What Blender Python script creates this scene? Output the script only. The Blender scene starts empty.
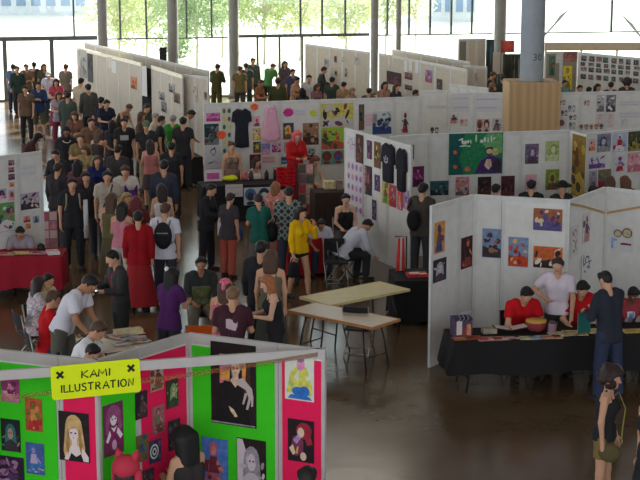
import bpy, math, random
import numpy as np
from mathutils import Vector, Matrix
C = bpy.context.scene.collection
PI = math.pi
R = math.radians
rnd = random.Random(7)
# ------------------------------------------------------------------ camera model (640 x 480)
F, PITCH, CAMH = 1550.0, R(11.3), 6.4
CAM = Vector((0, 0, CAMH))
_fw = Vector((0, math.cos(PITCH), -math.sin(PITCH)))
_up = Vector((0, math.sin(PITCH), math.cos(PITCH)))
def ray(px, py):
    return (Vector((1, 0, 0)) * ((px - 320) / F) + _up * ((240 - py) / F) + _fw)
def P(px, py, z=0.0):                       # the point at height z seen at a pixel
    d = ray(px, py)
    return CAM + d * ((z - CAMH) / d.z)
def PD(px, py, Y):                          # the point at distance Y seen at a pixel
    d = ray(px, py)
    return CAM + d * (Y / d.y)
def lin(c):
    def f(v):
        v /= 255.0
        return v / 12.92 if v <= 0.04045 else ((v + 0.055) / 1.055) ** 2.4
    return (f(c[0]), f(c[1]), f(c[2]), 1)
# ------------------------------------------------------------------ materials
_mats = {}
def mat(col, rough=0.8, metal=0.0, var=0.06, scale=6.0):
    key = (tuple(col), rough, metal, var, scale)
    if key in _mats: return _mats[key]
    m = bpy.data.materials.new('surface_%d_%d_%d' % tuple(int(v) for v in col))
    m.use_nodes = True
    nt = m.node_tree; b = nt.nodes['Principled BSDF']
    b.inputs['Roughness'].default_value = rough
    b.inputs['Metallic'].default_value = metal
    b.inputs['Specular IOR Level'].default_value = 0.25
    c = lin(col)
    m.diffuse_color = c
    if var:
        tc = nt.nodes.new('ShaderNodeTexCoord')
        n = nt.nodes.new('ShaderNodeTexNoise'); n.inputs['Scale'].default_value = scale; n.inputs['Detail'].default_value = 3
        nt.links.new(tc.outputs['Object'], n.inputs['Vector'])
        r = nt.nodes.new('ShaderNodeValToRGB')
        r.color_ramp.elements[0].position = 0.3; r.color_ramp.elements[1].position = 0.7
        r.color_ramp.elements[0].color = [v * (1 - var) for v in c[:3]] + [1]
        r.color_ramp.elements[1].color = [min(1, v * (1 + var)) for v in c[:3]] + [1]
        nt.links.new(n.outputs['Fac'], r.inputs['Fac'])
        nt.links.new(r.outputs['Color'], b.inputs['Base Color'])
    else:
        b.inputs['Base Color'].default_value = c
    _mats[key] = m
    return m
def _mathn(nt, op, a, b=None):
    n = nt.nodes.new('ShaderNodeMath'); n.operation = op
    for i, v in enumerate((a, b)):
        if v is None: continue
        if isinstance(v, (int, float)): n.inputs[i].default_value = v
        else: nt.links.new(v, n.inputs[i])
    return n.outputs[0]
def mat_print(c1, c2, z0, z1, hw, front=True, c3=None):
    """cloth of colour c1 with a printed patch of colour c2 (c3 blotches) on the chest or the back"""
    m = bpy.data.materials.new('printed_cloth'); m.use_nodes = True
    nt = m.node_tree; b = nt.nodes['Principled BSDF']; b.inputs['Roughness'].default_value = .85
    tc = nt.nodes.new('ShaderNodeTexCoord'); sp = nt.nodes.new('ShaderNodeSeparateXYZ')
    nt.links.new(tc.outputs['Object'], sp.inputs[0])
    X, Y, Z = sp.outputs
    f = _mathn(nt, 'LESS_THAN', _mathn(nt, 'ABSOLUTE', X), hw)
    f = _mathn(nt, 'MULTIPLY', f, _mathn(nt, 'GREATER_THAN', Z, z0))
    f = _mathn(nt, 'MULTIPLY', f, _mathn(nt, 'LESS_THAN', Z, z1))
    f = _mathn(nt, 'MULTIPLY', f, _mathn(nt, 'LESS_THAN' if front else 'GREATER_THAN', Y, 0.0))
    ns = nt.nodes.new('ShaderNodeTexNoise'); ns.inputs['Scale'].default_value = 9
    nt.links.new(tc.outputs['Object'], ns.inputs['Vector'])
    mx0 = nt.nodes.new('ShaderNodeMix'); mx0.data_type = 'RGBA'
    mx0.inputs[6].default_value = lin(c2); mx0.inputs[7].default_value = lin(c3 or c2)
    nt.links.new(_mathn(nt, 'GREATER_THAN', ns.outputs['Fac'], .5), mx0.inputs[0])
    mx = nt.nodes.new('ShaderNodeMix'); mx.data_type = 'RGBA'
    mx.inputs[6].default_value = lin(c1)
    nt.links.new(mx0.outputs[2], mx.inputs[7]); nt.links.new(f, mx.inputs[0])
    nt.links.new(mx.outputs[2], b.inputs['Base Color'])
    return m
def mat_pattern(kind, cols, scale):
    m = bpy.data.materials.new(kind + '_cloth'); m.use_nodes = True
    nt = m.node_tree; b = nt.nodes['Principled BSDF']; b.inputs['Roughness'].default_value = .85
    tc = nt.nodes.new('ShaderNodeTexCoord')
    if kind == 'plaid':
        w1 = nt.nodes.new('ShaderNodeTexWave'); w1.bands_direction = 'X'; w1.inputs['Scale'].default_value = scale
        w2 = nt.nodes.new('ShaderNodeTexWave'); w2.bands_direction = 'Z'; w2.inputs['Scale'].default_value = scale
        for w in (w1, w2): nt.links.new(tc.outputs['Object'], w.inputs['Vector'])
        fac = _mathn(nt, 'MULTIPLY', _mathn(nt, 'ADD', w1.outputs['Fac'], w2.outputs['Fac']), .5)
    else:
        v = nt.nodes.new('ShaderNodeTexNoise'); v.inputs['Scale'].default_value = scale
        nt.links.new(tc.outputs['Object'], v.inputs['Vector']); fac = v.outputs['Fac']
    r = nt.nodes.new('ShaderNodeValToRGB'); r.color_ramp.interpolation = 'CONSTANT'
    lo, hi = (.1, .9) if kind == 'plaid' else (.36, .64)
    els = r.color_ramp.elements
    for i, c in enumerate(cols):
        p = 0 if i == 0 else lo + (hi - lo) * i / len(cols)
        e = els[i] if i < 2 else els.new(p)
        e.position = p; e.color = lin(c)
    nt.links.new(fac, r.inputs['Fac']); nt.links.new(r.outputs['Color'], b.inputs['Base Color'])
    return m
# ------------------------------------------------------------------ object helpers
def tag(o, label=None, cat=None, group=None, kind=None):
    if label: o['label'] = label
    if cat: o['category'] = cat
    if group: o['group'] = group
    if kind: o['kind'] = kind
    return o
def thing(name, label, cat, loc=(0, 0, 0), rz=0, group=None, kind=None):
    o = bpy.data.objects.new(name, None); C.objects.link(o)
    o.location = loc; o.rotation_euler = (0, 0, rz); o.empty_display_size = .1
    return tag(o, label, cat, group, kind)
def link(name, me, parent=None, loc=(0, 0, 0), rz=0):
    o = bpy.data.objects.new(name, me); C.objects.link(o)
    o.location = loc; o.rotation_euler = (0, 0, rz)
    if parent is not None: o.parent = parent
    return o
def copy_tree(o, parent=None):
    c = o.copy(); C.objects.link(c)
    if parent is not None: c.parent = parent
    for ch in list(o.children): copy_tree(ch, c)
    return c
class MB:
    """collects shapes, builds them as ONE mesh object"""
    def __init__(s): s.v = []; s.f = []; s.mi = []; s.sm = []
    def add(s, vs, fs, m=0, smooth=False, M=None):
        o = len(s.v)
        s.v += [tuple(M @ Vector(v)) if M is not None else tuple(v) for v in vs]
        s.f += [tuple(i + o for i in f) for f in fs]
        s.mi += [m] * len(fs); s.sm += [smooth] * len(fs)
        return s
    def box(s, c, d, m=0, M=None):
        x, y, z = c; a, b, h = d[0] / 2, d[1] / 2, d[2] / 2
        vs = [(x + i * a, y + j * b, z + k * h) for k in (-1, 1) for j in (-1, 1) for i in (-1, 1)]
        return s.add(vs, [(0, 2, 3, 1), (4, 5, 7, 6), (0, 1, 5, 4), (2, 6, 7, 3), (1, 3, 7, 5), (0, 4, 6, 2)], m, False, M)
    def tube(s, pts, r, n=8, m=0, caps=True, M=None):
        pts = [Vector(p) for p in pts]
        rs = r if isinstance(r, (list, tuple)) else [r] * len(pts)
        vs = []; fs = []; prev = None
        for i, p in enumerate(pts):
            t = (pts[min(i + 1, len(pts) - 1)] - pts[max(i - 1, 0)]).normalized()
            a = Vector((0, 0, 1)) if abs(t.z) < .9 else Vector((1, 0, 0))
            if prev is not None: a = prev
            u = (a - t * a.dot(t)).normalized(); w = t.cross(u); prev = u
            for k in range(n):
                an = 2 * PI * k / n
                vs.append(p + (u * math.cos(an) + w * math.sin(an)) * rs[i])
        for i in range(len(pts) - 1):
            for k in range(n):
                fs.append((i * n + k, i * n + (k + 1) % n, (i + 1) * n + (k + 1) % n, (i + 1) * n + k))
        if caps:
            fs.append(tuple(reversed(range(n)))); fs.append(tuple((len(pts) - 1) * n + k for k in range(n)))
        return s.add(vs, fs, m, True, M)
    def lathe(s, prof, c=(0, 0, 0), n=24, m=0):
        vs = [(c[0] + r * math.cos(2 * PI * k / n), c[1] + r * math.sin(2 * PI * k / n), c[2] + z) for r, z in prof for k in range(n)]
        fs = [(i * n + k, i * n + (k + 1) % n, (i + 1) * n + (k + 1) % n, (i + 1) * n + k) for i in range(len(prof) - 1) for k in range(n)]
        fs += [tuple(reversed(range(n))), tuple((len(prof) - 1) * n + k for k in range(n))]
        return s.add(vs, fs, m, True)
    def prism(s, pts, y0, y1, m=0, M=None):        # outline in x,z pushed along y (pts counter-clockwise seen from -y)
        n = len(pts)
        vs = [(x, y0, z) for x, z in pts] + [(x, y1, z) for x, z in pts]
        fs = [tuple(range(n)), tuple(reversed(range(n, 2 * n)))] + [(i, i + n, (i + 1) % n + n, (i + 1) % n) for i in range(n)]
        return s.add(vs, fs, m, False, M)
    def ball(s, c, r, n=10, m=0, M=None):
        rr = r if isinstance(r, (list, tuple)) else (r, r, r)
        vs = []; k2 = n // 2 + 1
        for i in range(k2 + 1):
            th = PI * i / k2
            for k in range(n):
                ph = 2 * PI * k / n
                vs.append((c[0] + rr[0] * math.sin(th) * math.cos(ph), c[1] + rr[1] * math.sin(th) * math.sin(ph), c[2] - rr[2] * math.cos(th)))
        fs = [(i * n + k, i * n + (k + 1) % n, (i + 1) * n + (k + 1) % n, (i + 1) * n + k) for i in range(k2) for k in range(n)]
        return s.add(vs, fs, m, True, M)
    def mesh(s, name, mats):
        me = bpy.data.meshes.new(name)
        me.from_pydata(s.v, [], s.f)
        for m in (mats if isinstance(mats, (list, tuple)) else [mats]): me.materials.append(m)
        me.polygons.foreach_set('material_index', s.mi)
        me.polygons.foreach_set('use_smooth', s.sm)
        me.update()
        return me
    def build(s, name, mats, parent=None, loc=(0, 0, 0), rz=0):
        return link(name, s.mesh(name, mats), parent, loc, rz)
def text_mesh(body, size, mats, extrude=.002, align='CENTER', shear=0.0, spacing=1.0, offset=0.0):
    cu = bpy.data.curves.new('lettering', 'FONT')
    cu.body = body; cu.size = size; cu.align_x = align; cu.align_y = 'CENTER'; cu.extrude = extrude
    cu.shear = shear; cu.space_character = spacing; cu.offset = offset
    o = bpy.data.objects.new('lettering', cu); C.objects.link(o)
    bpy.context.view_layer.update()
    dg = bpy.context.evaluated_depsgraph_get()
    me = bpy.data.meshes.new_from_object(o.evaluated_get(dg))
    bpy.data.objects.remove(o)
    me.materials.clear(); me.materials.append(mats)
    me.transform(Matrix.Rotation(PI / 2, 4, 'X'))       # stands upright, reads from -y
    return me
# ------------------------------------------------------------------ the hall
WHITE = mat((214, 211, 207), .6)
RAIL = mat((205, 203, 200), .45)
DARKMETAL = mat((104, 112, 112), .5, .0)
def struct(o): o['kind'] = 'structure'; return o
# floor: polished concrete
fm = bpy.data.materials.new('polished_concrete'); fm.use_nodes = True
nt = fm.node_tree; b = nt.nodes['Principled BSDF']
tc = nt.nodes.new('ShaderNodeTexCoord')
n1 = nt.nodes.new('ShaderNodeTexNoise'); n1.inputs['Scale'].default_value = .55; n1.inputs['Detail'].default_value = 7; n1.inputs['Roughness'].default_value = .65
nt.links.new(tc.outputs['Object'], n1.inputs['Vector'])
rp = nt.nodes.new('ShaderNodeValToRGB')
rp.color_ramp.elements[0].position = .32; rp.color_ramp.elements[0].color = lin((86, 67, 48))
rp.color_ramp.elements[1].position = .7; rp.color_ramp.elements[1].color = lin((107, 86, 63))
nt.links.new(n1.outputs['Fac'], rp.inputs['Fac']); nt.links.new(rp.outputs['Color'], b.inputs['Base Color'])
n2 = nt.nodes.new('ShaderNodeTexNoise'); n2.inputs['Scale'].default_value = 1.3; n2.inputs['Detail'].default_value = 4
nt.links.new(tc.outputs['Object'], n2.inputs['Vector'])
mr = nt.nodes.new('ShaderNodeMapRange'); mr.inputs[3].default_value = .10; mr.inputs[4].default_value = .24
nt.links.new(n2.outputs['Fac'], mr.inputs[0]); nt.links.new(mr.outputs[0], b.inputs['Roughness'])
b.inputs['Specular IOR Level'].default_value = .32
bp = nt.nodes.new('ShaderNodeBump'); bp.inputs['Strength'].default_value = .07; bp.inputs['Distance'].default_value = .02
n3 = nt.nodes.new('ShaderNodeTexNoise'); n3.inputs['Scale'].default_value = 5; n3.inputs['Detail'].default_value = 3
nt.links.new(tc.outputs['Object'], n3.inputs['Vector']); nt.links.new(n3.outputs['Fac'], bp.inputs['Height'])
nt.links.new(bp.outputs['Normal'], b.inputs['Normal'])
# glass wall line
WA = R(12); W0 = Vector((-12.2, 59.0, 0)); WU = Vector((math.cos(WA), math.sin(WA), 0)); WN = Vector((math.sin(WA), -math.cos(WA), 0))
def wall_s(px):                               # distance along the glass wall at an image column
    d = ray(px, 60)
    t = (W0 - CAM).dot(WN) / d.dot(WN)
    return ((CAM + d * t) - W0).dot(WU)
def wallpt(s, off=0, z=0): return W0 + WU * s + WN * off + Vector((0, 0, z))
def quadslab(pts, z0, z1):
    m = MB(); n = len(pts)
    vs = [(p[0], p[1], z0) for p in pts] + [(p[0], p[1], z1) for p in pts]
    return m.add(vs, [tuple(reversed(range(n))), tuple(range(n, 2 * n))] + [(i, (i + 1) % n, (i + 1) % n + n, i + n) for i in range(n)])
wl, wr = wallpt(-22), wallpt(54)
HALL = [(-34, -6), (42, -6), (wr.x, wr.y), (wl.x, wl.y)]
struct(quadslab(HALL, -.3, 0).build('floor', fm))
struct(quadslab([(42, -6), (42.3, -6), (wr.x + .3, wr.y), (wr.x, wr.y)], 0, 11).build('shade_wall_right', mat((150, 146, 140), .9)))  # unseen wall, added to cut the light from the right
struct(quadslab(HALL, 11.0, 11.3).build('ceiling', mat((150, 150, 148), .9)))
OUT = mat((205, 203, 196), .9)
o = struct(quadslab([(-400, wl.y - 200), (wl.x - 300, wl.y - 100), (wl.x, wl.y), (wr.x, wr.y), (wr.x + 300, wr.y), (500, 700), (-400, 700)], -.3, -.02).build('ground', OUT))
# glazing
glass = bpy.data.materials.new('clear_pane'); glass.use_nodes = True
nt = glass.node_tree; nt.nodes.clear()
out = nt.nodes.new('ShaderNodeOutputMaterial'); tr = nt.nodes.new('ShaderNodeBsdfTransparent'); gl = nt.nodes.new('ShaderNodeBsdfGlossy')
gl.inputs['Roughness'].default_value = .02; tr.inputs['Color'].default_value = (.93, .97, .95, 1)
mx = nt.nodes.new('ShaderNodeMixShader'); mx.inputs[0].default_value = .06
nt.links.new(tr.outputs[0], mx.inputs[1]); nt.links.new(gl.outputs[0], mx.inputs[2]); nt.links.new(mx.outputs[0], out.inputs[0])
TRANS = 2.28
def bar(m, s0, s1, z0, z1, th=.12, off=0, mi=0):
    c = wallpt((s0 + s1) / 2, off, (z0 + z1) / 2)
    m.box((0, 0, 0), (abs(s1 - s0), th, z1 - z0), mi, Matrix.Translation(c) @ Matrix.Rotation(WA, 4, 'Z'))
bays = [  # left px, right px, mullion px list, transom thickness, door posts px
    (-260, 98, [75], .16, [5, 52, -60, -140]),
    (108, 167, [121, 147], .05, []),
    (178, 228, [187, 212], .05, []),
    (238, 369, [300.5, 322, 345], .12, [257.5, 279.5, 302]),
    (376, 394, [387], .05, []),
    (399, 492, [408.5, 429.5, 450.5, 471], .05, []),
    (503, 700, [610], .05, [])]
for i, (a, b_, mul, tt, posts) in enumerate(bays):
    s0, s1 = wall_s(a), wall_s(b_)
    m = MB()
    bar(m, s0, s1, TRANS, TRANS + tt); bar(m, s0, s1, 0, .06); bar(m, s0, s1, 10.8, 11.0); bar(m, s0, s1, 6.4, 6.5, .1)
    for p in mul:
        s = wall_s(p); bar(m, s - .035, s + .035, TRANS + tt, 10.8, .1)
    o = struct(m.build('window_%d' % (i + 1), DARKMETAL))
    g = MB(); bar(g, s0, s1, TRANS + tt, 10.8, .012)
    if not posts: bar(g, s0, s1, .06, TRANS, .012)
    g.build('glass_pane', glass, o)
    if posts:
        d = MB()
        for p in posts:
            s = wall_s(p); w = .16 if i == 0 else .075
            bar(d, s - w / 2, s + w / 2, .06, TRANS, .14)
        dd = struct(d.build('door_%d' % (i + 1), DARKMETAL))
        if i == 3:
            g = MB()
            e = [s0] + [wall_s(p) for p in posts] + [s1]
            for k in range(len(e) - 1): bar(g, e[k] + .06, e[k + 1] - .06, .08, TRANS - .02, .012)
            g.build('glass_pane', glass, dd)
PILL = mat((150, 148, 144), .7)
for (a, b_, nm) in ((98, 108, 1), (167, 178, 2), (228, 238, 3), (369, 376.5, 4), (394, 399, 5), (491.5, 503, 6)):
    s = wall_s((a + b_) / 2); w = wall_s(b_) - wall_s(a)
    p = wallpt(s, .28)
    m = MB(); m.lathe([(w * .62, 0), (w * .62, .12), (w * .5, .14), (w * .5, 10.9), (w * .58, 11.0)], (p.x, p.y, 0), 20)
    struct(m.build('trim_%d' % nm, PILL))
# the pale pillar in its plywood casing
pp = P(531, 130, 0); base = PD(531, 100, 38.9); cx, cy = base.x, base.y
m = MB(); m.lathe([(.30, 0), (.30, 10.9), (.36, 11)], (cx, cy, 0), 32)
o = tag(struct(m.build('pillar', mat((186, 196, 206), .5))), 'pale blue-grey round pillar rising out of the plywood casing', 'pillar')
ink = mat((96, 100, 108), .7)
tm = text_mesh('30', .24, ink, .004, spacing=1.1)
q = link('lettering', tm, o); q.location = (cx + .1, cy - .31, 3.30)
# bend the lettering round the pillar
for v in tm.vertices:
    a = (v.co.x + .1) / .3
    rr = .302 - v.co.y
    v.co.x, v.co.y = rr * math.sin(a) - .1, .31 - rr * math.cos(a)
rz_box = R(1); w = 1.27
ply = bpy.data.materials.new('plywood'); ply.use_nodes = True
nt = ply.node_tree; b = nt.nodes['Principled BSDF']; b.inputs['Roughness'].default_value = .7
tc = nt.nodes.new('ShaderNodeTexCoord'); wv = nt.nodes.new('ShaderNodeTexWave'); wv.bands_direction = 'X'
wv.inputs['Scale'].default_value = 1.6; wv.inputs['Distortion'].default_value = 6; wv.inputs['Detail'].default_value = 3
mp = nt.nodes.new('ShaderNodeMapping'); mp.inputs['Scale'].default_value = (1, 1, .12)
nt.links.new(tc.outputs['Object'], mp.inputs[0]); nt.links.new(mp.outputs[0], wv.inputs['Vector'])
rp = nt.nodes.new('ShaderNodeValToRGB'); rp.color_ramp.elements[0].color = lin((176, 142, 102)); rp.color_ramp.elements[1].color = lin((192, 158, 116))
nt.links.new(wv.outputs['Fac'], rp.inputs['Fac']); nt.links.new(rp.outputs['Color'], b.inputs['Base Color'])
zt = 2.7
root = thing('column_casing', 'tan plywood casing boxed around the foot of the pale pillar', 'casing', (cx, cy, 0), rz_box)
for k in range(4):
    m = MB(); m.box((0, -w / 2 + .012, zt / 2), (w - (.048 if k % 2 else 0), .024, zt), 0, Matrix.Rotation(k * PI / 2, 4, 'Z'))
    m.build('side_board', ply, root)
m = MB()
for (x, y, a, b2) in ((0, -w / 4 - .08, w - .05, w / 2 - .21), (0, w / 4 + .08, w - .05, w / 2 - .21)): m.box((x, y, zt - .012), (a, b2, .02))
for x in (-1, 1): m.box((x * (w / 4 + .08), 0, zt - .012), (w / 2 - .21, .6, .02))
m.build('top_board', ply, root)
# ------------------------------------------------------------------ outdoors
def leafmat(c):
    m = bpy.data.materials.new('leaf'); m.use_nodes = True; nt = m.node_tree; nt.nodes.clear()
    o = nt.nodes.new('ShaderNodeOutputMaterial'); d = nt.nodes.new('ShaderNodeBsdfDiffuse'); t = nt.nodes.new('ShaderNodeBsdfTranslucent'); x = nt.nodes.new('ShaderNodeMixShader')
    d.inputs[0].default_value = lin(c); t.inputs[0].default_value = lin([min(255, v * 1.1) for v in c]); x.inputs[0].default_value = .5
    nt.links.new(d.outputs[0], x.inputs[1]); nt.links.new(t.outputs[0], x.inputs[2]); nt.links.new(x.outputs[0], o.inputs[0])
    return m
LEAF = [leafmat((168, 180, 134)), leafmat((190, 196, 154)), leafmat((146, 164, 126))]
BARK = mat((186, 178, 160), .9)
def tree(px, Y, zc, rx, rzz, n, mi, label, seed):
    r = random.Random(seed)
    p = PD(px, 40, Y); root = thing('tree', label, 'tree', (p.x, p.y, -.02), 0, 'trees outside the glass wall')
    t = MB(); t.tube([(0, 0, 0), (.06, .02, zc * .5), (-.03, .05, zc), (.05, 0, zc + rzz * .6)], [.06, .05, .04, .02], 8)
    for k in range(5):
        a = r.uniform(0, 6.28); t.tube([(0, .03, zc * .5 + k * .2), (math.cos(a) * rx * .35, math.sin(a) * rx * .35, zc * .7 + k * .25), (math.cos(a) * rx * .7, math.sin(a) * rx * .7, zc + k * .2)], [.06, .04, .015], 6)
    t.build('trunk', BARK, root)
    l = MB(); cl = []
    for k in range(int(n / 26)):
        while True:
            q = Vector((r.uniform(-1, 1), r.uniform(-1, 1), r.uniform(-1, 1)))
            if q.length < 1: break
        cl.append(Vector((q.x * rx, q.y * rx, zc + q.z * rzz)))
    for k in range(n):
        c = r.choice(cl) + Vector((r.gauss(0, .24), r.gauss(0, .24), r.gauss(0, .2)))
        if c.z < .15: continue
        u = Vector((r.gauss(0, 1), r.gauss(0, 1), r.gauss(0, 1))).normalized(); v = u.orthogonal().normalized()
        s = r.uniform(.06, .14)
        l.add([c - u * s, c + v * s * .5, c + u * s, c - v * s * .5], [(0, 1, 2, 3)])
    l.build('crown', LEAF[mi], root)
tree(118, 72, 2.9, 1.5, 1.7, 2600, 1, 'pale green tree seen just right of the left-hand pillar', 1)
tree(146, 76, 3.0, 1.9, 2.0, 3200, 0, 'leafy tree seen in the bay above the long beige wall', 2)
tree(196, 70, 3.3, 1.9, 1.7, 3400, 2, 'darker bushy tree filling the top of the bay left of the third pillar', 3)
tree(222, 80, 3.1, 1.5, 1.8, 2400, 1, 'pale loose tree behind the third pillar from the left', 4)
tree(264, 76, 3.4, 1.7, 1.7, 3200, 0, 'leafy green tree above the glass doors', 5)
tree(300, 78, 3.2, 1.9, 2.0, 3200, 1, 'light green tree outside, right of the glass doors', 6)
tree(345, 70, 3.3, 1.4, 1.5, 2600, 1, 'yellowish tree outside, left of the slim grey pillar', 7)
tree(385, 76, 3.4, 1.3, 1.5, 1900, 0, 'small tree glimpsed between the two slim pillars', 8)
tree(415, 84, 3.5, 1.2, 1.5, 1600, 1, 'thin sunlit tree outside, right of the two slim pillars', 9)
tree(176, 78, .9, .8, 1.0, 900, 2, 'low dark bush outside behind the second pillar', 10)
# pale buildings far across the forecourt
BLD = mat((196, 200, 206), .8); BW = mat((120, 142, 168), .3)
def building(pxs, Y, h, label, wins):
    a, b2 = PD(pxs[0], 10, Y), PD(pxs[1], 10, Y); w = b2.x - a.x
    root = thing('building', label, 'building', ((a.x + b2.x) / 2, Y + 4, -.02))
    m = MB(); m.box((0, 0, h / 2), (w, 8, h)); m.build('wall', BLD, root)
    for k in range(wins):
        m = MB(); m.box((-w / 2 + (k + .5) * w / wins, -4.02, 1.75), (w / wins * .62, .08, 2.1)); m.build('window', BW, root)
    m = MB(); m.box((0, 0, h + .1), (w + .4, 8.4, .2)); m.build('roof', BLD, root)
building((-90, 88), 121, 7, 'pale building with blue-grey windows across the forecourt at far left', 12)
building((432, 476), 112, 6, 'pale building with blue windows across the forecourt, seen right of the slim pillars', 4)
# sapling stakes leaning outside at right
for (x0, y0, x1, y1, lb) in ((555, 24, 567, 11, 'dark leaning stake outside the glass, just right of the pale pillar'), (640, 36, 623, 16, 'dark leaning stake outside the glass at the far right')):
    a, b2 = PD(x0, y0, 76), PD(x1, y1, 76)
    d = (a - b2); k = (a.z + .02) / max(.1, -d.normalized().z) if d.z < 0 else 0
    foot = a + d.normalized() * k
    m = MB(); m.tube([foot - a, (0, 0, 0), (b2 - a) * .5 + Vector((0, 0, .05)), b2 - a], [.03, .05, .08, .03], 8)
    tag(m.build('stake', mat((112, 118, 112), .8), None, a), lb, 'stake')
# ------------------------------------------------------------------ light, sky, camera
w = bpy.data.worlds.new('sky'); bpy.context.scene.world = w; w.use_nodes = True
bg = w.node_tree.nodes['Background']; bg.inputs[0].default_value = (.88, .95, 1, 1); bg.inputs[1].default_value = 2.25
sun = bpy.data.lights.new('sun', 'SUN'); sun.energy = 14.0; sun.angle = R(.6); sun.color = (1, .95, .86)
so = bpy.data.objects.new('sun', sun); C.objects.link(so)
so.rotation_euler = Vector((-.28, -.72, -.62)).to_track_quat('-Z', 'Y').to_euler()
def add_fill(x, y, sx, sy, e, col=(1, .93, .82)):  # unseen area lights, added as ambient fill for the hall
    l = bpy.data.lights.new('fill_light', 'AREA'); l.shape = 'RECTANGLE'; l.size = sx; l.size_y = sy; l.energy = e; l.color = col
    o = bpy.data.objects.new('fill_light', l); C.objects.link(o); o.location = (x, y, 10.7)
    return o
for x in (-9, 1, 11):
    for y, e_ in ((8, 30), (20, 40), (32, 120), (44, 170)): add_fill(x, y, 3.0, 3.0, e_)
cam = bpy.data.cameras.new('camera'); co = bpy.data.objects.new('camera', cam); C.objects.link(co)
cam.sensor_width = 36; cam.lens = F / 640 * 36; cam.clip_end = 1500
co.location = CAM; co.rotation_euler = (PI / 2 - PITCH, 0, 0)
S = bpy.context.scene; S.camera = co
S.view_settings.view_transform = 'Standard'; S.view_settings.look = 'None'; S.view_settings.gamma = 1; S.view_settings.exposure = 0.12
S.view_settings.use_curve_mapping = False
S.cycles.use_denoising = True
S.cycles.max_bounces = 6; S.cycles.transparent_max_bounces = 12
# ------------------------------------------------------------------ display panels and posters
PH = 2.45
class Wall:
    def __init__(s, a, b, z=PH):
        s.a = P(a[0], a[1], z); s.b = P(b[0], b[1], z); s.a.z = s.b.z = 0; s.h = z
        s.u = (s.b - s.a).normalized(); s.L = (s.b - s.a).length
        n = Vector((s.u.y, -s.u.x, 0))
        s.n = n                                  # towards the viewer when a is left of b
        s.rz = math.atan2(s.u.y, s.u.x)
    def hit(s, px, py, off=.03):
        d = ray(px, py); o = s.a + s.n * off
        t = (o - CAM).dot(s.n) / d.dot(s.n)
        q = CAM + d * t
        return (q - s.a).dot(s.u), q.z
    def pt(s, u, z, off=0): return s.a + s.u * u + s.n * off + Vector((0, 0, z))
def ordinal(i): return ['first', 'second', 'third', 'fourth', 'fifth', 'sixth', 'seventh', 'eighth', 'ninth', 'tenth', 'eleventh', 'twelfth', 'thirteenth', 'fourteenth'][i]
def panels(wl, cuts, what, group, color=None, sheets=None, z0=0.0, rail=.075, post=.05, railmat=None, toprail=None):
    """panel units along a wall; cuts = seam positions in metres; sheets = coloured paper pinned on each"""
    n = len(cuts) - 1
    for i in range(n):
        w = cuts[i + 1] - cuts[i] - .006
        lab = what[i] if isinstance(what, list) else (what + (', %s from the left' % ordinal(i) if n > 1 else ''))
        c = wl.pt((cuts[i] + cuts[i + 1]) / 2, 0)
        root = thing('exhibition_screen', lab, 'display panel', c, wl.rz, group)
        h = wl.h; rm = railmat or RAIL
        m = MB(); m.box((0, .02, (z0 + .06 + h - rail) / 2), (w - post * 2, .03, h - rail - z0 - .06)); m.build('board', color or WHITE, root)
        m = MB(); m.box((0, .02, h - rail / 2), (w, .046, rail)); m.build('top_rail', toprail or rm, root)
        m = MB(); m.box((0, .02, z0 + .03), (w - post * 2, .04, .06)); m.build('bottom_rail', rm, root)
        for sx in (-1, 1):
            m = MB(); m.box((sx * (w / 2 - post / 2), .02, (h - rail) / 2), (post, .042, h - rail)); m.build('post', rm, root)
        if sheets and sheets[i]:
            m = MB(); m.box((0, .002, (z0 + .1 + h - rail - .02) / 2), (w - post * 2 - .012, .004, h - rail - z0 - .12))
            s = m.build('paper_sheet', sheets[i][0], root); s['label'] = sheets[i][1]
def even(wl, n): return [wl.L * i / n for i in range(n + 1)]
def atpx(wl, pxs):
    r = []
    for p in pxs:
        d = ray(p, 150); t = (wl.a - CAM).dot(wl.n) / d.dot(wl.n); r.append((CAM + d * t - wl.a).dot(wl.u))
    return [0] + r + [wl.L]
flat = lambda c: mat(c, .7, 0, .04 if min(c) > 150 else .26, 16)
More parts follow.
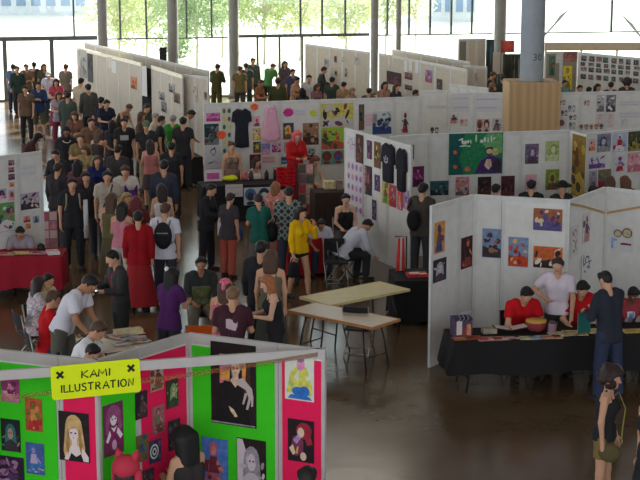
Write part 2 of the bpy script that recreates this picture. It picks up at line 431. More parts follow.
def draw(kind, r, w, h, k):
    """shapes of a picture in unit coordinates: (type, data, colour index)"""
    s = []
    E = lambda cx, cy, rx, ry, c, a=0: s.append(('e', cx, cy, rx, ry, c, a))
    G = lambda pts, c: s.append(('p', pts, c))
    if kind == 'figure':          # a head with hair over shoulders
        cx = .5 + r.uniform(-.08, .08)
        G([(0, 0), (.3, 0), (.42, .6), (.2, .98), (0, 1)], k(1) if r.random() < .4 else 0)
        E(cx, .6, .27, .27, k(2)); G([(cx - .27, .6), (cx - .33, .12), (cx + .33, .1), (cx + .27, .6)], k(2))
        G([(cx - .42, 0), (cx - .3, .26), (cx - .08, .36), (cx + .08, .36), (cx + .3, .26), (cx + .42, 0)], k(3))
        E(cx, .56, .15, .17, k(1)); E(cx - .06, .58, .03, .02, 0); E(cx + .06, .58, .03, .02, 0); E(cx, .47, .04, .012, k(3))
        for i in range(6): E(r.choice((r.uniform(.06, .22), r.uniform(.78, .94))), r.uniform(.1, .9), r.uniform(.03, .08), r.uniform(.03, .09), k(1 + i % 3), r.uniform(0, 3))
        for sx in (-1, 1): G([(cx + sx * .1, .74), (cx + sx * .2, .62), (cx + sx * .17, .46), (cx + sx * .13, .6)], k(3) if r.random() < .4 else k(2))
    elif kind == 'body':          # a standing figure, different colours from head to foot
        cx = .5 + r.uniform(-.08, .08)
        E(r.uniform(.1, .9), r.uniform(.2, .9), .2, .12, k(3)); E(r.uniform(.1, .9), r.uniform(.1, .5), .18, .1, k(2))
        G([(cx - .34, .05), (cx - .16, .6), (cx + .16, .6), (cx + .34, .05)], k(2))
        G([(cx - .2, .35), (cx - .14, .66), (cx + .14, .66), (cx + .22, .35)], k(3))
        E(cx, .8, .17, .13, k(2)); E(cx, .77, .1, .09, k(1))
        G([(cx + .14, .62), (cx + .4, .42), (cx + .36, .36), (cx + .1, .52)], k(1))
        for i in range(7): E(r.uniform(.12, .88), r.uniform(.06, .6), r.uniform(.03, .09), r.uniform(.02, .06), k(1 + i % 3), r.uniform(0, 3))
    elif kind == 'scene':         # bands and blotches
        G([(0, 0), (1, 0), (1, .3), (.6, .42), (.3, .33), (0, .4)], k(1))
        for i in range(15): E(r.uniform(.1, .9), r.uniform(.12, .88), r.uniform(.05, .17), r.uniform(.03, .11), k(1 + i % 3), r.uniform(0, 3))
    elif kind == 'sketch':        # loose line drawing on pale paper
        for i in range(6):
            x, y, a = r.uniform(.15, .85), r.uniform(.15, .85), r.uniform(0, 3)
            E(x, y, r.uniform(.1, .22), r.uniform(.02, .05), k(1 + i % 3), a)
        E(.5, .75, .2, .14, k(1)); E(.5, .73, .14, .1, 0)
    elif kind == 'grid':          # rows of little motifs
        nx, ny = max(2, int(w / .16)), max(3, int(h / .18))
        for i in range(nx):
            for j in range(ny): E((i + .5) / nx, (j + .5) / ny, .3 / nx, .3 / ny, k(1 + (i + j) % 3))
    elif kind == 'text':          # lines of unreadable handwriting: short strokes
        ny = max(2, int(h / .2))
        for j in range(ny):
            x = .08
            while x < .85:
                l = r.uniform(.03, .09); G([(x, (j + .4) / ny), (x + l, (j + .45) / ny), (x + l, (j + .58) / ny), (x, (j + .54) / ny)], k(1)); x += l + .03
    elif kind == 'ring':
        for i in range(4): E(.4, .5, .36 - .09 * i, .33 - .08 * i, k(1 + i % 2))
        E(.85, .8, .12, .14, k(3)); E(.85, .2, .12, .14, k(3))
    elif kind == 'heads':
        n = max(2, int(round(w / max(h, .01))))
        for i in range(n):
            x = (i + .5) / n; E(x, .6, .42 / n, .36, k(1 + i % 3)); E(x, .5, .25 / n, .22, k(3 if i % 2 else 2)); E(x, .1, .3 / n, .12, k(2))
    return s
def picture(mb, w, h, shapes, y=-.0045):
    z = y
    for s in shapes:
        z -= .0005
        if s[0] == 'e':
            _, cx, cy, rx, ry, c, a = s
            pts = []
            for i in range(14):
                t = 2 * PI * i / 14; ex, ey = rx * w * math.cos(t), ry * h * math.sin(t)
                pts.append((cx * w + ex * math.cos(a) - ey * math.sin(a), cy * h + ex * math.sin(a) + ey * math.cos(a)))
        else: pts = [(x * w, yy * h) for x, yy in s[1]]; c = s[2]
        pts = [(min(w * .985, max(w * .015, x)) - w / 2, min(h * .985, max(h * .015, q)) - h / 2) for x, q in pts]
        mb.add([(x, z, q) for x, q in pts], [tuple(range(len(pts)))], c)
def poster(wl, x0, y0, x1, y1, pal, kind, label, group, cat='poster', name='poster', seed=None, off=.006, extra=None):
    ym, xm = (y0 + y1) / 2, (x0 + x1) / 2
    u0, _ = wl.hit(x0, ym); u1, _ = wl.hit(x1, ym)
    _, z1 = wl.hit(xm, y0); _, z0 = wl.hit(xm, y1)
    w, h = abs(u1 - u0), abs(z1 - z0)
    m = MB(); m.box((0, -.002, 0), (w, .004, h))
    r = random.Random(seed if seed is not None else int(x0 * 7 + y0 * 13))
    n = len(pal)
    k = lambda i: min(i, n - 1) if i < n else i % n
    shp = extra(r) if extra else (draw(kind, r, w, h, k) if kind else [])
    picture(m, w, h, shp)
    q = wl.pt((u0 + u1) / 2, (z0 + z1) / 2, off)
    o = m.build(name, [flat(c) for c in pal], None, q, wl.rz)
    return tag(o, label, cat, group)
DRK, BLK, GRY = (52, 44, 48), (34, 30, 32), (150, 148, 150)
SKIN, PNK, MAG, PUR, TEA, GRN, YEL, ORG, RED, BLU, BRN, PAP = (224, 190, 170), (226, 150, 170), (180, 50, 120), (104, 70, 130), (44, 96, 100), (96, 150, 70), (214, 196, 90), (220, 130, 60), (176, 44, 44), (70, 100, 170), (120, 80, 60), (222, 218, 214)
LAV = (170, 156, 190)
# ================================================================= booth with the yellow sign
GREEN = mat((58, 200, 26), .65, 0, .04); HOT = mat((232, 22, 84), .65, 0, .04)
FRAME = mat((186, 178, 176), .5)
gs, ps = (GREEN, 'bright green paper sheet'), (HOT, 'hot pink paper sheet')
KG = 'panels of the booth with the yellow sign'
K0 = Wall((-62, 374), (-46, 345)); K1 = Wall((-46, 345), (97, 360.5)); K2 = Wall((97, 360.5), (188, 333)); K3 = Wall((188, 333), (325, 350))
panels(K0, [0, K0.L], 'grey side panel closing the left end of the yellow-sign booth', KG, railmat=FRAME)
c = atpx(K1, [51])
panels(K1, c, ['green-papered panel at the left end of the booth with the yellow sign', 'narrow pink-papered panel holding the blonde portrait'], KG, None, [gs, ps], rail=.10, post=.03, railmat=FRAME)
c = atpx(K2, [132])
panels(K2, c, ['narrow green-papered panel holding the mauve figure drawing', 'pink-papered panel with seven small prints, behind the black-haired woman'], KG, None, [gs, ps], rail=.10, post=.03, railmat=FRAME)
c = atpx(K3, [277])
panels(K3, c, ['wide green-papered panel holding the big dark portrait', 'pink-papered panel at the right end of the yellow-sign booth'], KG, None, [gs, ps], rail=.10, post=.032, railmat=FRAME)
BARW = Wall((-62, 374), (326, 347.2))
m = MB(); m.box((BARW.L / 2, -.024, PH - .045), (BARW.L, .04, .09)); tag(m.build('crossbar', FRAME, None, BARW.a, BARW.rz), 'long pale grey bar spanning the front of the yellow-sign booth', 'bar')
# tan tape stretched below the bar
t0 = BARW.pt(*BARW.hit(-40, 403, .06)[0:1], 0, .06); tz0 = BARW.hit(-40, 403, .06)[1]; t1u, tz1 = BARW.hit(322, 354, .06); t0u = BARW.hit(-40, 403, .06)[0]
tape = bpy.data.materials.new('tan_tape'); tape.use_nodes = True
tb = tape.node_tree.nodes['Principled BSDF']; tb.inputs['Base Color'].default_value = lin((150, 92, 40)); tb.inputs['Alpha'].default_value = .3; tb.inputs['Roughness'].default_value = .4
m = MB(); N = 24
for i in range(N):
    a, b2 = i / N, (i + 1) / N
    f = lambda t: (t0u + (t1u - t0u) * t, -.052, tz0 + (tz1 - tz0) * t - .03 * math.sin(PI * t))
    A, B = f(a), f(b2)
    m.add([(A[0], A[1], A[2] - .022), (B[0], B[1], B[2] - .022), (B[0], B[1], B[2] + .022), (A[0], A[1], A[2] + .022),
           (A[0], A[1] + .001, A[2] - .022), (B[0], B[1] + .001, B[2] - .022), (B[0], B[1] + .001, B[2] + .022), (A[0], A[1] + .001, A[2] + .022)], [(0, 1, 2, 3), (7, 6, 5, 4)], 0, True)
tag(m.build('tape_strip', tape, None, BARW.a, BARW.rz), 'translucent tan tape strung slantwise just under the grey bar', 'tape')
# the sign
su0, _ = BARW.hit(51, 380, .05); su1, _ = BARW.hit(140.5, 380, .05); _, sz1 = BARW.hit(95, 362.5, .05); _, sz0 = BARW.hit(95, 396, .05)
sw, sh = su1 - su0, sz1 - sz0
YS = mat((222, 236, 14), .6, 0, .03)
sroot = thing('booth_sign', 'yellow-green sign reading KAMI ILLUSTRATION hung on the grey bar', 'sign', BARW.pt((su0 + su1) / 2, (sz0 + sz1) / 2, .05), BARW.rz)
sroot.rotation_euler = (0, R(-1.6), BARW.rz)
pts = []
for (cx_, cz_, a0) in ((-1, -1, 180), (1, -1, 270), (1, 1, 0), (-1, 1, 90)):
    for k in range(5):
        a = R(a0 + 22.5 * k); pts.append((cx_ * (sw / 2 - .03) + .03 * math.cos(a), cz_ * (sh / 2 - .03) + .03 * math.sin(a)))
m = MB(); m.prism(pts, -.004, .004); m.build('sign_board', YS, sroot)
INK = mat((44, 46, 30), .7, 0, 0)
GLYPH = {'K': [[(0, 0), (.06, 1)], [(.62, 1), (.08, .5), (.62, 0)]], 'A': [[(0, 0), (.4, 1), (.66, 0)], [(.14, .36), (.56, .36)]], 'M': [[(0, 0), (.12, 1), (.42, .35), (.74, 1), (.82, 0)]],
         'I': [[(.08, 0), (.12, 1)]], 'L': [[(.08, 1), (.04, 0), (.5, .04)]], 'U': [[(.04, 1), (.06, .25), (.22, .0), (.44, .06), (.52, .3), (.54, 1)]],
         'S': [[(.5, .88), (.3, 1), (.08, .86), (.12, .62), (.42, .44), (.48, .18), (.26, 0), (.02, .1)]], 'T': [[(0, .96), (.62, 1)], [(.32, .98), (.28, 0)]],
         'R': [[(.04, 0), (.08, 1), (.4, .96), (.5, .74), (.38, .54), (.1, .48)], [(.22, .5), (.54, 0)]], 'O': [[(.34, 1), (.1, .82), (.03, .45), (.16, .08), (.36, 0), (.6, .18), (.66, .56), (.54, .9), (.34, 1)]],
         'N': [[(.02, 0), (.1, 1), (.52, .04), (.58, 1)]]}
ADV = {'I': .3, 'M': 1.0, 'O': .86, 'L': .6, 'U': .74, 'S': .68}
def strokes(word, width, h):
    x = 0; segs = []
    for ch in word:
        segs += [[(x + a, b2) for a, b2 in st] for st in GLYPH[ch]]; x += ADV.get(ch, .8)
    k = width / (x - .16)
    return [[((a * k) - width / 2, b2 * h - h / 2) for a, b2 in st] for st in segs]
for body, z, wd, dx, h in (('KAMI', .060, .262, .0, .068), ('ILLUSTRATION', -.060, .68, 0.01, .070)):
    m = MB()
    for st in strokes(body, wd, h): m.tube([(a, -.0065, b2) for a, b2 in st], .0066, 6)
    m.build('lettering', INK, sroot, (dx, 0, z))
for sx in (-1, 1):
    m = MB()
    for a in (45, -45): m.box((0, 0, 0), (.085, .003, .024), 0, Matrix.Rotation(R(a), 4, 'Y'))
    m.build('cross_mark', INK, sroot, (sx * (sw / 2 - .085), -.0065, .075))
# posters of that booth
KP = 'prints in the booth with the yellow sign'
poster(K1, 0, 373, 18, 403, [(150, 60, 110), (190, 120, 150), (110, 40, 80), PNK], 'scene', 'magenta print at top left on the green paper', KP)
poster(K1, 24, 399, 41, 432, [(170, 90, 50), (90, 120, 50), RED, (200, 130, 70)], 'body', 'orange-red print with a green figure on the green paper', KP)
poster(K1, 0, 420, 19, 452, [(30, 34, 36), (180, 140, 120), (50, 110, 110), (60, 50, 60)], 'figure', 'dark print of a teal-haired head on the green paper', KP)
poster(K1, 25, 444, 43, 475, [(70, 90, 150), (150, 140, 190), (60, 110, 170), (180, 160, 190)], 'body', 'blue and lilac print low on the green paper', KP)
poster(K1, -8, 457, 23, 492, [(46, 28, 50), (170, 120, 160), (120, 70, 110), (80, 50, 90)], 'scene', 'dark purple print at the bottom of the green paper', KP)
def blonde(r):
    H, Fc, K, D = 2, 1, 3, 0
    s = [('e', .5, .74, .27, .21, H, 0), ('p', [(.23, .76), (.14, .2), (.2, .03), (.5, .1), (.84, .05), (.86, .3), (.77, .76)], H),
         ('p', [(.16, .02), (.3, .24), (.44, .34), (.6, .34), (.82, .26), (.97, .12), (.97, .02)], Fc),
         ('p', [(.3, .02), (.4, .17), (.56, .1), (.72, .17), (.8, .02)], 4),
         ('p', [(.42, .5), (.44, .3), (.6, .3), (.6, .5)], Fc), ('e', .49, .57, .155, .155, Fc, 0),
         ('p', [(.3, .76), (.32, .6), (.42, .66), (.56, .68), (.66, .6), (.7, .76), (.5, .86)], H),
         ('e', .42, .58, .04, .016, 4, 0), ('e', .56, .58, .04, .016, 4, 0), ('e', .49, .48, .03, .011, 5, 0), ('p', [(.485, .55), (.48, .52), (.505, .52)], 5),
         ('p', [(.3, .7), (.24, .3), (.3, .12), (.36, .3), (.35, .6)], 3), ('p', [(.66, .66), (.68, .3), (.74, .16), (.78, .34), (.72, .68)], 3)]
    return s
poster(K1, 58, 413, 88, 462, [(38, 28, 30), (228, 206, 206), (202, 164, 112), (170, 124, 76), (36, 26, 32), (180, 110, 120)], None, 'portrait of a long-haired blonde woman on the narrow pink panel', KP, extra=blonde)
def mauve(r):
    return [('e', .5, .8, .34, .17, 2, 0), ('p', [(.14, .8), (.1, .45), (.25, .4), (.3, .7)], 2), ('p', [(.86, .84), (.92, .5), (.76, .42), (.7, .7)], 2),
            ('p', [(.12, .08), (.2, .42), (.36, .56), (.64, .56), (.84, .4), (.94, .12), (.6, .2)], 3), ('p', [(.1, .3), (.3, .5), (.36, .4), (.2, .26)], 1), ('p', [(.95, .34), (.7, .52), (.64, .42), (.82, .28)], 1),
            ('e', .5, .7, .17, .13, 1, 0), ('p', [(.3, .82), (.36, .72), (.5, .78), (.66, .7), (.72, .84)], 2), ('e', .43, .7, .04, .015, 4, 0), ('e', .58, .7, .04, .015, 4, 0),
            ('p', [(.34, .56), (.5, .44), (.66, .56), (.5, .52)], 1), ('e', .5, .2, .12, .1, 5, 0)]
poster(K2, 105, 403.5, 125, 455.5, [(110, 50, 84), (232, 214, 222), (150, 76, 120), (128, 40, 92), (50, 24, 44), (206, 160, 190)], None, 'tall mauve drawing of a wide-haired figure on the narrow green panel', KP, extra=mauve)
for (x0, y0, x1, y1, pal, kd, lb) in (
    (137, 392, 149, 419, [(46, 36, 44), (110, 90, 100), (70, 50, 60), (90, 60, 50)], 'body', 'dark narrow print at top left of the seven on pink'),
    (152, 364, 165, 391, [(180, 150, 130), (90, 60, 50), (130, 90, 70), (110, 50, 60)], 'body', 'brown figure print nearest the grey bar on pink'),
    (168, 380, 180, 408, [(52, 56, 40), (190, 170, 140), (120, 150, 100), (60, 70, 60)], 'figure', 'dark print with a pale green figure at right on pink'),
    (154, 406, 166, 434, [(150, 96, 100), (196, 130, 140), (120, 60, 70), (110, 110, 80)], 'body', 'faded rose print in the middle of the seven on pink'),
    (138, 435, 150, 462, [(104, 96, 60), (60, 110, 120), (130, 80, 60), (50, 80, 100)], 'body', 'olive print with a teal figure low on pink'),
    (151, 440, 163, 463, [(60, 60, 90), (214, 210, 220), (50, 44, 60), (120, 80, 110)], 'ring', 'print with white target rings low on pink'),
    (170, 420, 182, 450, [(50, 44, 48), (110, 90, 90), (70, 60, 64), (90, 80, 100)], 'body', 'dark grey print half behind the black-haired woman'),
    (141, 470, 156, 492, [(66, 50, 60), (120, 80, 80), (90, 60, 60), (60, 60, 80)], 'scene', 'dark print at the very bottom of the pink panel')):
    poster(K2, x0, y0, x1, y1, pal, kd, lb, KP)
def bigdark(r):
    return [('p', [(.2, .5), (.42, .52), (.44, .86), (.2, .86)], 4), ('p', [(.22, .54), (.42, .56), (.42, .68), (.22, .66)], 5), ('e', .32, .76, .08, .05, 7, 0),
            ('p', [(.62, .9), (.86, .9), (.9, .25), (.74, .4)], 6), ('p', [(.1, .04), (.14, .4), (.3, .54), (.62, .52), (.8, .32), (.86, .04)], 3),
            ('p', [(.7, .88), (.79, .76), (.77, .56), (.7, .6), (.7, .76)], 5), ('e', .58, .77, .16, .1, 7, 0), ('p', [(.46, .78), (.47, .6), (.52, .6), (.52, .78)], 7), ('e', .56, .7, .095, .085, 1, 0), ('p', [(.5, .64), (.5, .52), (.62, .5), (.62, .64)], 1),
            ('p', [(.5, .55), (.72, .6), (.92, .48), (.95, .36), (.86, .34), (.78, .46), (.62, .5)], 2), ('p', [(.84, .36), (.78, .22), (.83, .22), (.9, .36)], 2), ('p', [(.76, .42), (.7, .28), (.74, .28), (.82, .42)], 2), ('p', [(.9, .4), (.9, .26), (.94, .27), (.95, .4)], 2),
            ('e', .52, .71, .022, .012, 3, 0), ('e', .6, .71, .022, .012, 3, 0), ('e', .56, .65, .03, .009, 4, 0), ('p', [(.44, .55), (.5, .6), (.6, .52), (.56, .47)], 1), ('p', [(0, 0), (1, 0), (1, .032), (0, .032)], 7), ('p', [(.4, .24), (.52, .2), (.6, .12), (.54, .11), (.44, .18)], 1)]
poster(K3, 210, 344, 255, 426, [(36, 24, 26), (214, 180, 150), (190, 170, 168), (26, 20, 22), (190, 110, 130), (216, 150, 70), (70, 44, 40), (150, 140, 150)], None, 'big dark portrait print in the middle of the wide green panel', KP, extra=bigdark)
# white lower margin of the big print
u0, zz = K3.hit(210, 423); u1, z2 = K3.hit(255, 427)
poster(K3, 201, 439, 227, 492, [(80, 120, 190), (210, 130, 130), (176, 96, 120), (120, 50, 60)], 'body', 'sky-blue print with two pink figures low on the wide green panel', KP)
poster(K3, 236, 440, 265, 492, [(40, 26, 28), (206, 190, 196), (150, 140, 150), (190, 180, 186)], 'figure', 'dark print with a white-robed figure low on the wide green panel', KP)
def yb(r):
    return [('p', [(.05, .16), (.2, .6), (.45, .78), (.75, .72), (.95, .3), (.9, .12)], 1), ('e', .55, .78, .14, .13, 2, 0), ('e', .55, .9, .13, .07, 3, 0), ('p', [(.3, .5), (.5, .68), (.46, .4)], 0),
            ('e', .45, .2, .2, .1, 4, 0), ('e', .66, .2, .2, .12, 4, .4), ('p', [(.1, .03), (.2, .12), (.85, .1), (.95, .03)], 4), ('e', .8, .5, .08, .05, 0, 0), ('e', .2, .34, .1, .05, 5, 0)]
poster(K3, 284, 355, 313, 401, [(214, 214, 200), (206, 200, 90), (220, 140, 180), (130, 120, 130), (50, 110, 190), (170, 190, 110)], None, 'pale print of a yellow dress over blue on the end pink panel', KP, extra=yb)
def rh(r):
    return [('e', .62, .74, .3, .2, 2, 0), ('p', [(.5, .8), (.8, .8), (.95, .45), (.75, .4)], 2), ('e', .5, .7, .13, .12, 1, 0), ('p', [(.1, .3), (.2, .6), (.42, .62), (.6, .5), (.6, .2), (.3, .12)], 3),
            ('p', [(.2, .5), (.4, .66), (.5, .56), (.34, .42)], 4), ('p', [(.05, .3), (.2, .4), (.3, .2), (.2, .14)], 1), ('e', .6, .14, .12, .1, 1, 0), ('p', [(.3, .2), (.36, .36), (.42, .36), (.38, .18)], 5)]
poster(K3, 287, 420.5, 313, 462.5, [(34, 24, 28), (216, 186, 160), (150, 36, 54), (120, 50, 80), (170, 140, 190), (200, 150, 60)], None, 'dark print of a red-haired crouching figure on the end pink panel', KP, extra=rh)
# ================================================================= right-hand booth with the black table
FG = 'white panels of the booth with the black table'
F1 = Wall((432, 206), (474, 194.5)); F2 = Wall((474, 194.5), (570, 200)); F3 = Wall((570, 200.5), (606, 187)); F4 = Wall((606, 187), (690, 197))
panels(F1, atpx(F1, [461]), ['white end panel standing nearest the folding tables', 'narrow white panel in the left corner of the black-table booth'], FG)
panels(F2, atpx(F2, [503]), ['white panel behind the lone blue battle print', 'white panel behind the man in the pale shirt'], FG)
TAN = mat((196, 170, 140), .6)
panels(F3, [0, F3.L], 'white panel carrying the faint sketches, right of the pale-shirted man', FG, railmat=None)
panels(F4, even(F4, 2), ['white panel with the two round cartoon faces', 'white panel at the far right edge of the picture'], FG)
# tan ribbon pinned across the corner panels
m = MB(); pr = None
for wl, pts in ((F3, ((571, 204), (582, 206), (594, 209.5), (605, 213))), (F4, ((607, 213), (624, 210), (641, 207), (690, 199)))):
    q = [wl.pt(*wl.hit(x, y, .012), .012) for x, y in pts]
    for a, b2 in zip(q, q[1:]):
        f = wl.n * .003; z = Vector((0, 0, .018))
        m.add([a - z, b2 - z, b2 + z, a + z, a - z + f, b2 - z + f, b2 + z + f, a + z + f], [(3, 2, 1, 0), (4, 5, 6, 7), (0, 1, 5, 4), (2, 3, 7, 6)], 0, False)
m.add([q[0]] * 0, [])
tag(m.build('ribbon', mat((190, 150, 104), .7)), 'tan ribbon pinned slantwise across the corner white panels at right', 'ribbon')
FP = 'prints on the black-table booth'
for (wl, x0, y0, x1, y1, pal, kd, lb) in (
    (F1, 436, 222, 446, 253, [(206, 140, 70), (70, 60, 70), (60, 80, 130), (120, 80, 60)], 'body', 'print with an orange top edge on the end white panel'),
    (F1, 434.5, 259, 447.5, 281.5, [(52, 44, 56), (206, 200, 204), (170, 165, 172), (80, 60, 80)], 'figure', 'dark print of a white-haired head on the end white panel'),
    (F1, 462.5, 237, 473.5, 268, [(60, 34, 34), (196, 110, 80), (140, 60, 60), (40, 30, 34)], 'body', 'tall dark red print in the corner of the white panels'),
    (F2, 482, 229, 501, 258, [(120, 140, 170), (60, 50, 60), (150, 110, 80), (80, 50, 70)], 'scene', 'blue-grey battle print alone on its white panel'),
    (F2, 508, 237.5, 528, 267, [(120, 140, 170), (196, 70, 40), (220, 170, 110), (150, 50, 40)], 'scene', 'print of a red beast under a blue sky'),
    (F2, 533, 209, 562, 231, [(150, 90, 60), (90, 80, 130), (210, 190, 170), (70, 60, 110)], 'scene', 'orange and violet landscape-format print high on the white panel'),
    (F2, 533, 247, 562, 268.5, [(190, 96, 50), (60, 40, 36), (220, 214, 206), (210, 130, 60)], 'scene', 'orange print partly behind the head of the standing man'),
    (F3, 572.5, 226, 580, 256, [(204, 200, 196), (160, 130, 110), (120, 110, 110), (180, 140, 120)], 'sketch', 'pale pencil sketch at left on the angled panel'),
    (F3, 584, 213.5, 591.5, 243, [(206, 200, 200), (130, 90, 120), (190, 140, 140), (110, 80, 110)], 'body', 'narrow purple figure drawing high on the angled panel'),
    (F3, 583, 253, 593, 279, [(212, 210, 210), (70, 64, 74), (100, 90, 100), (150, 110, 120)], 'sketch', 'black and white sketch low on the angled panel')):
    poster(wl, x0, y0, x1, y1, pal, kd, lb, FP)
def faces(r):
    return [('e', .3, .7, .2, .16, 1, 0), ('e', .3, .69, .15, .12, 2, 0), ('e', .74, .76, .24, .2, 1, 0), ('e', .74, .75, .18, .15, 2, 0), ('p', [(.4, .74), (.56, .78), (.56, .82), (.4, .79)], 1),
            ('p', [(.02, .5), (.12, .56), (.12, .1), (.02, .08)], 3), ('p', [(.12, .5), (.3, .48), (.26, .4), (.12, .4)], 3), ('p', [(.42, .32), (.6, .37), (.95, .36), (.95, .29), (.6, .28), (.46, .27)], 4)]
poster(F4, 610.5, 226.5, 632, 252, [(206, 204, 206), (140, 80, 70), (176, 180, 140), (140, 166, 214), (120, 60, 66)], None, 'white sheet with two round cartoon faces and blue marks', FP, extra=faces)
# ================================================================= left booth with the red table
G1 = Wall((-40, 160.5), (42, 151))
GG = 'white panels of the red-table booth'
panels(G1, atpx(G1, [-18, 18]), ['white panel out at the left edge behind the red table', 'white panel with the green comic sheet behind the red table', 'white panel ending the red-table booth beside the aisle'], GG)
GP = 'prints on the red-table booth'
for (x0, y0, x1, y1, pal, kd, lb) in (
    (9, 160, 15, 165.5, [(150, 130, 130), DRK, PNK, BRN], 'scene', 'topmost of the column of tiny prints on the left booth'),
    (9, 167, 15, 172.5, [(190, 140, 150), (90, 60, 80), RED, BRN], 'scene', 'second tiny print from the top on the left booth'),
    (9, 174, 15.5, 180, [(130, 100, 110), DRK, PUR, BRN], 'scene', 'third tiny print from the top on the left booth'),
    (10, 182, 15, 187, [(210, 180, 150), ORG, BRN, RED], 'scene', 'pale orange tiny print fourth from the top on the left booth'),
    (9, 190, 15.5, 201, [(200, 180, 186), DRK, (170, 90, 100), PNK], 'figure', 'small head print just above the green comic sheet'),
    (-2, 189, 7, 199, [(170, 160, 190), PUR, DRK, PNK], 'figure', 'lilac head print at the left picture edge'),
    (-6, 203, 15.5, 232, [(104, 150, 90), (214, 210, 214), (180, 110, 120), (70, 80, 90)], 'scene', 'green comic sheet with four white figures'),
    (21, 193, 40, 209.5, [(170, 164, 176), (60, 50, 60), (214, 190, 190), (120, 50, 90)], 'scene', 'grey landscape print with a dark-haired figure on the left booth'),
    (24, 216, 31, 222.5, [(200, 170, 160), RED, BRN, ORG], 'scene', 'small reddish print at left under the grey landscape'),
    (33.5, 216, 40, 223, [(170, 170, 180), DRK, TEA, BLU], 'body', 'small grey print at right under the grey landscape'),
    (26, 223.5, 31.5, 229, [(210, 176, 150), ORG, RED, BRN], 'scene', 'small orange print lowest under the grey landscape'),
    (20, 165, 37, 176, [(206, 204, 206), (180, 176, 190)], 'text', 'faintly written white sheet near the top of the left booth')):
    poster(G1, x0, y0, x1, y1, pal, kd, lb, GP)
# ================================================================= middle booth with the dresses
C1 = Wall((203.5, 103.5), (352, 98.5)); C2 = Wall((352, 98.5), (420, 96.5))
CG = 'white panels of the dress booth'
panels(C1, atpx(C1, [240, 281, 320]), ['white panel behind the black dress', 'white panel behind the pink dress', 'white panel behind the red-clad seller', 'white panel with the lime comic posters'], CG)
panels(C2, atpx(C2, [394]), ['white panel with the blue-topped comic sheet', 'white panel with a single black cartoon'], CG)
CP = 'prints on the dress booth'
for (wl, x0, y0, x1, y1, pal, kd, lb) in (
    (C1, 206.5, 113, 220.5, 121.5, [(214, 120, 180), MAG, PNK, PUR], 'scene', 'small pink sign at the top left of the dress booth'),
    (C1, 204.5, 124, 219, 145, [(36, 56, 62), (120, 120, 120), TEA, (90, 70, 80)], 'scene', 'dark teal print under the pink sign'),
    (C1, 206, 146, 221, 168, [(200, 198, 202), (100, 90, 100), LAV, (60, 50, 60)], 'sketch', 'black and white print under the dark teal one'),
    (C1, 222, 107, 232, 155, [(196, 196, 180), TEA, YEL, BRN], 'grid', 'long strip of patterned cloth left of the black dress'),
    (C1, 253, 116, 260, 126.5, [(214, 176, 186), MAG, PNK, BRN], 'figure', 'small pink head print right of the black dress'),
    (C1, 253, 128.5, 261, 140, [(196, 160, 120), BRN, YEL, SKIN], 'body', 'small tan print right of the black dress'),
    (C1, 253.5, 142, 261, 153, [(60, 54, 40), YEL, (150, 140, 60), BRN], 'figure', 'small black and yellow print right of the black dress'),
    (C1, 261.5, 143.5, 270.5, 155, [(140, 140, 190), PNK, BLU, LAV], 'scene', 'small blue-lilac print under the pink dress'),
    (C1, 272, 143.5, 281, 152.5, [(190, 150, 180), MAG, BLU, PAP], 'scene', 'small rose print under the right hem of the pink dress'),
    (C1, 250, 154.5, 261, 170, [(84, 40, 46), BRN, RED, SKIN], 'body', 'maroon print behind the dark-haired seller'),
    (C1, 262.5, 156.5, 275, 163, [(206, 170, 170), RED, MAG, ORG], 'text', 'narrow white strip with red lettering blotches'),
    (C1, 295.5, 109.5, 306, 116, [(206, 200, 210), LAV], 'text', 'white slip with lilac writing right of the magenta star'),
    (C1, 283.5, 123, 294, 139.5, [(60, 60, 100), ORG, YEL, BRN], 'figure', 'blue and orange print under the magenta star'),
    (C1, 284.5, 142, 292.5, 153, [(206, 140, 140), RED, PAP, BRN], 'body', 'pale red print left of the red-clad seller'),
    (C1, 281.5, 157, 292.5, 168, [(60, 80, 130), PAP, (190, 200, 220), BLU], 'scene', 'blue and white print above the red cloth'),
    (C1, 303, 123, 319, 145, [(150, 116, 90), (70, 50, 44), (190, 160, 130), BRN], 'scene', 'brown photo print right of the red-clad seller'),
    (C1, 307, 147, 316, 160, [(190, 190, 190), DRK, GRY, TEA], 'scene', 'grey print under the brown photo print'),
    (C1, 321, 103.5, 353.5, 127, [(200, 186, 90), (196, 190, 190), (120, 70, 90), (50, 46, 54)], 'scene', 'wide yellow-edged poster at the top of the dress booth'),
    (C1, 321.5, 127.5, 344, 149.5, [(150, 186, 70), (196, 90, 70), (100, 60, 60), (70, 90, 60)], 'scene', 'lime green comic poster with red figures'),
    (C1, 321.5, 150.5, 344, 164, [(110, 160, 140), (90, 70, 60), (150, 60, 60), BLU], 'heads', 'teal-green comic strip under the lime poster'),
    (C2, 359, 104.5, 364.5, 130, [(80, 84, 80), (110, 100, 90), BRN, DRK], 'body', 'narrow dark green banner above the shirt wall'),
    (C2, 366, 114, 377, 126, [(214, 180, 190), (220, 200, 206), PAP, PNK], 'text', 'pale pink note right of the narrow dark banner'),
    (C2, 372.5, 111.5, 392, 134.5, [(196, 200, 206), (50, 70, 120), (120, 130, 120), (60, 60, 80)], 'scene', 'blue and white comic sheet with a dark heading'),
    (C2, 401, 111, 409.5, 134, [(208, 204, 200), (50, 40, 46), (150, 60, 60), (70, 60, 70)], 'body', 'small black cartoon figure on white')):
    poster(wl, x0, y0, x1, y1, pal, kd, lb, CP)
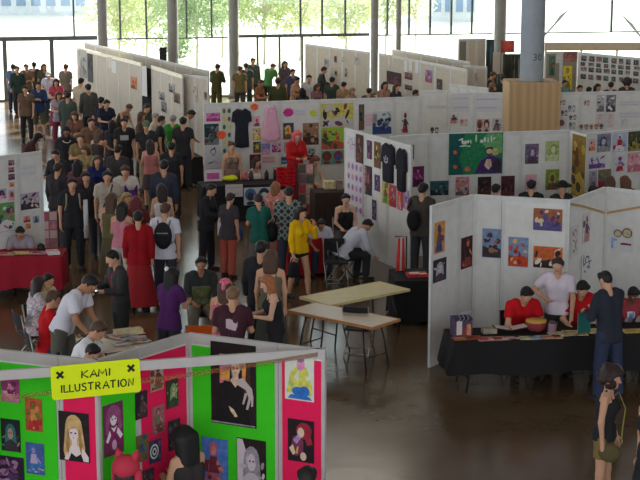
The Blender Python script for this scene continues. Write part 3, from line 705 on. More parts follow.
# garments on the wall
def garment(wl, x0, y0, x1, y1, outline, col, label, cat, neck=True, extra=None, m_=None):
    u0, _ = wl.hit(x0, (y0 + y1) / 2); u1, _ = wl.hit(x1, (y0 + y1) / 2); _, z1 = wl.hit((x0 + x1) / 2, y0); _, z0 = wl.hit((x0 + x1) / 2, y1)
    w, h = u1 - u0, z1 - z0
    root = thing(cat.replace(' ', '_').replace('-', '_'), label, cat, wl.pt((u0 + u1) / 2, z0, .012), wl.rz, 'garments pinned up for sale')
    pts = [((x - .5) * w, z * h) for x, z in outline]
    m = MB(); n = len(pts); cxm = sum(p[0] for p in pts) / n; czm = sum(p[1] for p in pts) / n
    vs = [(x, 0, z) for x, z in pts] + [(x, -.03, z) for x, z in pts] + [(cxm + (x - cxm) * .8, -.06, czm + (z - czm) * .86) for x, z in pts]
    fs = [tuple(range(n))[::-1]] + [(r * n + i, r * n + (i + 1) % n, (r + 1) * n + (i + 1) % n, (r + 1) * n + i) for r in (0, 1) for i in range(n)] + [tuple(range(2 * n, 3 * n))]
    m.add(vs, fs, 0, False); m.build('fabric', m_ or mat(col, .9), root)
    if neck:
        m = MB(); m.tube([(-.11 * w, -.05, h * .985), (-.06 * w, -.06, h * .93), (.06 * w, -.06, h * .93), (.11 * w, -.05, h * .985)], .012, 6); m.build('collar', mat([min(255, v * 1.15 + 12) for v in col], .9), root)
    if extra: extra(root, w, h)
    return root
DRESS = [(.0, .66), (.06, .9), (.3, .99), (.42, .95), (.58, .95), (.7, .99), (.94, .9), (1, .66), (.84, .64), (.8, .55), (.86, .02), (.5, 0), (.14, .03), (.2, .55), (.16, .64)]
PINKD = [(.1, .45), (.2, .7), (.2, .86), (.3, .99), (.38, .99), (.42, .88), (.58, .88), (.62, .99), (.7, .99), (.8, .86), (.8, .7), (.9, .45), (1, .14), (.8, .02), (.6, .0), (.5, .03), (.36, 0), (.18, .03), (0, .14)]
TEE = [(.0, .5), (.05, .9), (.3, .99), (.42, .95), (.58, .95), (.7, .99), (.95, .9), (1, .5), (.86, .48), (.85, .02), (.5, 0), (.15, .02), (.14, .48)]
garment(C1, 231.5, 108, 252, 148, DRESS, (40, 42, 52), 'black short-sleeved dress pinned on the white wall', 'dress')
garment(C1, 261, 105, 281, 143, PINKD, (222, 168, 188), 'pale pink frilled dress pinned beside the black one', 'dress')
for (x, y, rr, c, lb) in ((221.5, 135, 5.6, (236, 92, 50), 'orange star-shaped tag over the dark teal print'), (254.5, 107, 4.6, (236, 92, 50), 'orange star-shaped tag right of the black dress'), (288.5, 112.5, 6.0, (196, 50, 140), 'magenta star-shaped tag right of the pink dress'), (313.5, 113, 4.4, (196, 206, 60), 'lime star-shaped tag at the top of the dress booth')):
    u, z = C1.hit(x, y); s = rr / F * 36.5
    pts = [((s if k % 2 == 0 else s * .78) * math.cos(2 * PI * k / 20), (s if k % 2 == 0 else s * .78) * .8 * math.sin(2 * PI * k / 20)) for k in range(20)]
    m = MB(); m.prism(pts, -.006, 0); tag(m.build('price_tag', flat(c), None, C1.pt(u, z, .016), C1.rz), lb, 'tag', 'star-shaped tags on the dress booth')
# boards right of it
C3 = Wall((420, 90.5), (449, 90.5)); C4 = Wall((449, 93), (503, 92.5))
panels(C3, [0, C3.L], 'plain white board with one ruled line, left of the violet writing', CG)
panels(C4, atpx(C4, [474]), ['white panel with violet writing, left half', 'white panel with violet writing beside the plywood casing'], CG)
BP = 'drawings on the white writing boards'
for (wl, x0, y0, x1, y1, pal, kd, lb) in (
    (C3, 426, 105.5, 447.5, 108.5, [(208, 205, 202), (90, 88, 96)], 'text', 'thin strip with a dark written line'),
    (C3, 430, 127, 439, 133.5, [(206, 202, 198), (70, 56, 58), (80, 70, 70)], 'heads', 'small dark scribble low on the plain board'),
    (C4, 452, 94, 470, 112, [(206, 203, 204), (176, 166, 200)], 'text', 'violet handwriting on the left board'),
    (C4, 475, 95, 501, 112, [(206, 203, 206), (160, 154, 204)], 'text', 'violet handwriting beside the plywood casing'),
    (C4, 449.5, 114, 459, 124, [(206, 200, 198), (60, 64, 70), (190, 120, 110), (76, 76, 80)], 'body', 'cartoon with a dark hat on the left board'),
    (C4, 460, 119, 468, 126, [(206, 200, 196), (170, 110, 110), (206, 150, 130)], 'heads', 'reddish scribble right of the dark hat cartoon'),
    (C4, 476.5, 119, 490, 132, [(190, 170, 165), (150, 80, 80), (90, 60, 60), (206, 170, 150)], 'heads', 'reddish pair of cartoon heads left of the casing'),
    (C4, 492, 118.5, 503, 131, [(190, 184, 184), (70, 66, 76), (130, 100, 100), (90, 80, 90)], 'body', 'dark grey cartoon beside the plywood casing')):
    poster(wl, x0, y0, x1, y1, pal, kd, lb, BP)
# shirt wall (the left wing, seen at a slant)
D1 = Wall((344.5, 128), (411, 146))
panels(D1, even(D1, 3), ['slanted white panel covered with small pink prints', 'slanted white panel left of the black shirts', 'slanted white panel carrying the black shirts'], 'slanted panels of the shirt wall')
DP = 'prints on the slanted shirt wall'
for (x0, y0, x1, y1, pal, kd, lb) in (
    (346, 136, 354, 158, [(206, 200, 204), LAV, (170, 120, 150), (110, 90, 110)], 'sketch', 'pale lilac sketch at the left end of the shirt wall'),
    (346, 162, 362, 214, [(208, 202, 206), (176, 116, 160), (196, 140, 170), (150, 120, 170)], 'grid', 'sheet of repeating pink motifs at the left end of the shirt wall'),
    (355, 134.5, 362, 163, [(70, 46, 44), (170, 110, 80), (110, 60, 50), DRK], 'body', 'narrow brown figure print at the top of the shirt wall'),
    (366, 140.5, 370.5, 159, [(90, 60, 84), PUR, (150, 90, 110), DRK], 'body', 'narrow purple print at the top of the shirt wall'),
    (373, 142, 379.5, 168, [(110, 76, 50), YEL, BRN, (60, 60, 50)], 'body', 'narrow tan print just left of the first black shirt'),
    (363.5, 166, 370.5, 195, [(60, 42, 60), (170, 110, 100), (90, 50, 60), DRK], 'figure', 'dark violet figure print in the middle of the shirt wall'),
    (373.5, 175, 378.5, 191, [(90, 64, 90), LAV, PUR, DRK], 'body', 'small violet print below the tan one'),
    (371, 200, 375, 220, [(80, 60, 80), LAV, PUR, DRK], 'body', 'lowest narrow dark print of the shirt wall'),
    (381, 182, 388, 204, [(196, 170, 100), RED, GRN, BRN], 'body', 'yellow print under the first black shirt'),
    (388.5, 185, 395, 207, [(170, 70, 80), PNK, RED, BRN], 'body', 'red print under the first black shirt'),
    (396.5, 188, 401.5, 210, [(200, 60, 66), RED, PNK, ORG], 'body', 'bright red print under the second black shirt'),
    (402, 190, 408, 209, [(150, 130, 160), LAV, PNK, PUR], 'body', 'lilac print under the second black shirt')):
    poster(D1, x0, y0, x1, y1, pal, kd, lb, DP)
def logo(root, w, h):
    m = MB()
    for k, (x, z, a) in enumerate(((-.12, .6, 70), (0, .64, 90), (.12, .6, 110), (-.06, .53, 20), (.07, .53, -20))):
        m.box((0, 0, 0), (.11 * w + .03, .004, .028), 0, Matrix.Translation((x * w, -.064, z * h)) @ Matrix.Rotation(R(a), 4, 'Y'))
    m.build('chest_print', flat((190, 186, 196)), root)
garment(D1, 381.5, 143, 394.5, 183, TEE, (36, 34, 44), 'black shirt with a pale chest mark on the slanted wall', 'shirt', extra=logo)
garment(D1, 396.5, 148, 406.5, 192, TEE, (34, 32, 40), 'plain black shirt hanging furthest right on the slanted wall', 'shirt')
# booth with the green banner
E1 = Wall((391, 136.5), (430, 134)); E2 = Wall((430, 134), (570, 130)); E3 = Wall((570, 131), (586, 135.5)); E4 = Wall((586, 133.5), (670, 126))
EG = 'white panels of the green-banner booth'
panels(E1, [0, E1.L], 'white panel with the magenta print behind the man with the shoulder bag', EG)
panels(E2, atpx(E2, [449, 503, 521.5]), ['white panel left of the green banner', 'white panel behind the green banner', 'narrow white panel right of the green banner', 'white panel with the yellow-green portraits'], EG)
panels(E3, [0, E3.L], 'narrow slanted panel bearing the tall yellow-brown artwork', EG)
panels(E4, even(E4, 3), ['white panel with violet and grey prints, right of the yellow artwork', 'white panel with the dark green print at the right edge', 'white panel beyond the right edge of the picture'], EG)
EP = 'prints on the green-banner booth'
def ban(r):
    s = [('p', [(0, 0), (.28, 0), (.2, .4), (.3, 1), (0, 1)], 1), ('p', [(.7, 1), (1, 1), (1, .5), (.72, .55), (.6, .8)], 2), ('p', [(.48, .03), (.6, .34), (.76, .46), (1, .36), (1, .02)], 3),
         ('e', .76, .56, .1, .1, 4, 0), ('e', .86, .54, .07, .09, 5, 0), ('e', .75, .55, .06, .06, 6, 0), ('p', [(.66, .2), (.7, .36), (.78, .36), (.8, .2), (.74, .1)], 6), ('e', .9, .2, .08, .14, 9, 0),
         ('e', .12, .55, .035, .05, 7, 0), ('e', .12, .2, .035, .05, 7, 0), ('e', .35, .14, .05, .06, 8, 0)]
    for (x, y, rx, ry, a) in ((.22, .86, .05, .018, .4), (.25, .8, .02, .07, .2), (.3, .78, .03, .05, 0), (.35, .8, .025, .04, 0), (.4, .8, .012, .05, .2), (.5, .88, .016, .09, 0), (.6, .8, .03, .045, .3), (.66, .84, .025, .06, 0), (.72, .83, .012, .07, 0), (.78, .85, .012, .08, .1), (.83, .86, .03, .02, .5), (.26, .7, .07, .016, .1), (.36, .69, .04, .014, 0)):
        s.append(('e', x, y, rx, ry, 10, a))
    return s
poster(E2, 449, 133.2, 503, 174.5, [(38, 122, 78), (28, 84, 84), (104, 160, 104), (72, 40, 104), (70, 50, 60), (180, 170, 110), (206, 180, 150), (206, 110, 60), (210, 110, 90), (50, 40, 50), (206, 216, 206)], None, 'large green banner with white lettering and a purple cloaked figure', EP, 'banner', 'banner', extra=ban)
for (wl, x0, y0, x1, y1, pal, kd, lb) in (
    (E1, 413, 166.5, 424.5, 187, [(110, 30, 84), (190, 120, 170), (70, 24, 60), (150, 50, 110)], 'body', 'magenta print left of the man with the shoulder bag'),
    (E1, 411.5, 145, 414.5, 159.5, [(80, 44, 76), PUR], 'scene', 'narrow purple strip at the top of the white panel'),
    (E2, 430.5, 181, 449, 195.5, [(54, 88, 96), (40, 40, 50), (110, 140, 130), TEA], 'scene', 'dark teal landscape print left of the sunset print'),
    (E2, 456, 177, 469.5, 195.5, [(190, 130, 130), (110, 90, 110), (210, 160, 130), LAV], 'scene', 'pink and orange sunset print under the banner'),
    (E2, 478, 177, 491.5, 196, [(54, 36, 44), (90, 50, 54), BRN, DRK], 'scene', 'dark print under the right half of the banner'),
    (E2, 501.5, 176, 515, 196, [(80, 38, 52), (110, 60, 66), DRK, (60, 30, 40)], 'scene', 'maroon print right of and below the banner'),
    (E2, 525.5, 144, 539, 164, [(110, 96, 120), (190, 170, 160), PUR, (80, 64, 76)], 'figure', 'purple-grey portrait at top left of the four on white'),
    (E2, 546, 141, 559.5, 161, [(170, 180, 120), (214, 206, 180), (140, 160, 90), (196, 200, 150)], 'figure', 'pale yellow-green portrait at the top of the panel'),
    (E2, 546, 169.5, 559.5, 190, [(116, 140, 60), (90, 70, 50), (160, 150, 70), BRN], 'figure', 'darker yellow-green portrait half behind the hatted head'),
    (E2, 525.5, 174.5, 537, 190, [(206, 170, 176), (210, 140, 140), PNK, (196, 190, 206)], 'figure', 'pink portrait behind the round dark head'),
    (E3, 570.8, 135, 584, 197, [(140, 110, 50), (190, 160, 70), (110, 64, 40), (80, 70, 60)], 'scene', 'tall yellow-brown artwork covering the slanted panel'),
    (E4, 589.5, 139, 596, 151, [(206, 190, 186), ORG, RED, PNK], 'scene', 'small orange-red print at the left of the right-hand group'),
    (E4, 598, 134, 611.5, 152, [(130, 128, 150), (190, 186, 196), (80, 76, 100), GRY], 'figure', 'grey-violet portrait in the right-hand group'),
    (E4, 589.5, 156, 606, 168.5, [(206, 202, 208), PUR, (120, 90, 160), LAV], 'scene', 'white print with a violet bird-like blot'),
    (E4, 613.5, 133, 627.5, 152, [(180, 186, 206), (120, 110, 140), (214, 210, 220), RED], 'body', 'pale blue print second from the right edge'),
    (E4, 629, 131.5, 642, 151, [(70, 76, 56), (150, 140, 70), (100, 80, 60), DRK], 'scene', 'dark green print at the right edge'),
    (E4, 615, 155.5, 626, 172, [(200, 198, 206), (90, 80, 130), RED, LAV], 'body', 'white print of a small violet figure'),
    (E4, 628.5, 152.5, 642, 172, [(206, 160, 170), (190, 110, 130), PNK, SKIN], 'scene', 'rose print at the right edge under the dark green one'),
    (E4, 590, 171, 597.5, 187, [(170, 166, 176), GRY, (110, 100, 120), LAV], 'body', 'grey print above the bent dark head'),
    (E4, 599, 169.5, 611.5, 188, [(130, 100, 90), RED, GRN, PUR], 'scene', 'many-coloured print above the two brown heads')):
    poster(wl, x0, y0, x1, y1, pal, kd, lb, EP)
# far right wall of drawings
H1 = Wall((555, 92.5), (606, 91.5)); H2 = Wall((606, 91.5), (690, 90))
panels(H1, even(H1, 2), ['white panel with small cartoon scribbles beside the plywood casing', 'white panel with the grey comic page'], 'white drawing boards right of the casing')
panels(H2, even(H2, 2), ['white panel with thin written lines at the right edge', 'white board beyond the right edge behind the rose print'], 'white drawing boards right of the casing')
for (wl, x0, y0, x1, y1, pal, kd, lb) in (
    (H1, 558.5, 100, 566, 105, [(205, 203, 202), (96, 90, 100), BRN], 'heads', 'dark scribble at the top left of the cartoon board'),
    (H1, 568, 105, 576, 112, [(205, 203, 202), (96, 96, 110), GRY], 'heads', 'grey scribble in the middle of the cartoon board'),
    (H1, 561, 110, 568, 116, [(205, 203, 202), (110, 100, 110), BRN], 'heads', 'small scribble above the brown cartoon head'),
    (H1, 569, 115, 577, 120, [(205, 200, 198), (130, 100, 100), BRN], 'heads', 'brownish scribble right of the brown cartoon head'),
    (H1, 558, 118, 567, 128, [(205, 200, 198), (140, 90, 84), (120, 70, 66)], 'ring', 'round brown cartoon head low on the board'),
    (H1, 569, 122, 576, 129, [(205, 203, 202), (90, 90, 96), GRY], 'heads', 'dark scribble at the bottom of the cartoon board'),
    (H1, 584, 100, 590, 105.5, [(206, 200, 196), (196, 150, 130), BRN], 'heads', 'faint tan scribble left of the grey comic page'),
    (H1, 579, 124, 604, 129.5, [(206, 200, 196), (150, 100, 100), (110, 90, 90), (196, 150, 120)], 'heads', 'row of little cartoon heads along the bottom'),
    (H1, 597, 95, 604.5, 112, [(180, 178, 180), (110, 106, 112), PAP, GRY], 'scene', 'left half of the grey comic page'),
    (H2, 606.5, 95, 616, 112, [(120, 116, 122), (70, 68, 76), GRY, PAP], 'scene', 'dark half of the grey comic page'),
    (H2, 607.5, 113, 614.5, 128, [(206, 196, 194), (196, 140, 130), (206, 160, 140), SKIN], 'sketch', 'reddish sketch under the dark half of the comic page'),
    (H1, 596, 113, 605, 127, [(206, 196, 194), (196, 130, 120), (150, 100, 100), SKIN], 'sketch', 'reddish sketch under the left half of the comic page'),
    (H2, 619, 101, 641, 106, [(205, 203, 204), (150, 146, 160)], 'text', 'upper written line at the right edge'),
    (H2, 619, 112, 641, 118, [(205, 203, 204), (156, 152, 166)], 'text', 'lower written line at the right edge'),
    (H2, 621, 118.5, 629, 127, [(205, 203, 204), (170, 166, 176), GRY], 'sketch', 'faint grey figure under the written lines')):
    poster(wl, x0, y0, x1, y1, pal, kd, lb, BP)
# ================================================================= far rows
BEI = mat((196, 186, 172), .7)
A1 = Wall((76.5, 47), (141, 63)); A1b = Wall((151, 65.5), (182, 75)); A2 = Wall((182, 74), (208, 77))
AG = 'beige panels of the long far left wall'
SUNR = mat((244, 238, 214), .4)  # pale cream puts the sunlit strip into the rail colour
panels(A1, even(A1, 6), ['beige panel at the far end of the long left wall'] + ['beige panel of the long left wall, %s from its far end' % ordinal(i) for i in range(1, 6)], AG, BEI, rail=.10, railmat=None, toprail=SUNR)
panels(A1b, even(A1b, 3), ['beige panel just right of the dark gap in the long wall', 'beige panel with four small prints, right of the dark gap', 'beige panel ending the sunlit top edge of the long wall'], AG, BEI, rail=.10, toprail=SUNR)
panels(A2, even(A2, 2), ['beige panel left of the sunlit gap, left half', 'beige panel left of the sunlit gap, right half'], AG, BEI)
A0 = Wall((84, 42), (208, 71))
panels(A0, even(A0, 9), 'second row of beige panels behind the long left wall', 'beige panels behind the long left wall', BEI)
m = MB()
d0, d1 = A1.b + (A1b.a - A1.b) * .04, A1b.a - (A1b.a - A1.b) * .04
dv = (d1 - d0); L = dv.length; pts = [(i / 16 * L, .03 * math.sin(i * 1.7)) for i in range(17)]
for i in range(16):
    m.add([(pts[i][0], pts[i][1], .02), (pts[i + 1][0], pts[i + 1][1], .02), (pts[i + 1][0], pts[i + 1][1], 2.35), (pts[i][0], pts[i][1], 2.35)], [(0, 1, 2, 3)], 0, True)
o = tag(m.build('shade_sheet', mat((46, 46, 48), .9), None, d0, math.atan2(dv.y, dv.x)), 'dark sheet standing in for the shade in the gap of the long left wall', 'shade_sheet')  # dark sheet added for the shade beyond the open gap
sm = o.modifiers.new('thickness', 'SOLIDIFY'); sm.thickness = .012
AP = 'sheets on the long left wall'
for (wl, x0, y0, x1, y1, pal, kd, lb) in (
    (A1, 78.5, 50, 86, 78, [(186, 182, 172), (150, 148, 140), GRY, (120, 120, 116)], 'scene', 'grey patterned hanging at the far end of the long wall'),
    (A1, 87, 54, 92, 82, [(58, 64, 64), (80, 84, 84), DRK], 'scene', 'dark narrow hanging beside the grey patterned one'),
    (A1, 107, 57, 111, 68, [(216, 208, 190), PAP], 'text', 'cream sheet hanging at the top of the long wall'),
    (A1, 111, 61, 116, 73, [(224, 222, 220), PAP], 'text', 'white sheet overlapping the cream one on the long wall'),
    (A1, 130, 77, 136, 89, [(196, 140, 110), (150, 80, 60), ORG, BRN], 'figure', 'orange-brown print on the plain beige wall'),
    (A1b, 158, 92, 163.5, 100, [(160, 156, 150), (80, 76, 80), GRY, DRK], 'figure', 'grey print at left right of the dark gap'),
    (A1b, 160.5, 102, 165.5, 112, [(120, 120, 130), (60, 60, 76), GRY, DRK], 'figure', 'dark blue-grey print below the grey one'),
    (A1b, 168, 84, 173.5, 92.5, [(176, 172, 170), (110, 100, 110), GRY, DRK], 'figure', 'pale grey print near the sunlit top edge'),
    (A1b, 173, 93, 179, 103, [(140, 110, 100), (80, 56, 56), BRN, DRK], 'figure', 'brown print right of the grey prints'),
    (A2, 192, 86, 196.5, 94, [(196, 188, 176), (90, 84, 90), DRK], 'sketch', 'slanting dark sketch on the end panel'),
    (A2, 194, 95, 197, 102, [(190, 180, 170), (120, 100, 96), DRK], 'sketch', 'lower dark sketch on the end panel'),
    (A2, 203.5, 92, 206.5, 100, [(150, 130, 124), (90, 70, 70), DRK], 'figure', 'small brown print at the edge of the end panel')):
    poster(wl, x0, y0, x1, y1, pal, kd, lb, AP)
# white sheet hanging in the gap
a = P(141, 65, 2.42); b2 = P(150, 67, 2.42)
m = MB(); m.box((-.1, 0, -.45), ((b2 - a).length * .55, .006, .9)); tag(m.build('hanging_sheet', flat((218, 214, 212)), None, (a + b2) / 2 + Vector((0, -.1, 0)), math.atan2((b2 - a).y, (b2 - a).x)), 'long white sheet hanging in front of the dark gap', 'sheet')
Q1 = Wall((305, 43.5), (369, 52)); Q2 = Wall((379, 53), (467, 69.5)); Q3 = Wall((436, 83), (503, 93)) if False else None
QG = 'beige panels of the far middle wall'
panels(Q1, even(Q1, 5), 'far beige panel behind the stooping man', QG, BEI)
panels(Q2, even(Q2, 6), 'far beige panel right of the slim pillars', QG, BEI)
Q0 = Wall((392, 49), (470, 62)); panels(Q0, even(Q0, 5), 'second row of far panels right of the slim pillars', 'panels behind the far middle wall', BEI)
QP = 'sheets on the far middle wall'
for (wl, x0, y0, x1, y1, pal, kd, lb) in (
    (Q1, 324, 59, 328.5, 67, [(170, 166, 170), (110, 110, 120), GRY], 'figure', 'grey print at the left end of the far middle wall'),
    (Q1, 333.5, 56, 336, 62.5, [(130, 100, 110), (90, 60, 76), DRK], 'figure', 'small maroon print on the far middle wall'),
    (Q1, 341, 57, 345, 62, [(190, 184, 180), (130, 126, 130), DRK], 'sketch', 'small pale sketch on the far middle wall'),
    (Q1, 354, 57, 358.5, 65, [(184, 180, 178), (90, 90, 100), DRK], 'sketch', 'dark sketch above the stooping man'),
    (Q1, 334, 71, 336.5, 75.5, [(150, 120, 130), (90, 60, 80), DRK], 'figure', 'tiny maroon print lower on the far middle wall'),
    (Q1, 344, 68, 346.5, 77, [(160, 156, 150), (100, 100, 100), DRK], 'body', 'thin grey print left of the stooping man'),
    (Q2, 386, 72, 400.5, 85, [(62, 44, 54), (110, 60, 70), (90, 50, 60), DRK], 'scene', 'dark maroon poster above two seated heads'),
    (Q2, 387, 55, 390, 65, [(216, 200, 170), PAP], 'text', 'cream slip hanging at the left of the pillars wall'),
    (Q2, 403.5, 61, 407, 72, [(220, 218, 218), PAP], 'text', 'left white slip over the brown print'),
    (Q2, 408, 61, 411.5, 71, [(220, 218, 218), PAP], 'text', 'middle white slip over the brown print'),
    (Q2, 414.5, 62, 418, 73, [(220, 218, 218), PAP], 'text', 'right white slip over the brown print'),
    (Q2, 404, 72.5, 411.5, 79.5, [(140, 100, 110), (80, 56, 66), BRN], 'scene', 'small brown print under the white slips'),
    (Q2, 404, 85, 411.5, 90, [(120, 90, 100), (80, 56, 66), BRN], 'scene', 'brown print half hidden by the white panel top'),
    (Q2, 424.5, 70, 431.5, 82.5, [(130, 130, 170), (176, 76, 90), (90, 90, 150), PNK], 'scene', 'blue print with a red foot on the far wall'),
    (Q2, 436, 79, 441.5, 89.5, [(84, 76, 76), (120, 110, 100), DRK], 'figure', 'dark grey print above the plain white board')):
    poster(wl, x0, y0, x1, y1, pal, kd, lb, QP)
V1 = Wall((449, 84), (488, 88)); panels(V1, even(V1, 4), 'white panel above and behind the violet writing', 'white panels behind the violet writing')
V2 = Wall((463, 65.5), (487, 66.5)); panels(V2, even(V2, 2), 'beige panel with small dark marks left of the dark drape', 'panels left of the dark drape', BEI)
for (x0, y0, x1, y1, lb) in ((463, 74, 467, 81, 'dark curved mark on the panel left of the dark drape'), (474, 73, 477.5, 82, 'reddish mark on the panel left of the dark drape')):
    poster(V2, x0, y0, x1, y1, [(190, 182, 172), (90, 84, 90), (150, 90, 90)], 'sketch', lb, 'marks left of the dark drape')
Z1 = Wall((458.5, 39), (486, 38.5))
panels(Z1, even(Z1, 3), ['dark-covered panel at the left end of the far top booth', 'beige panel in the middle of the far top booth', 'beige panel right end of the far top booth'], 'panels of the far top booth', BEI, [(mat((128, 126, 122), .8), 'grey cloth cover'), None, None])
def drape(px0, px1, pytop, Y, z1, col, label):
    a, b2 = PD(px0, pytop, Y), PD(px1, pytop, Y); w = b2.x - a.x
    m = MB(); N = 18
    for i in range(N):
        x0, x1 = w * i / N, w * (i + 1) / N; y0, y1 = .06 * math.sin(i * 1.9), .06 * math.sin((i + 1) * 1.9)
        m.add([(x0, y0, .02), (x1, y1, .02), (x1, y1 * .5, z1), (x0, y0 * .5, z1)], [(0, 1, 2, 3)], 0, True)
    o = tag(m.build('drape', mat(col, .9), None, (a.x, Y, 0)), label, 'drape', 'drapes of the far top booth')
    o.modifiers.new('thickness', 'SOLIDIFY').thickness = .015
    return o
drape(486.5, 494, 40, 57.6, 2.45, (52, 66, 74), 'dark teal drape beside the far top booth')
drape(493, 521, 62, 53.9, 2.2, (66, 68, 62), 'dark green-grey drape left of the pale pillar')
drape(545, 560, 50, 52.8, 2.2, (84, 104, 84), 'grey-green drape just right of the pale pillar')
a = PD(508, 46.5, 53)
m = MB(); N = 8
for i in range(N):
    x0, x1 = -.22 + .44 * i / N, -.22 + .44 * (i + 1) / N
    m.add([(x0, .03 * math.sin(i), -.2), (x1, .03 * math.sin(i + 1), -.2), (x1, .03 * math.sin(i + 1), .2), (x0, .03 * math.sin(i), .2)], [(0, 1, 2, 3)], 1, True)
o = thing('flag', 'orange-red flag hung left of the pale pillar', 'flag', a)
f = m.build('cloth', [mat((206, 90, 74), .8)] * 2, o); f.modifiers.new('thickness', 'SOLIDIFY').thickness = .01
m = MB(); m.tube([(-.23, 0, .22), (-.23, 0, -a.z)], .018, 8); m.build('pole', DARKMETAL, o)
a = PD(497, 39, 53.5)
root = thing('banner_stand', 'pale tan banner stand between dark drape and flag', 'banner stand', (a.x, 53.1, 0))
m = MB(); m.box((0, 0, 1.95), (.34, .02, .75)); m.build('banner', flat((190, 178, 166)), root)
m = MB(); m.tube([(0, .03, 0), (0, .03, 2.3)], .015, 8); m.build('pole', DARKMETAL, root)
m = MB(); m.lathe([(.2, 0), (.2, .02), (.03, .04)], n=16); m.build('foot', DARKMETAL, root)
# fascia band and poster rows at far right
YF = 54.5
a, b2 = PD(545, 42.5, YF), PD(690, 42.5, YF)
root = thing('booth_fascia', 'long tan fascia band along the far booth at upper right', 'fascia', (a.x, YF, 0))
m = MB(); m.box(((b2.x - a.x) / 2, 0, a.z - .14), (b2.x - a.x, .12, .28)); m.build('band', mat((206, 188, 164), .7), root)
for k in range(5):
    m = MB(); m.box((.04 + k * (b2.x - a.x - .08) / 4, .04, (a.z - .28) / 2), (.06, .06, a.z - .28)); m.build('post', RAIL, root)
W1 = Wall((578, 52), (625, 56.5)); W2 = Wall((625, 56.5), (690, 62))
WG = 'white panels crowded with dark prints at upper right'
panels(W1, even(W1, 3), 'far white panel with rows of dark prints', WG)
panels(W2, even(W2, 3), 'far white panel at the right edge with dark prints', WG)
W3 = Wall((545, 51.5), (578, 51.5))
panels(W3, even(W3, 2), ['far panel just right of the pale pillar', 'far panel behind the yellow poster'], WG, mat((150, 140, 126), .8))
WP = 'dark prints on the far right panels'
poster(W3, 564, 52, 577, 62, [(150, 96, 92), (170, 120, 110), BRN], 'scene', 'brick red sheet above the yellow poster', WP)
poster(W3, 563, 66, 572, 90, [(222, 200, 60), (180, 150, 60), (140, 110, 50), YEL], 'body', 'bright yellow poster right of the pale pillar', WP)
poster(W3, 556, 52, 561, 63, [(210, 206, 200), (170, 180, 160), PAP], 'text', 'white sheet left of the brick red one', WP)
poster(W3, 549, 56, 555, 76, [(90, 120, 96), (130, 140, 110), TEA, BRN], 'body', 'green print beside the pale pillar', WP)
r = random.Random(5)
cols = [(110, 112, 118), (84, 92, 100), (120, 100, 104), (72, 96, 92), (128, 120, 116), (90, 84, 96)]
words = [['dark grey', 'slate', 'dusky pink', 'dark teal', 'taupe', 'violet-grey'][i] for i in range(6)]
for row, (ya, yb_) in enumerate(((55.5, 61), (62, 66), (67, 71.5), (74, 79))):
    for col in range(8):
        x0 = 580.5 + col * 7.5 + r.uniform(-.5, .5); x1 = x0 + r.uniform(4.2, 6)
        dy = (x0 - 580) * .085
        wl = W1 if x1 < 624 else W2
        if x0 < 625 < x1: x0 = 625.3; x1 = 630
        ci = (row * 5 + col * 7) % 6; c = cols[ci]
        poster(wl, x0, ya + dy, x1, yb_ + dy, [c, tuple(min(255, v + 60) for v in c), tuple(v // 2 for v in c), BRN], ['body', 'figure', 'scene'][(row + col) % 3],
               '%s print, %s in the %s row of the far right panels' % (words[ci], ordinal(col), ordinal(row)), WP)
# ------------------------------------------------------------------ tables, cloths, chairs and what lies on them
LEGM = mat((58, 58, 62), .4, .6, 0)
class Top:                                   # a table rectangle from its front edge seen in the photograph
    def __init__(s, p0, p1, depth, z=.74, L=None):
        a, b2 = P(p0[0], p0[1], z), P(p1[0], p1[1], z)
        s.u = (b2 - a); s.u.z = 0; s.L = L or s.u.length; s.u.normalize()
        s.n = Vector((-s.u.y, s.u.x, 0)); s.D = depth; s.z = z
        s.c = a + s.u * s.L / 2 + s.n * depth / 2; s.c.z = 0
        s.rz = math.atan2(s.u.y, s.u.x)
    def pt(s, px, py, dz=0): 
        q = P(px, py, s.z + dz); l = q - s.c
        x = max(-s.L / 2 + .1, min(s.L / 2 - .1, l.dot(s.u))); y = max(-s.D / 2 + .08, min(s.D / 2 - .08, l.dot(s.n)))
        q = s.c + s.u * x + s.n * y; q.z = s.z + dz
        return q
def table(tp, label, topm, group=None, edge=None):
    root = thing('folding_table', label, 'table', tp.c, tp.rz, group)
    L, D, z = tp.L, tp.D, tp.z
    m = MB(); m.box((0, 0, z - .016), (L, D, .026)); m.build('tabletop', topm, root)
    m = MB()
    for sy in (-1, 1): m.box((0, sy * (D / 2 - .012), z - .02), (L + .01, .026, .04))
    for sx in (-1, 1): m.box((sx * (L / 2 - .008), 0, z - .02), (.026, D - .05, .04))
    m.build('edge_band', edge or topm, root)
    for sx in (-1, 1):
        for sy in (-1, 1):
            m = MB(); x = sx * (L / 2 - .22); y = sy * (D / 2 - .09)
            m.tube([(x - sx * .06, y * .8, z - .03), (x, y, .35), (x + sx * .06, y * 1.08, .0)], .014, 8); m.build('leg', LEGM, root)
        x = sx * (L / 2 - .22)
        for pts in ([(x + sx * .035, -(D / 2 - .09) * 1.02, .2), (x + sx * .035, (D / 2 - .09) * 1.02, .2)],
                    [(x - sx * .05, -(D / 2 - .1) * .82, z - .1), (x - sx * .05, (D / 2 - .1) * .82, z - .1)],
                    [(x - sx * .03, 0, z - .12), (x - sx * .3, 0, z - .04)]):
            m = MB(); m.tube(pts, .011, 8); m.build('leg_brace', LEGM, root)
    return root
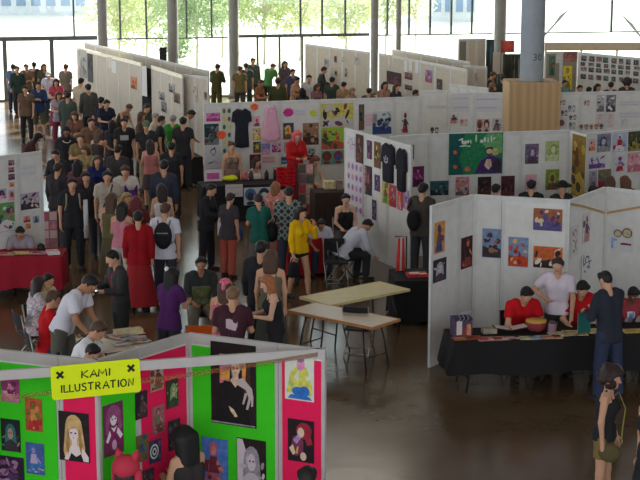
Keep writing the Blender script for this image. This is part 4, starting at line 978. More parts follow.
def cloth(tp, label, col, drop, flare=.05, group=None, over=.02):
    L, D, z = tp.L / 2 + over, tp.D / 2 + over, tp.z + .004
    N = 96; ring = []
    per = 4 * (L + D)
    for i in range(N):
        t = i / N * per
        if t < 2 * L: q = (-L + t, -D, 0, -1)
        elif t < 2 * L + 2 * D: q = (L, -D + (t - 2 * L), 1, 0)
        elif t < 4 * L + 2 * D: q = (L - (t - 2 * L - 2 * D), D, 0, 1)
        else: q = (-L, D - (t - 4 * L - 2 * D), -1, 0)
        ring.append(q)
    r = random.Random(int(tp.c.x * 100)); ph = [r.uniform(0, 6.28) for _ in range(3)]
    vs = []; fs = []
    levels = [0, .012, .12, .3, .55, .8, 1.0]
    for k, lv in enumerate(levels):
        for i, (x, y, nx, ny) in enumerate(ring):
            a = 2 * PI * i / N
            wv = (math.sin(a * 13 + ph[0]) * .5 + math.sin(a * 21 + ph[1]) * .35 + math.sin(a * 7 + ph[2]) * .3)
            o = lv * (flare + .03 * wv) if lv else 0
            o = max(o, .002 * k)
            dz = drop * lv * (1 + (.05 * math.sin(a * 5 + ph[1]) if k == len(levels) - 1 else 0))
            cx = (1 if abs(x) > L - .03 and abs(y) > D - .03 else 0)
            vs.append((x + nx * o + (math.copysign(o * 1.2, x) if cx else 0) * abs(ny), y + ny * o + (math.copysign(o * 1.2, y) if cx else 0) * abs(nx), max(.012, z - dz)))
    for k in range(len(levels) - 1):
        for i in range(N): fs.append((k * N + (i + 1) % N, k * N + i, (k + 1) * N + i, (k + 1) * N + (i + 1) % N))
    m = MB(); m.add(vs, fs, 0, True); m.add(vs[:N], [tuple(range(N))], 0, False)
    o = m.build('tablecloth', mat(col, .85), None, tp.c, tp.rz)
    return tag(o, label, 'tablecloth', group)
WOOD = mat((196, 160, 120), .45); CREAM = mat((214, 200, 150), .45); LAM = mat((206, 188, 168), .35)
T_yel = Top((330, 305), (410, 289), .74, .73); T_wht = Top((287, 310), (372, 327.5), .68, .73)
table(T_yel, 'cream-yellow empty folding table standing behind the pale wooden one', CREAM)
table(T_wht, 'empty pale folding table with wood edge nearest the pink-papered booth', LAM, None, mat((190, 130, 80), .5))
BLACK = (30, 28, 30)
T_blk = Top((457, 342.8), (640, 336.5), .76, .75, 3.4)
table(T_blk, 'long table hidden under the black cloth in the right-hand booth', LAM)
cloth(T_blk, 'black cloth hanging over the long table in the right-hand booth', BLACK, .46, .10)
T_red = Top((-40, 257.5), (61, 256.5), .74, .75)
table(T_red, 'table under the dark red cloth at the left edge', LAM); cloth(T_red, 'dark red cloth on the table at the left edge', (150, 26, 44), .58, .03)
T_ctr = Top((203, 186.5), (287, 183.5), .7, .82)
table(T_ctr, 'counter table of the dress booth under a black cloth', LAM); cloth(T_ctr, 'black cloth on the counter of the dress booth', (38, 36, 40), .78, .02)
T_rd2 = Top((290, 238.5), (326, 236), .7, .75)
table(T_rd2, 'table under the red cloth behind the woman in yellow', LAM); cloth(T_rd2, 'red cloth on the table behind the woman in yellow', (176, 26, 36), .72, .02)
T_drk = Top((316, 193), (347, 192), .6, .78)
table(T_drk, 'small table under a dark brown cloth beside the shirt wall', LAM); cloth(T_drk, 'dark brown cloth on the small table beside the shirt wall', (58, 46, 42), .75, .02)
T_bk2 = Top((396, 281), (431, 280.5), .9, .75)
table(T_bk2, 'table under a black cloth behind the end white panel', LAM); cloth(T_bk2, 'black cloth on the table behind the end white panel', (32, 30, 33), .72, .03)
T_drw = Top((90, 352), (151, 345), .8, .73)
table(T_drw, 'table strewn with drawings behind the yellow sign', LAM)
T_far = Top((181, 158), (202, 157), .8, .76)
table(T_far, 'table where the man in the pale shirt leans, beyond the aisle', CREAM); 
cloth(T_far, 'black cloth on the table where the pale-shirted man leans', (40, 38, 40), .7, .02)
T_fw = Top((80, 119), (108, 117), .8, .75)
table(T_fw, 'far table heaped with white papers along the left wall', LAM)
# folding chairs
CB = mat((36, 36, 40), .6); CT = mat((150, 150, 140), .3, .8, 0)
def chair_parts(root, seatm, tubem):
    m = MB(); m.box((0, .0, .435), (.40, .38, .03)); m.build('seat', seatm, root)
    pts = [(-.19 + .38 * i / 8, .215 + .03 * math.cos((i - 4) / 4 * 1.2), 0) for i in range(9)]
    m = MB(); vs = []; 
    for (x, y, _) in pts: vs += [(x, y, .60), (x, y + .025, .82)]
    for (x, y, _) in pts: vs += [(x, y + .014, .60), (x, y + .04, .82)]
    fs = []; n = 18
    for i in range(8):
        a = i * 2; fs += [(a, a + 2, a + 3, a + 1), (n + a + 1, n + a + 3, n + a + 2, n + a), (a + 1, a + 3, n + a + 3, n + a + 1), (a + 2, a, n + a, n + a + 2)]
    fs += [(0, 1, n + 1, n), (17, 16, n + 16, n + 17)]
    m.add(vs, fs, 0, False); m.build('backrest', seatm, root)
    for sx in (-1, 1):
        m = MB(); m.tube([(sx * .2, .25, .82), (sx * .2, .19, .45), (sx * .2, -.2, .0)], .012, 8); m.build('leg', tubem, root)
        m = MB(); m.tube([(sx * .185, -.14, .43), (sx * .185, .24, .0)], .012, 8); m.build('leg', tubem, root)
    for pts in ([(-.2, -.15, .06), (.2, -.15, .06)], [(-.185, .19, .06), (.185, .19, .06)]):
        m = MB(); m.tube(pts, .009, 6); m.build('stretcher', tubem, root)
_chair0 = None
def chair(x, y, rz, label, seatm=None, tubem=None, group='folding chairs'):
    root = thing('folding_chair', label, 'chair', (x, y, 0), rz, group)
    chair_parts(root, seatm or CB, tubem or CT)
    return root
q = P(359, 299, .82); chair(q.x, q.y - .26, R(165), 'black folding chair whose back rises between the two bare tables')
q = P(336, 239, .82); chair(q.x, q.y - .2, R(8), 'empty black folding chair with bright legs beside the shirt wall')
q = P(201, 318, .80); chair(q.x, q.y - .25, R(185), 'bright orange chair just behind the grey top rail', mat((226, 96, 30), .5))
# small flat goods
def slab(tp, px, py, w, d, h, col, label, name='art_print', cat='print', rz=0, group=None, dz=.012, parts=None):
    q = tp.pt(px, py, dz)
    c = [flat(v) for v in (col if isinstance(col[0], tuple) else [col])]
    m = MB(); m.box((0, 0, h / 2), (w, d, h), 0)
    if len(c) > 1:
        m.box((-w * .12, d * .08, h + .0008), (w * .5, d * .5, .0012), 1)
        m.box((w * .26, -d * .2, h + .0012), (w * .3, d * .36, .0012), len(c) - 1)
    o = m.build(name, c, None, q, tp.rz + rz)
    return tag(o, label, cat, group)
RG = 'prints spread on the black table'
for (px, py, w, d, c, rz, lb) in (
    (463, 338.5, .30, .2, [(176, 100, 60), (206, 130, 80), (120, 60, 40)], .1, 'orange print at the left end of the black table'),
    (474, 337.5, .2, .2, [(196, 100, 60), (150, 60, 40)], -.1, 'small orange print second along the black table'),
    (486, 339, .26, .24, [(206, 140, 130), (170, 70, 70), (220, 190, 170)], .05, 'pink print third along the black table'),
    (500, 338.5, .26, .22, [(200, 150, 140), (150, 60, 60), (214, 200, 180)], 0, 'pale red print fourth along the black table'),
    (513, 338, .24, .2, [(110, 50, 50), (190, 170, 170)], .1, 'dark red print in the middle of the black table'),
    (527, 338, .22, .2, [(214, 206, 190), (190, 180, 120)], -.1, 'cream print in front of the man in red'),
    (537, 338.5, .2, .2, [(170, 190, 200), (120, 150, 180)], .2, 'pale blue print in front of the man in red'),
    (551, 337, .3, .22, [(206, 170, 130), (190, 110, 90)], 0, 'tan print right of the pale blue one'),
    (563, 334, .4, .26, [(220, 214, 196), (200, 180, 140)], .1, 'large white sheet under the standing man'),
    (575, 333, .34, .3, [(214, 190, 130), (190, 150, 100)], -.1, 'yellowish sheet left of the teal book'),
    (594, 331, .22, .28, [(216, 200, 150), (206, 180, 120)], .05, 'yellow sheet right of the teal book'),
    (634, 331, .34, .24, [(214, 190, 110), (196, 150, 90)], 0, 'yellow print at the right edge of the black table')):
    slab(T_blk, px, py, w, d, .004, c, lb, rz=rz, group=RG)
q = T_blk.pt(510, 331, .012)
root = thing('print_album', 'open dark album of prints propped before the man in red', 'album', q, T_blk.rz)
for sx in (-1, 1):
    m = MB(); m.box((sx * .13, 0, .03), (.25, .2, .012), 0, Matrix.Rotation(sx * -.18, 4, 'Y')); m.build('cover', flat((90, 40, 44)), root)
    m = MB(); m.box((sx * .13, 0, .039), (.22, .17, .006), 0, Matrix.Rotation(sx * -.18, 4, 'Y')); m.build('page', flat((206, 190, 186)), root)
q = T_blk.pt(536, 331, .012)
root = thing('bowl', 'red bowl with a yellow lid on the black table', 'bowl', q)
m = MB(); m.lathe([(.07, 0), (.12, .03), (.15, .12), (.145, .14)]); m.build('bowl_body', mat((150, 60, 66), .5), root)
m = MB(); m.lathe([(.152, .14), (.15, .165), (.06, .175)]); m.build('lid', mat((206, 160, 70), .5), root)
q = T_blk.pt(552, 333, .012)
root = thing('jar', 'small pinkish jar beside the red bowl', 'jar', q)
m = MB(); m.lathe([(.05, 0), (.06, .02), (.06, .13), (.045, .15)]); m.build('jar_body', mat((150, 120, 130), .4), root)
m = MB(); m.lathe([(.05, .15), (.05, .17)]); m.build('lid', mat((90, 80, 86), .4), root)
q = T_blk.pt(584, 333, .012)
root = thing('book', 'teal book held upright before the man in the dark jacket', 'book', q, T_blk.rz + .2)
m = MB(); m.box((0, 0, .15), (.2, .014, .3)); m.build('cover', mat((36, 110, 106), .6), root)
m = MB(); m.box((0, .014, .15), (.19, .014, .29)); m.build('pages', mat((214, 210, 200), .7), root)
q = T_blk.pt(461, 335, .012)
root = thing('display_box', 'patterned display box with curled wires at the left end', 'box', q, T_blk.rz + .1)
m = MB(); w_, d_, h_ = .27, .2, .27
for sx in (-1, 1): m.box((sx * (w_ / 2 - .005), 0, h_ / 2), (.01, d_, h_), 0)
for sy in (-1, 1): m.box((0, sy * (d_ / 2 - .005), h_ / 2 - (.0 if sy > 0 else .02)), (w_ - .02, .01, h_ - (.0 if sy > 0 else .04)), 0)
m.box((0, 0, .006), (w_ - .02, d_ - .02, .01), 0)
m.box((-.06, -d_ / 2 - .001, .13), (.08, .003, .2), 1); m.box((.08, -d_ / 2 - .001, .1), (.06, .003, .16), 2); m.box((.01, -d_ / 2 - .001, .07), (.05, .003, .1), 3)
m.build('box_body', [flat((84, 66, 92)), flat((206, 196, 196)), flat((206, 130, 90)), flat((140, 50, 60))], root)
for k in range(3):
    m = MB(); x = -.06 + .06 * k
    m.tube([(x + .03 * math.sin(t * .9) + .01 * t, .0, .2 + .018 * t) for t in range(10)], .005, 6); m.build('wire', mat((190, 186, 190), .4), root)
tag(slab(T_blk, 489, 332.5, .2, .16, .07, (150, 140, 120), 'grey-brown carton at the back of the black table', 'carton', 'box'), None, None)
# dress counter goods
q = T_ctr.pt(211, 179, .012); root = thing('table_sign', 'white stand with a pink picture on the dress counter', 'sign', q, T_ctr.rz)
m = MB(); m.box((0, 0, .13), (.40, .03, .26)); m.build('sign_board', flat((220, 206, 212)), root)
m = MB(); m.box((0, -.018, .12), (.28, .006, .14)); m.build('picture', flat((200, 90, 160)), root)
m = MB(); m.box((0, .05, .02), (.3, .12, .02)); m.build('foot', flat((200, 196, 196)), root)
m = MB(); m.ball((0, 0, .06), (.19, .12, .06), 14); m.ball((.06, .02, .09), (.1, .08, .05), 12); tag(m.build('folded_cloth', mat((206, 216, 40), .8), None, T_ctr.pt(230, 181, .012)), 'crumpled yellow-green cloth on the dress counter', 'cloth')
m = MB(); m.ball((0, 0, .08), (.09, .07, .08), 12); m.ball((0, -.02, .17), (.05, .05, .05), 10); tag(m.build('plush_toy', mat((196, 110, 110), .9), None, T_ctr.pt(242, 177, .012)), 'small reddish plush toy on the dress counter', 'toy')
for k, (px, c, lb) in enumerate(((249, (60, 70, 66), 'dark bottle left on the dress counter'), (265, (44, 42, 46), 'black bottle in the middle of the dress counter'), (274, (44, 42, 46), 'black bottle at the right end of the dress counter'))):
    root = thing('bottle', lb, 'bottle', T_ctr.pt(px, 178, .012), 0, 'bottles on the dress counter')
    m = MB(); m.lathe([(.045, 0), (.05, .02), (.05, .14), (.02, .19), (.02, .22)], n=14); m.build('bottle_body', mat(c, .3), root)
    m = MB(); m.lathe([(.024, .22), (.024, .245)], n=12); m.build('cap', mat((200, 190, 180), .5), root)
def front_sheet(tp, x0, y0, x1, y1, cols, label, kind):
    a = tp.c - tp.n * (tp.D / 2 + .09); wl = Wall.__new__(Wall); wl.a = a - tp.u * tp.L / 2; wl.u = tp.u; wl.n = -tp.n; wl.rz = tp.rz; wl.L = tp.L; wl.h = 1
    return poster(wl, x0, y0, x1, y1, cols, kind, label, 'sheets hung from the dress counter', 'sheet', 'hanging_sheet')
front_sheet(T_ctr, 225.5, 184.5, 243, 197, [(206, 200, 202), (190, 150, 170)], 'white written sheet hung from the dress counter', 'text')
front_sheet(T_ctr, 244, 187.5, 271, 205, [(196, 198, 206), (80, 110, 160), (60, 60, 80)], 'wide white sheet with a blue picture hung from the counter', 'heads')
front_sheet(T_ctr, 270.5, 190, 284, 212, [(200, 170, 160), (190, 90, 90), (150, 70, 60), (210, 150, 90)], 'busy reddish sheet hung from the right of the counter', 'scene')
# racks of prints
def rack(px, py, z, w, h, cols, rz, label, nx, ny, y):
    q = P(px, py, z); root = thing('print_rack', label, 'rack', (q.x, q.y, 0), rz, 'racks of prints')
    m = MB(); m.box((0, .02, z + h / 2), (w, .02, h)); m.build('back_board', mat((150, 130, 126), .8), root)
    for sx in (-1, 1):
        m = MB(); m.tube([(sx * w / 2, .04, z + h), (sx * w / 2, .04, .0)], .012, 8); m.build('leg', LEGM, root)
        m = MB(); m.tube([(sx * w / 2, .05, z + h * .5), (sx * w / 2, .26, .0)], .01, 8); m.build('strut', LEGM, root)
    r = random.Random(int(px))
    for i in range(nx):
        for j in range(ny):
            m = MB(); m.box(((i + .5) / nx * w - w / 2, -.001, z + (j + .5) / ny * h), (w / nx * .86, .018, h / ny * .84)); m.build('print', flat(r.choice(cols)), root)
rack(50, 248, .35, .32, .72, [(206, 130, 150), (190, 90, 110), (220, 180, 180), (180, 120, 130)], .2, 'rack of pink prints at the aisle end of the red table', 2, 4, 0)
rack(306, 214, .1, .34, 1.15, [(206, 150, 150), (176, 60, 70), (120, 90, 100), (200, 170, 140), (90, 90, 80)], -.1, 'tall rack of reddish prints right of the plaid shirt', 2, 5, 0)
# red table, drawing table and others
slab(T_red, 21, 253, .3, .25, .01, [(214, 190, 100), (220, 210, 170)], 'yellow sheet on the red cloth', rz=.1, group='papers on the red table')
slab(T_red, 5, 254, .35, .25, .01, [(206, 150, 150), (190, 70, 80), (214, 190, 190)], 'pink print at the left on the red cloth', group='papers on the red table')
slab(T_red, 38, 253, .28, .25, .01, [(200, 150, 160), (150, 60, 80)], 'rose print right of the yellow sheet on the red cloth', group='papers on the red table')
slab(T_red, 53, 253.5, .2, .28, .05, [(216, 206, 206), (206, 160, 160)], 'white stack at the right end of the red cloth', rz=.3, group='papers on the red table')
root = thing('camera', 'small black camera standing at the right of the red cloth', 'camera', T_red.pt(41, 250, .012), .3)
m = MB(); m.box((0, 0, .05), (.13, .06, .09)); m.box((0, 0, .105), (.06, .05, .03)); m.build('camera_body', CB, root)
m = MB(); m.tube([(0, -.03, .05), (0, -.09, .05)], .032, 14); m.build('lens', mat((60, 60, 66), .3), root)
DG = 'papers on the drawing table'
for (px, py, w, d, c, rz, lb) in (
    (133, 333, .42, .2, [(216, 206, 180), (226, 216, 190)], .05, 'cream pad at the far edge of the drawing table'),
    (120, 336, .3, .3, [(206, 196, 190), (190, 130, 130), (150, 150, 170)], .3, 'drawing with rose patches on the drawing table'),
    (134, 339, .36, .28, [(206, 204, 206), (150, 160, 170), (190, 150, 140)], -.2, 'blue-grey drawing in the middle of the drawing table'),
    (144, 340, .3, .24, [(210, 190, 176), (170, 110, 90), (130, 120, 120)], .1, 'tan drawing at the right of the drawing table'),
    (124, 343, .32, .2, [(210, 208, 206), (176, 140, 150), (140, 150, 130)], .1, 'pale sketch near the bent man in white')):
    slab(T_drw, px, py, w, d, .006, c, lb, rz=rz, group=DG)
slab(T_drw, 130, 330, .4, .16, .06, [(206, 190, 150), (220, 206, 170)], 'low cream box at the back of the drawing table', 'box', 'box')
slab(T_bk2, 417, 276, .34, .24, .05, [(190, 60, 60), (220, 210, 206)], 'red and white box on the black-clothed table', 'box', 'box', rz=.1)
slab(T_drk, 329, 188, .24, .3, .16, (206, 190, 150), 'cream box on the dark brown cloth', 'box', 'box')
slab(T_drk, 336, 188, .1, .2, .14, (60, 54, 56), 'dark small box on the dark brown cloth', 'box', 'box')
slab(T_drk, 342, 189, .12, .2, .2, (150, 130, 120), 'tan small box at the right on the dark brown cloth', 'box', 'box')
q = T_rd2.pt(294, 236, .012)
for (px, py, c, lb) in ((293, 233, [(206, 120, 120), RED, PAP], 'red print at the left on the red cloth'), (303, 233, [(200, 160, 120), YEL, BRN], 'tan print in the middle on the red cloth'), (320, 231, [(210, 190, 190), PNK, RED], 'pink print at the right on the red cloth')):
    slab(T_rd2, px, py, .22, .26, .01, c, lb, group='prints on the red cloth')
for k, (px, c) in enumerate(((87, (222, 222, 226)), (92, (206, 212, 224)), (98, (230, 230, 230)), (103, (200, 206, 214)))):
    slab(T_fw, px, 116, .3, .3, .05 + .03 * (k % 2), [c, (190, 196, 210)], ['white paper heap at the left end of the far table', 'bluish paper heap on the far table', 'bright white paper heap on the far table', 'grey paper heap at the right of the far table'][k], 'paper_stack', 'papers', group='paper heaps on the far table', rz=.2 * k)
slab(T_far, 188, 156, .3, .24, .01, [(220, 206, 150), (200, 170, 110)], 'yellow sheet under the hands of the leaning man', group=None)
# red garments draped over the right of the counter
m = MB(); N = 10
for i in range(N):
    for j in range(6):
        f = lambda a, b2: ((a / N - .5) * .42, -.02 - .03 * math.sin(a * 1.3) - .02 * b2 / 6, -b2 / 6 * .45)
        p = [f(i, j), f(i + 1, j), f(i + 1, j + 1), f(i, j + 1)]
        m.add(p, [(0, 3, 2, 1)], 0, True)
q = T_ctr.c + T_ctr.u * (T_ctr.L / 2 - .05) - T_ctr.n * (T_ctr.D / 2 + .06); q.z = 1.2
root = thing('garment_rail', 'red garment hung over a low rail at the right of the dress counter', 'garment rail', (q.x, q.y, 0), T_ctr.rz)
c_ = m.build('garment', mat((190, 24, 34), .85), root, (0, 0, 1.2)); c_.modifiers.new('thickness', 'SOLIDIFY').thickness = .015
m = MB(); m.tube([(-.26, 0, 0), (-.26, 0, 1.2), (.26, 0, 1.2), (.26, 0, 0)], .012, 8); m.build('rail', LEGM, root)
# dark loudspeaker box on the second pillar
s_ = wall_s(163.5); q = wallpt(s_, .5, 0); a = PD(163.5, 60, q.y)
root = thing('loudspeaker', 'dark box standing on a slim post before the second pillar', 'loudspeaker', (a.x, q.y - .1, 0))
m = MB(); m.box((0, 0, a.z + .24), (.26, .26, .5)); m.build('cabinet', mat((44, 46, 48), .7), root)
m = MB(); m.tube([(0, 0, 0), (0, 0, a.z)], .03, 8); m.lathe([(.25, 0), (.25, .02), (.03, .05)], n=16); m.build('stand', DARKMETAL, root)
# ------------------------------------------------------------------ people
def _v(*a): return np.array(a, float)
def sd_cone(p, a, b, r1, r2):
    ab = b - a; t = np.clip(((p - a) @ ab) / max(1e-9, ab @ ab), 0, 1)
    return np.linalg.norm(p - a - t[..., None] * ab, axis=-1) - (r1 + (r2 - r1) * t)
def sd_ell(p, c, Rm, r):
    q = (p - c) @ Rm / r
    k0 = np.linalg.norm(q, axis=-1); k1 = np.linalg.norm(q / r, axis=-1)
    return k0 * (k0 - 1) / np.maximum(k1, 1e-6)
def field_mesh(prims, h, k=.03, pad=.05):
    """prims: dicts type/args/clip; smooth union on a grid, then surface nets -> verts, faces"""
    lo = np.full(3, 1e9); hi = -lo; bb = []
    for p in prims:
        if p['t'] == 'c': pts = np.array([p['a'], p['b']]); r = max(p['r1'], p['r2'])
        else: pts = np.array([p['c']]); r = max(p['r'])
        bb.append((pts.min(0) - r - pad, pts.max(0) + r + pad)); lo = np.minimum(lo, bb[-1][0]); hi = np.maximum(hi, bb[-1][1])
    lo -= h; n = np.ceil((hi - lo) / h).astype(int) + 2
    V = np.full(n, .3)
    for p, (a, b) in zip(prims, bb):
        i0 = np.maximum(0, np.floor((a - lo) / h).astype(int)); i1 = np.minimum(n, np.ceil((b - lo) / h).astype(int) + 1)
        g = np.stack(np.meshgrid(*[lo[d] + h * np.arange(i0[d], i1[d]) for d in range(3)], indexing='ij'), -1)
        d = sd_cone(g, p['a'], p['b'], p['r1'], p['r2']) if p['t'] == 'c' else sd_ell(g, p['c'], p['R'], np.array(p['r']))
        for (o, nn) in p.get('clip', ()): d = np.maximum(d, (g - o) @ nn)
        sl = tuple(slice(i0[q], i1[q]) for q in range(3)); W = V[sl]
        hh = np.clip(.5 + .5 * (W - d) / k, 0, 1)
        if p.get('cut'): V[sl] = np.maximum(W, -d)
        else: V[sl] = W * (1 - hh) + d * hh - k * hh * (1 - hh)
    ins = V < 0
    s = np.zeros(n - 1, int)
    C8 = [(i, j, l) for i in (0, 1) for j in (0, 1) for l in (0, 1)]
    for (i, j, l) in C8: s += ins[i:n[0] - 1 + i, j:n[1] - 1 + j, l:n[2] - 1 + l]
    act = (s > 0) & (s < 8); idx = np.full(n - 1, -1); cells = np.argwhere(act); idx[act] = np.arange(len(cells))
    acc = np.zeros((len(cells), 3)); cnt = np.zeros(len(cells))
    for c0 in C8:
        for ax in range(3):
            if c0[ax]: continue
            c1 = list(c0); c1[ax] = 1
            A = cells + np.array(c0); B = cells + np.array(c1)
            v0 = V[A[:, 0], A[:, 1], A[:, 2]]; v1 = V[B[:, 0], B[:, 1], B[:, 2]]
            x = (v0 < 0) != (v1 < 0); t = np.where(x, v0 / np.where(x, v0 - v1, 1), 0)
            pos = np.array(c0, float) + t[:, None] * (np.array(c1) - np.array(c0))
            acc += np.where(x[:, None], pos, 0); cnt += x
    verts = lo + h * (cells + acc / cnt[:, None])
    faces = []
    for ax in range(3):
        u, w = (ax + 1) % 3, (ax + 2) % 3
        sl0 = [slice(None)] * 3; sl1 = [slice(None)] * 3; sl0[ax] = slice(0, n[ax] - 1); sl1[ax] = slice(1, n[ax])
        e = np.argwhere(ins[tuple(sl0)] != ins[tuple(sl1)])
        e = e[(e[:, u] > 0) & (e[:, w] > 0) & (e[:, u] < n[u] - 1) & (e[:, w] < n[w] - 1)]
        if not len(e): continue
        def cell(du, dw):
            q = e.copy(); q[:, u] += du; q[:, w] += dw; return idx[q[:, 0], q[:, 1], q[:, 2]]
        f = np.stack([cell(-1, -1), cell(0, -1), cell(0, 0), cell(-1, 0)], 1)
        inside = ins[e[:, 0], e[:, 1], e[:, 2]]
        f[~inside] = f[~inside][:, ::-1]
        faces.append(f)
    f = np.concatenate(faces); f = f[(f >= 0).all(1)]
    return verts, f
def to_mesh(name, v, f, extra=None):
    me = bpy.data.meshes.new(name)
    vs = v.tolist(); fs = f.tolist()
    if extra:
        o = len(vs); vs += [tuple(x) for x in extra.v]; fs += [[i + o for i in q] for q in extra.f]
    me.from_pydata(vs, [], fs); me.polygons.foreach_set('use_smooth', [True] * len(fs)); me.update()
    return me
POSES = {  # bend, neck, headpitch, headyaw, arms ((flex, abduct, elbow, inward) L, R), legs ((flex, abduct, knee) L, R), seated
    'stand':   dict(b=2, hp=6, A=((4, 9, 14, 0), (-3, 9, 10, 0)), L=((3, 4, 4), (-2, 4, 3))),
    'stroll':  dict(b=4, hp=8, A=((-16, 8, 22, 0), (18, 8, 25, 0)), L=((20, 2, 8), (-16, 2, 12))),
    'hold':    dict(b=5, hp=18, A=((18, 10, 80, 25), (22, 10, 72, 25)), L=((4, 5, 5), (-3, 4, 4))),
    'reach':   dict(b=10, hp=16, A=((8, 10, 30, 5), (62, 6, 22, 4)), L=((8, 4, 8), (-6, 4, 6))),
    'cross':   dict(b=2, hp=4, A=((22, 12, 95, 55), (22, 12, 88, 55)), L=((5, 5, 6), (-3, 5, 3))),
    'phone':   dict(b=3, hp=6, A=((30, 20, 135, 20), (2, 9, 14, 0)), L=((14, 2, 10), (-8, 3, 8))),
    'hips':    dict(b=4, hp=10, A=((6, 9, 16, 0), (-8, 40, 70, 50)), L=((3, 5, 4), (-2, 5, 4))),
    'lean':    dict(b=48, hp=40, A=((52, 8, 12, 6), (58, 8, 14, 6)), L=((6, 5, 8), (-4, 5, 6))),
    'stoop':   dict(b=30, hp=42, A=((42, 9, 30, 12), (46, 9, 26, 12)), L=((5, 5, 8), (-4, 5, 5))),
    'bag':     dict(b=4, hp=14, A=((12, 12, 60, 20), (2, 8, 12, 0)), L=((6, 4, 8), (-4, 4, 4))),
    'sit':     dict(b=6, hp=10, A=((22, 10, 52, 22), (24, 10, 50, 22)), L=((84, 8, 86), (82, 8, 84)), seat=1),
    'sitwork': dict(b=24, hp=34, A=((46, 14, 48, 18), (50, 14, 44, 18)), L=((84, 8, 88), (82, 8, 86)), seat=1),
    'sitlow':  dict(b=46, hp=52, A=((62, 10, 34, 14), (64, 10, 30, 14)), L=((84, 8, 88), (82, 8, 86)), seat=1),
}
def skeleton(pose, fem):
    q = POSES[pose]; J = {}
    sw = .163 if fem else .185; hw = .092
    def along(fl, ab, side, up, fw):   # a direction hanging down, swung forward by fl, out by ab
        d = -up * math.cos(fl) + fw * math.sin(fl)
        return d * math.cos(ab) + _v(side, 0, 0) * math.sin(ab)
    U, FW = _v(0, 0, 1), _v(0, -1, 0)
    zs = []
    for i, sd in enumerate((1, -1)):   # 1 = the person's left (+x when facing -y)
        fl, ab, kn = [R(a) for a in q['L'][i]]
        h = _v(sd * hw, 0, 0); k = h + along(fl, ab, sd, U, FW) * .43; a = k + along(fl - kn, ab * .3, sd, U, FW) * .41
        J['hip', sd], J['knee', sd], J['ank', sd] = h, k, a; zs.append(a[2])
    dz = .075 - min(zs)
    b = R(q['b']); b1 = b * .75
    u1 = _v(0, -math.sin(b1), math.cos(b1)); u2 = _v(0, -math.sin(b * 1.1), math.cos(b * 1.1)); f2 = _v(0, -math.cos(b * 1.1), -math.sin(b * 1.1))
    J['pel'] = _v(0, 0, .03); J['bel'] = J['pel'] + u1 * .20; J['che'] = J['bel'] + u2 * .17; J['sho'] = J['che'] + u2 * .135
    hp = R(q['hp']); nu = R((q['hp'] + q['b']) * .5); nd = _v(0, -math.sin(nu), math.cos(nu))
    J['nb'] = J['sho'] + u2 * .03; J['nt'] = J['nb'] + nd * .075 + _v(0, -.005, 0)
    hu = _v(0, -math.sin(hp), math.cos(hp)); hf = _v(0, -math.cos(hp), -math.sin(hp))
    J['head'] = J['nt'] + hu * .085 + hf * .022
    J['hu'], J['hf'], J['u2'], J['f2'], J['u1'] = hu, hf, u2, f2, u1
    for i, sd in enumerate((1, -1)):
        fl, ab, el, inw = [R(a) for a in q['A'][i]]
        s = J['sho'] + _v(sd * sw, 0, 0) - u2 * .02
        e = s + along(fl, ab, sd, u2, f2) * .285
        d = along(fl + el, 0, sd, u2, f2); d = d * math.cos(inw) + _v(-sd, 0, 0) * math.sin(inw)
        w = e + d * .25
        J['shl', sd], J['elb', sd], J['wri', sd], J['hd', sd] = s, e, w, d
    for key in list(J):
        if key not in ('hu', 'hf', 'u2', 'f2', 'u1') and key[0] != 'hd': J[key] = J[key] + _v(0, 0, dz)
    return J
def cone(a, b, r1, r2, clip=()): return dict(t='c', a=a, b=b, r1=r1, r2=r2, clip=clip)
def ell(c, Rm, r, clip=(), cut=False): return dict(t='e', c=c, R=Rm, r=r, clip=clip, cut=cut)
X3 = _v(1, 0, 0)
def headframe(J): return np.stack([X3, -J['hf'], J['hu']], 1)    # columns: right, back, up
def body_prims(J, fem):
    p = []; g = .93 if fem else 1.0
    for sd in (1, -1):
        o = _v(sd, 0, 0)
        p += [cone(J['pel'] + o * .06 - _v(0, 0, .03), J['pel'] + o * .055 + J['u1'] * .06, .108, .10),
              cone(J['bel'] + o * .05, J['che'] + o * .07 * g, .098 * g, .112 * g), cone(J['che'] + o * .08 * g, J['shl', sd] * .6 + J['sho'] * .4 + J['u2'] * .01, .10 * g, .062 * g),
              cone(J['hip', sd], J['knee', sd], .086, .056), cone(J['knee', sd], J['knee', sd] * .65 + J['ank', sd] * .35, .054, .054), cone(J['knee', sd] * .65 + J['ank', sd] * .35, J['ank', sd], .054, .036),
              cone(J['ank', sd] + _v(0, .03, -.04), J['ank', sd] + _v(sd * .012, -.14, -.052), .034, .026),
              cone(J['shl', sd], J['elb', sd], .052 * g, .040 * g), cone(J['elb', sd], J['wri', sd], .040 * g, .027 * g),
              cone(J['wri', sd], J['wri', sd] + J['hd', sd] * .075, .027, .034)]
        if fem: p.append(cone(J['che'] + o * .075 + J['f2'] * .075 - J['u2'] * .01, J['che'] + o * .07 + J['f2'] * .09 - J['u2'] * .03, .055, .055))
    p.append(cone(J['pel'], J['bel'], .09, .09))
    p.append(cone(J['nb'] - J['u2'] * .03, J['nt'] + J['hu'] * .03, .056 * g, .05 * g))
    H = headframe(J); c = J['head']; hu, hf = J['hu'], J['hf']
    p += [ell(c + hu * .012, H, (.076, .094, .105)), cone(c - hu * .05 + hf * .025, c - hu * .085 + hf * .055, .055, .038),
          cone(c + hf * .088 + hu * .012, c + hf * .108 - hu * .026, .011, .016)]
    for sd in (1, -1): p.append(ell(c + _v(sd * .078, 0, 0) - hu * .005 - hf * .005, H, (.013, .02, .032)))
    return p
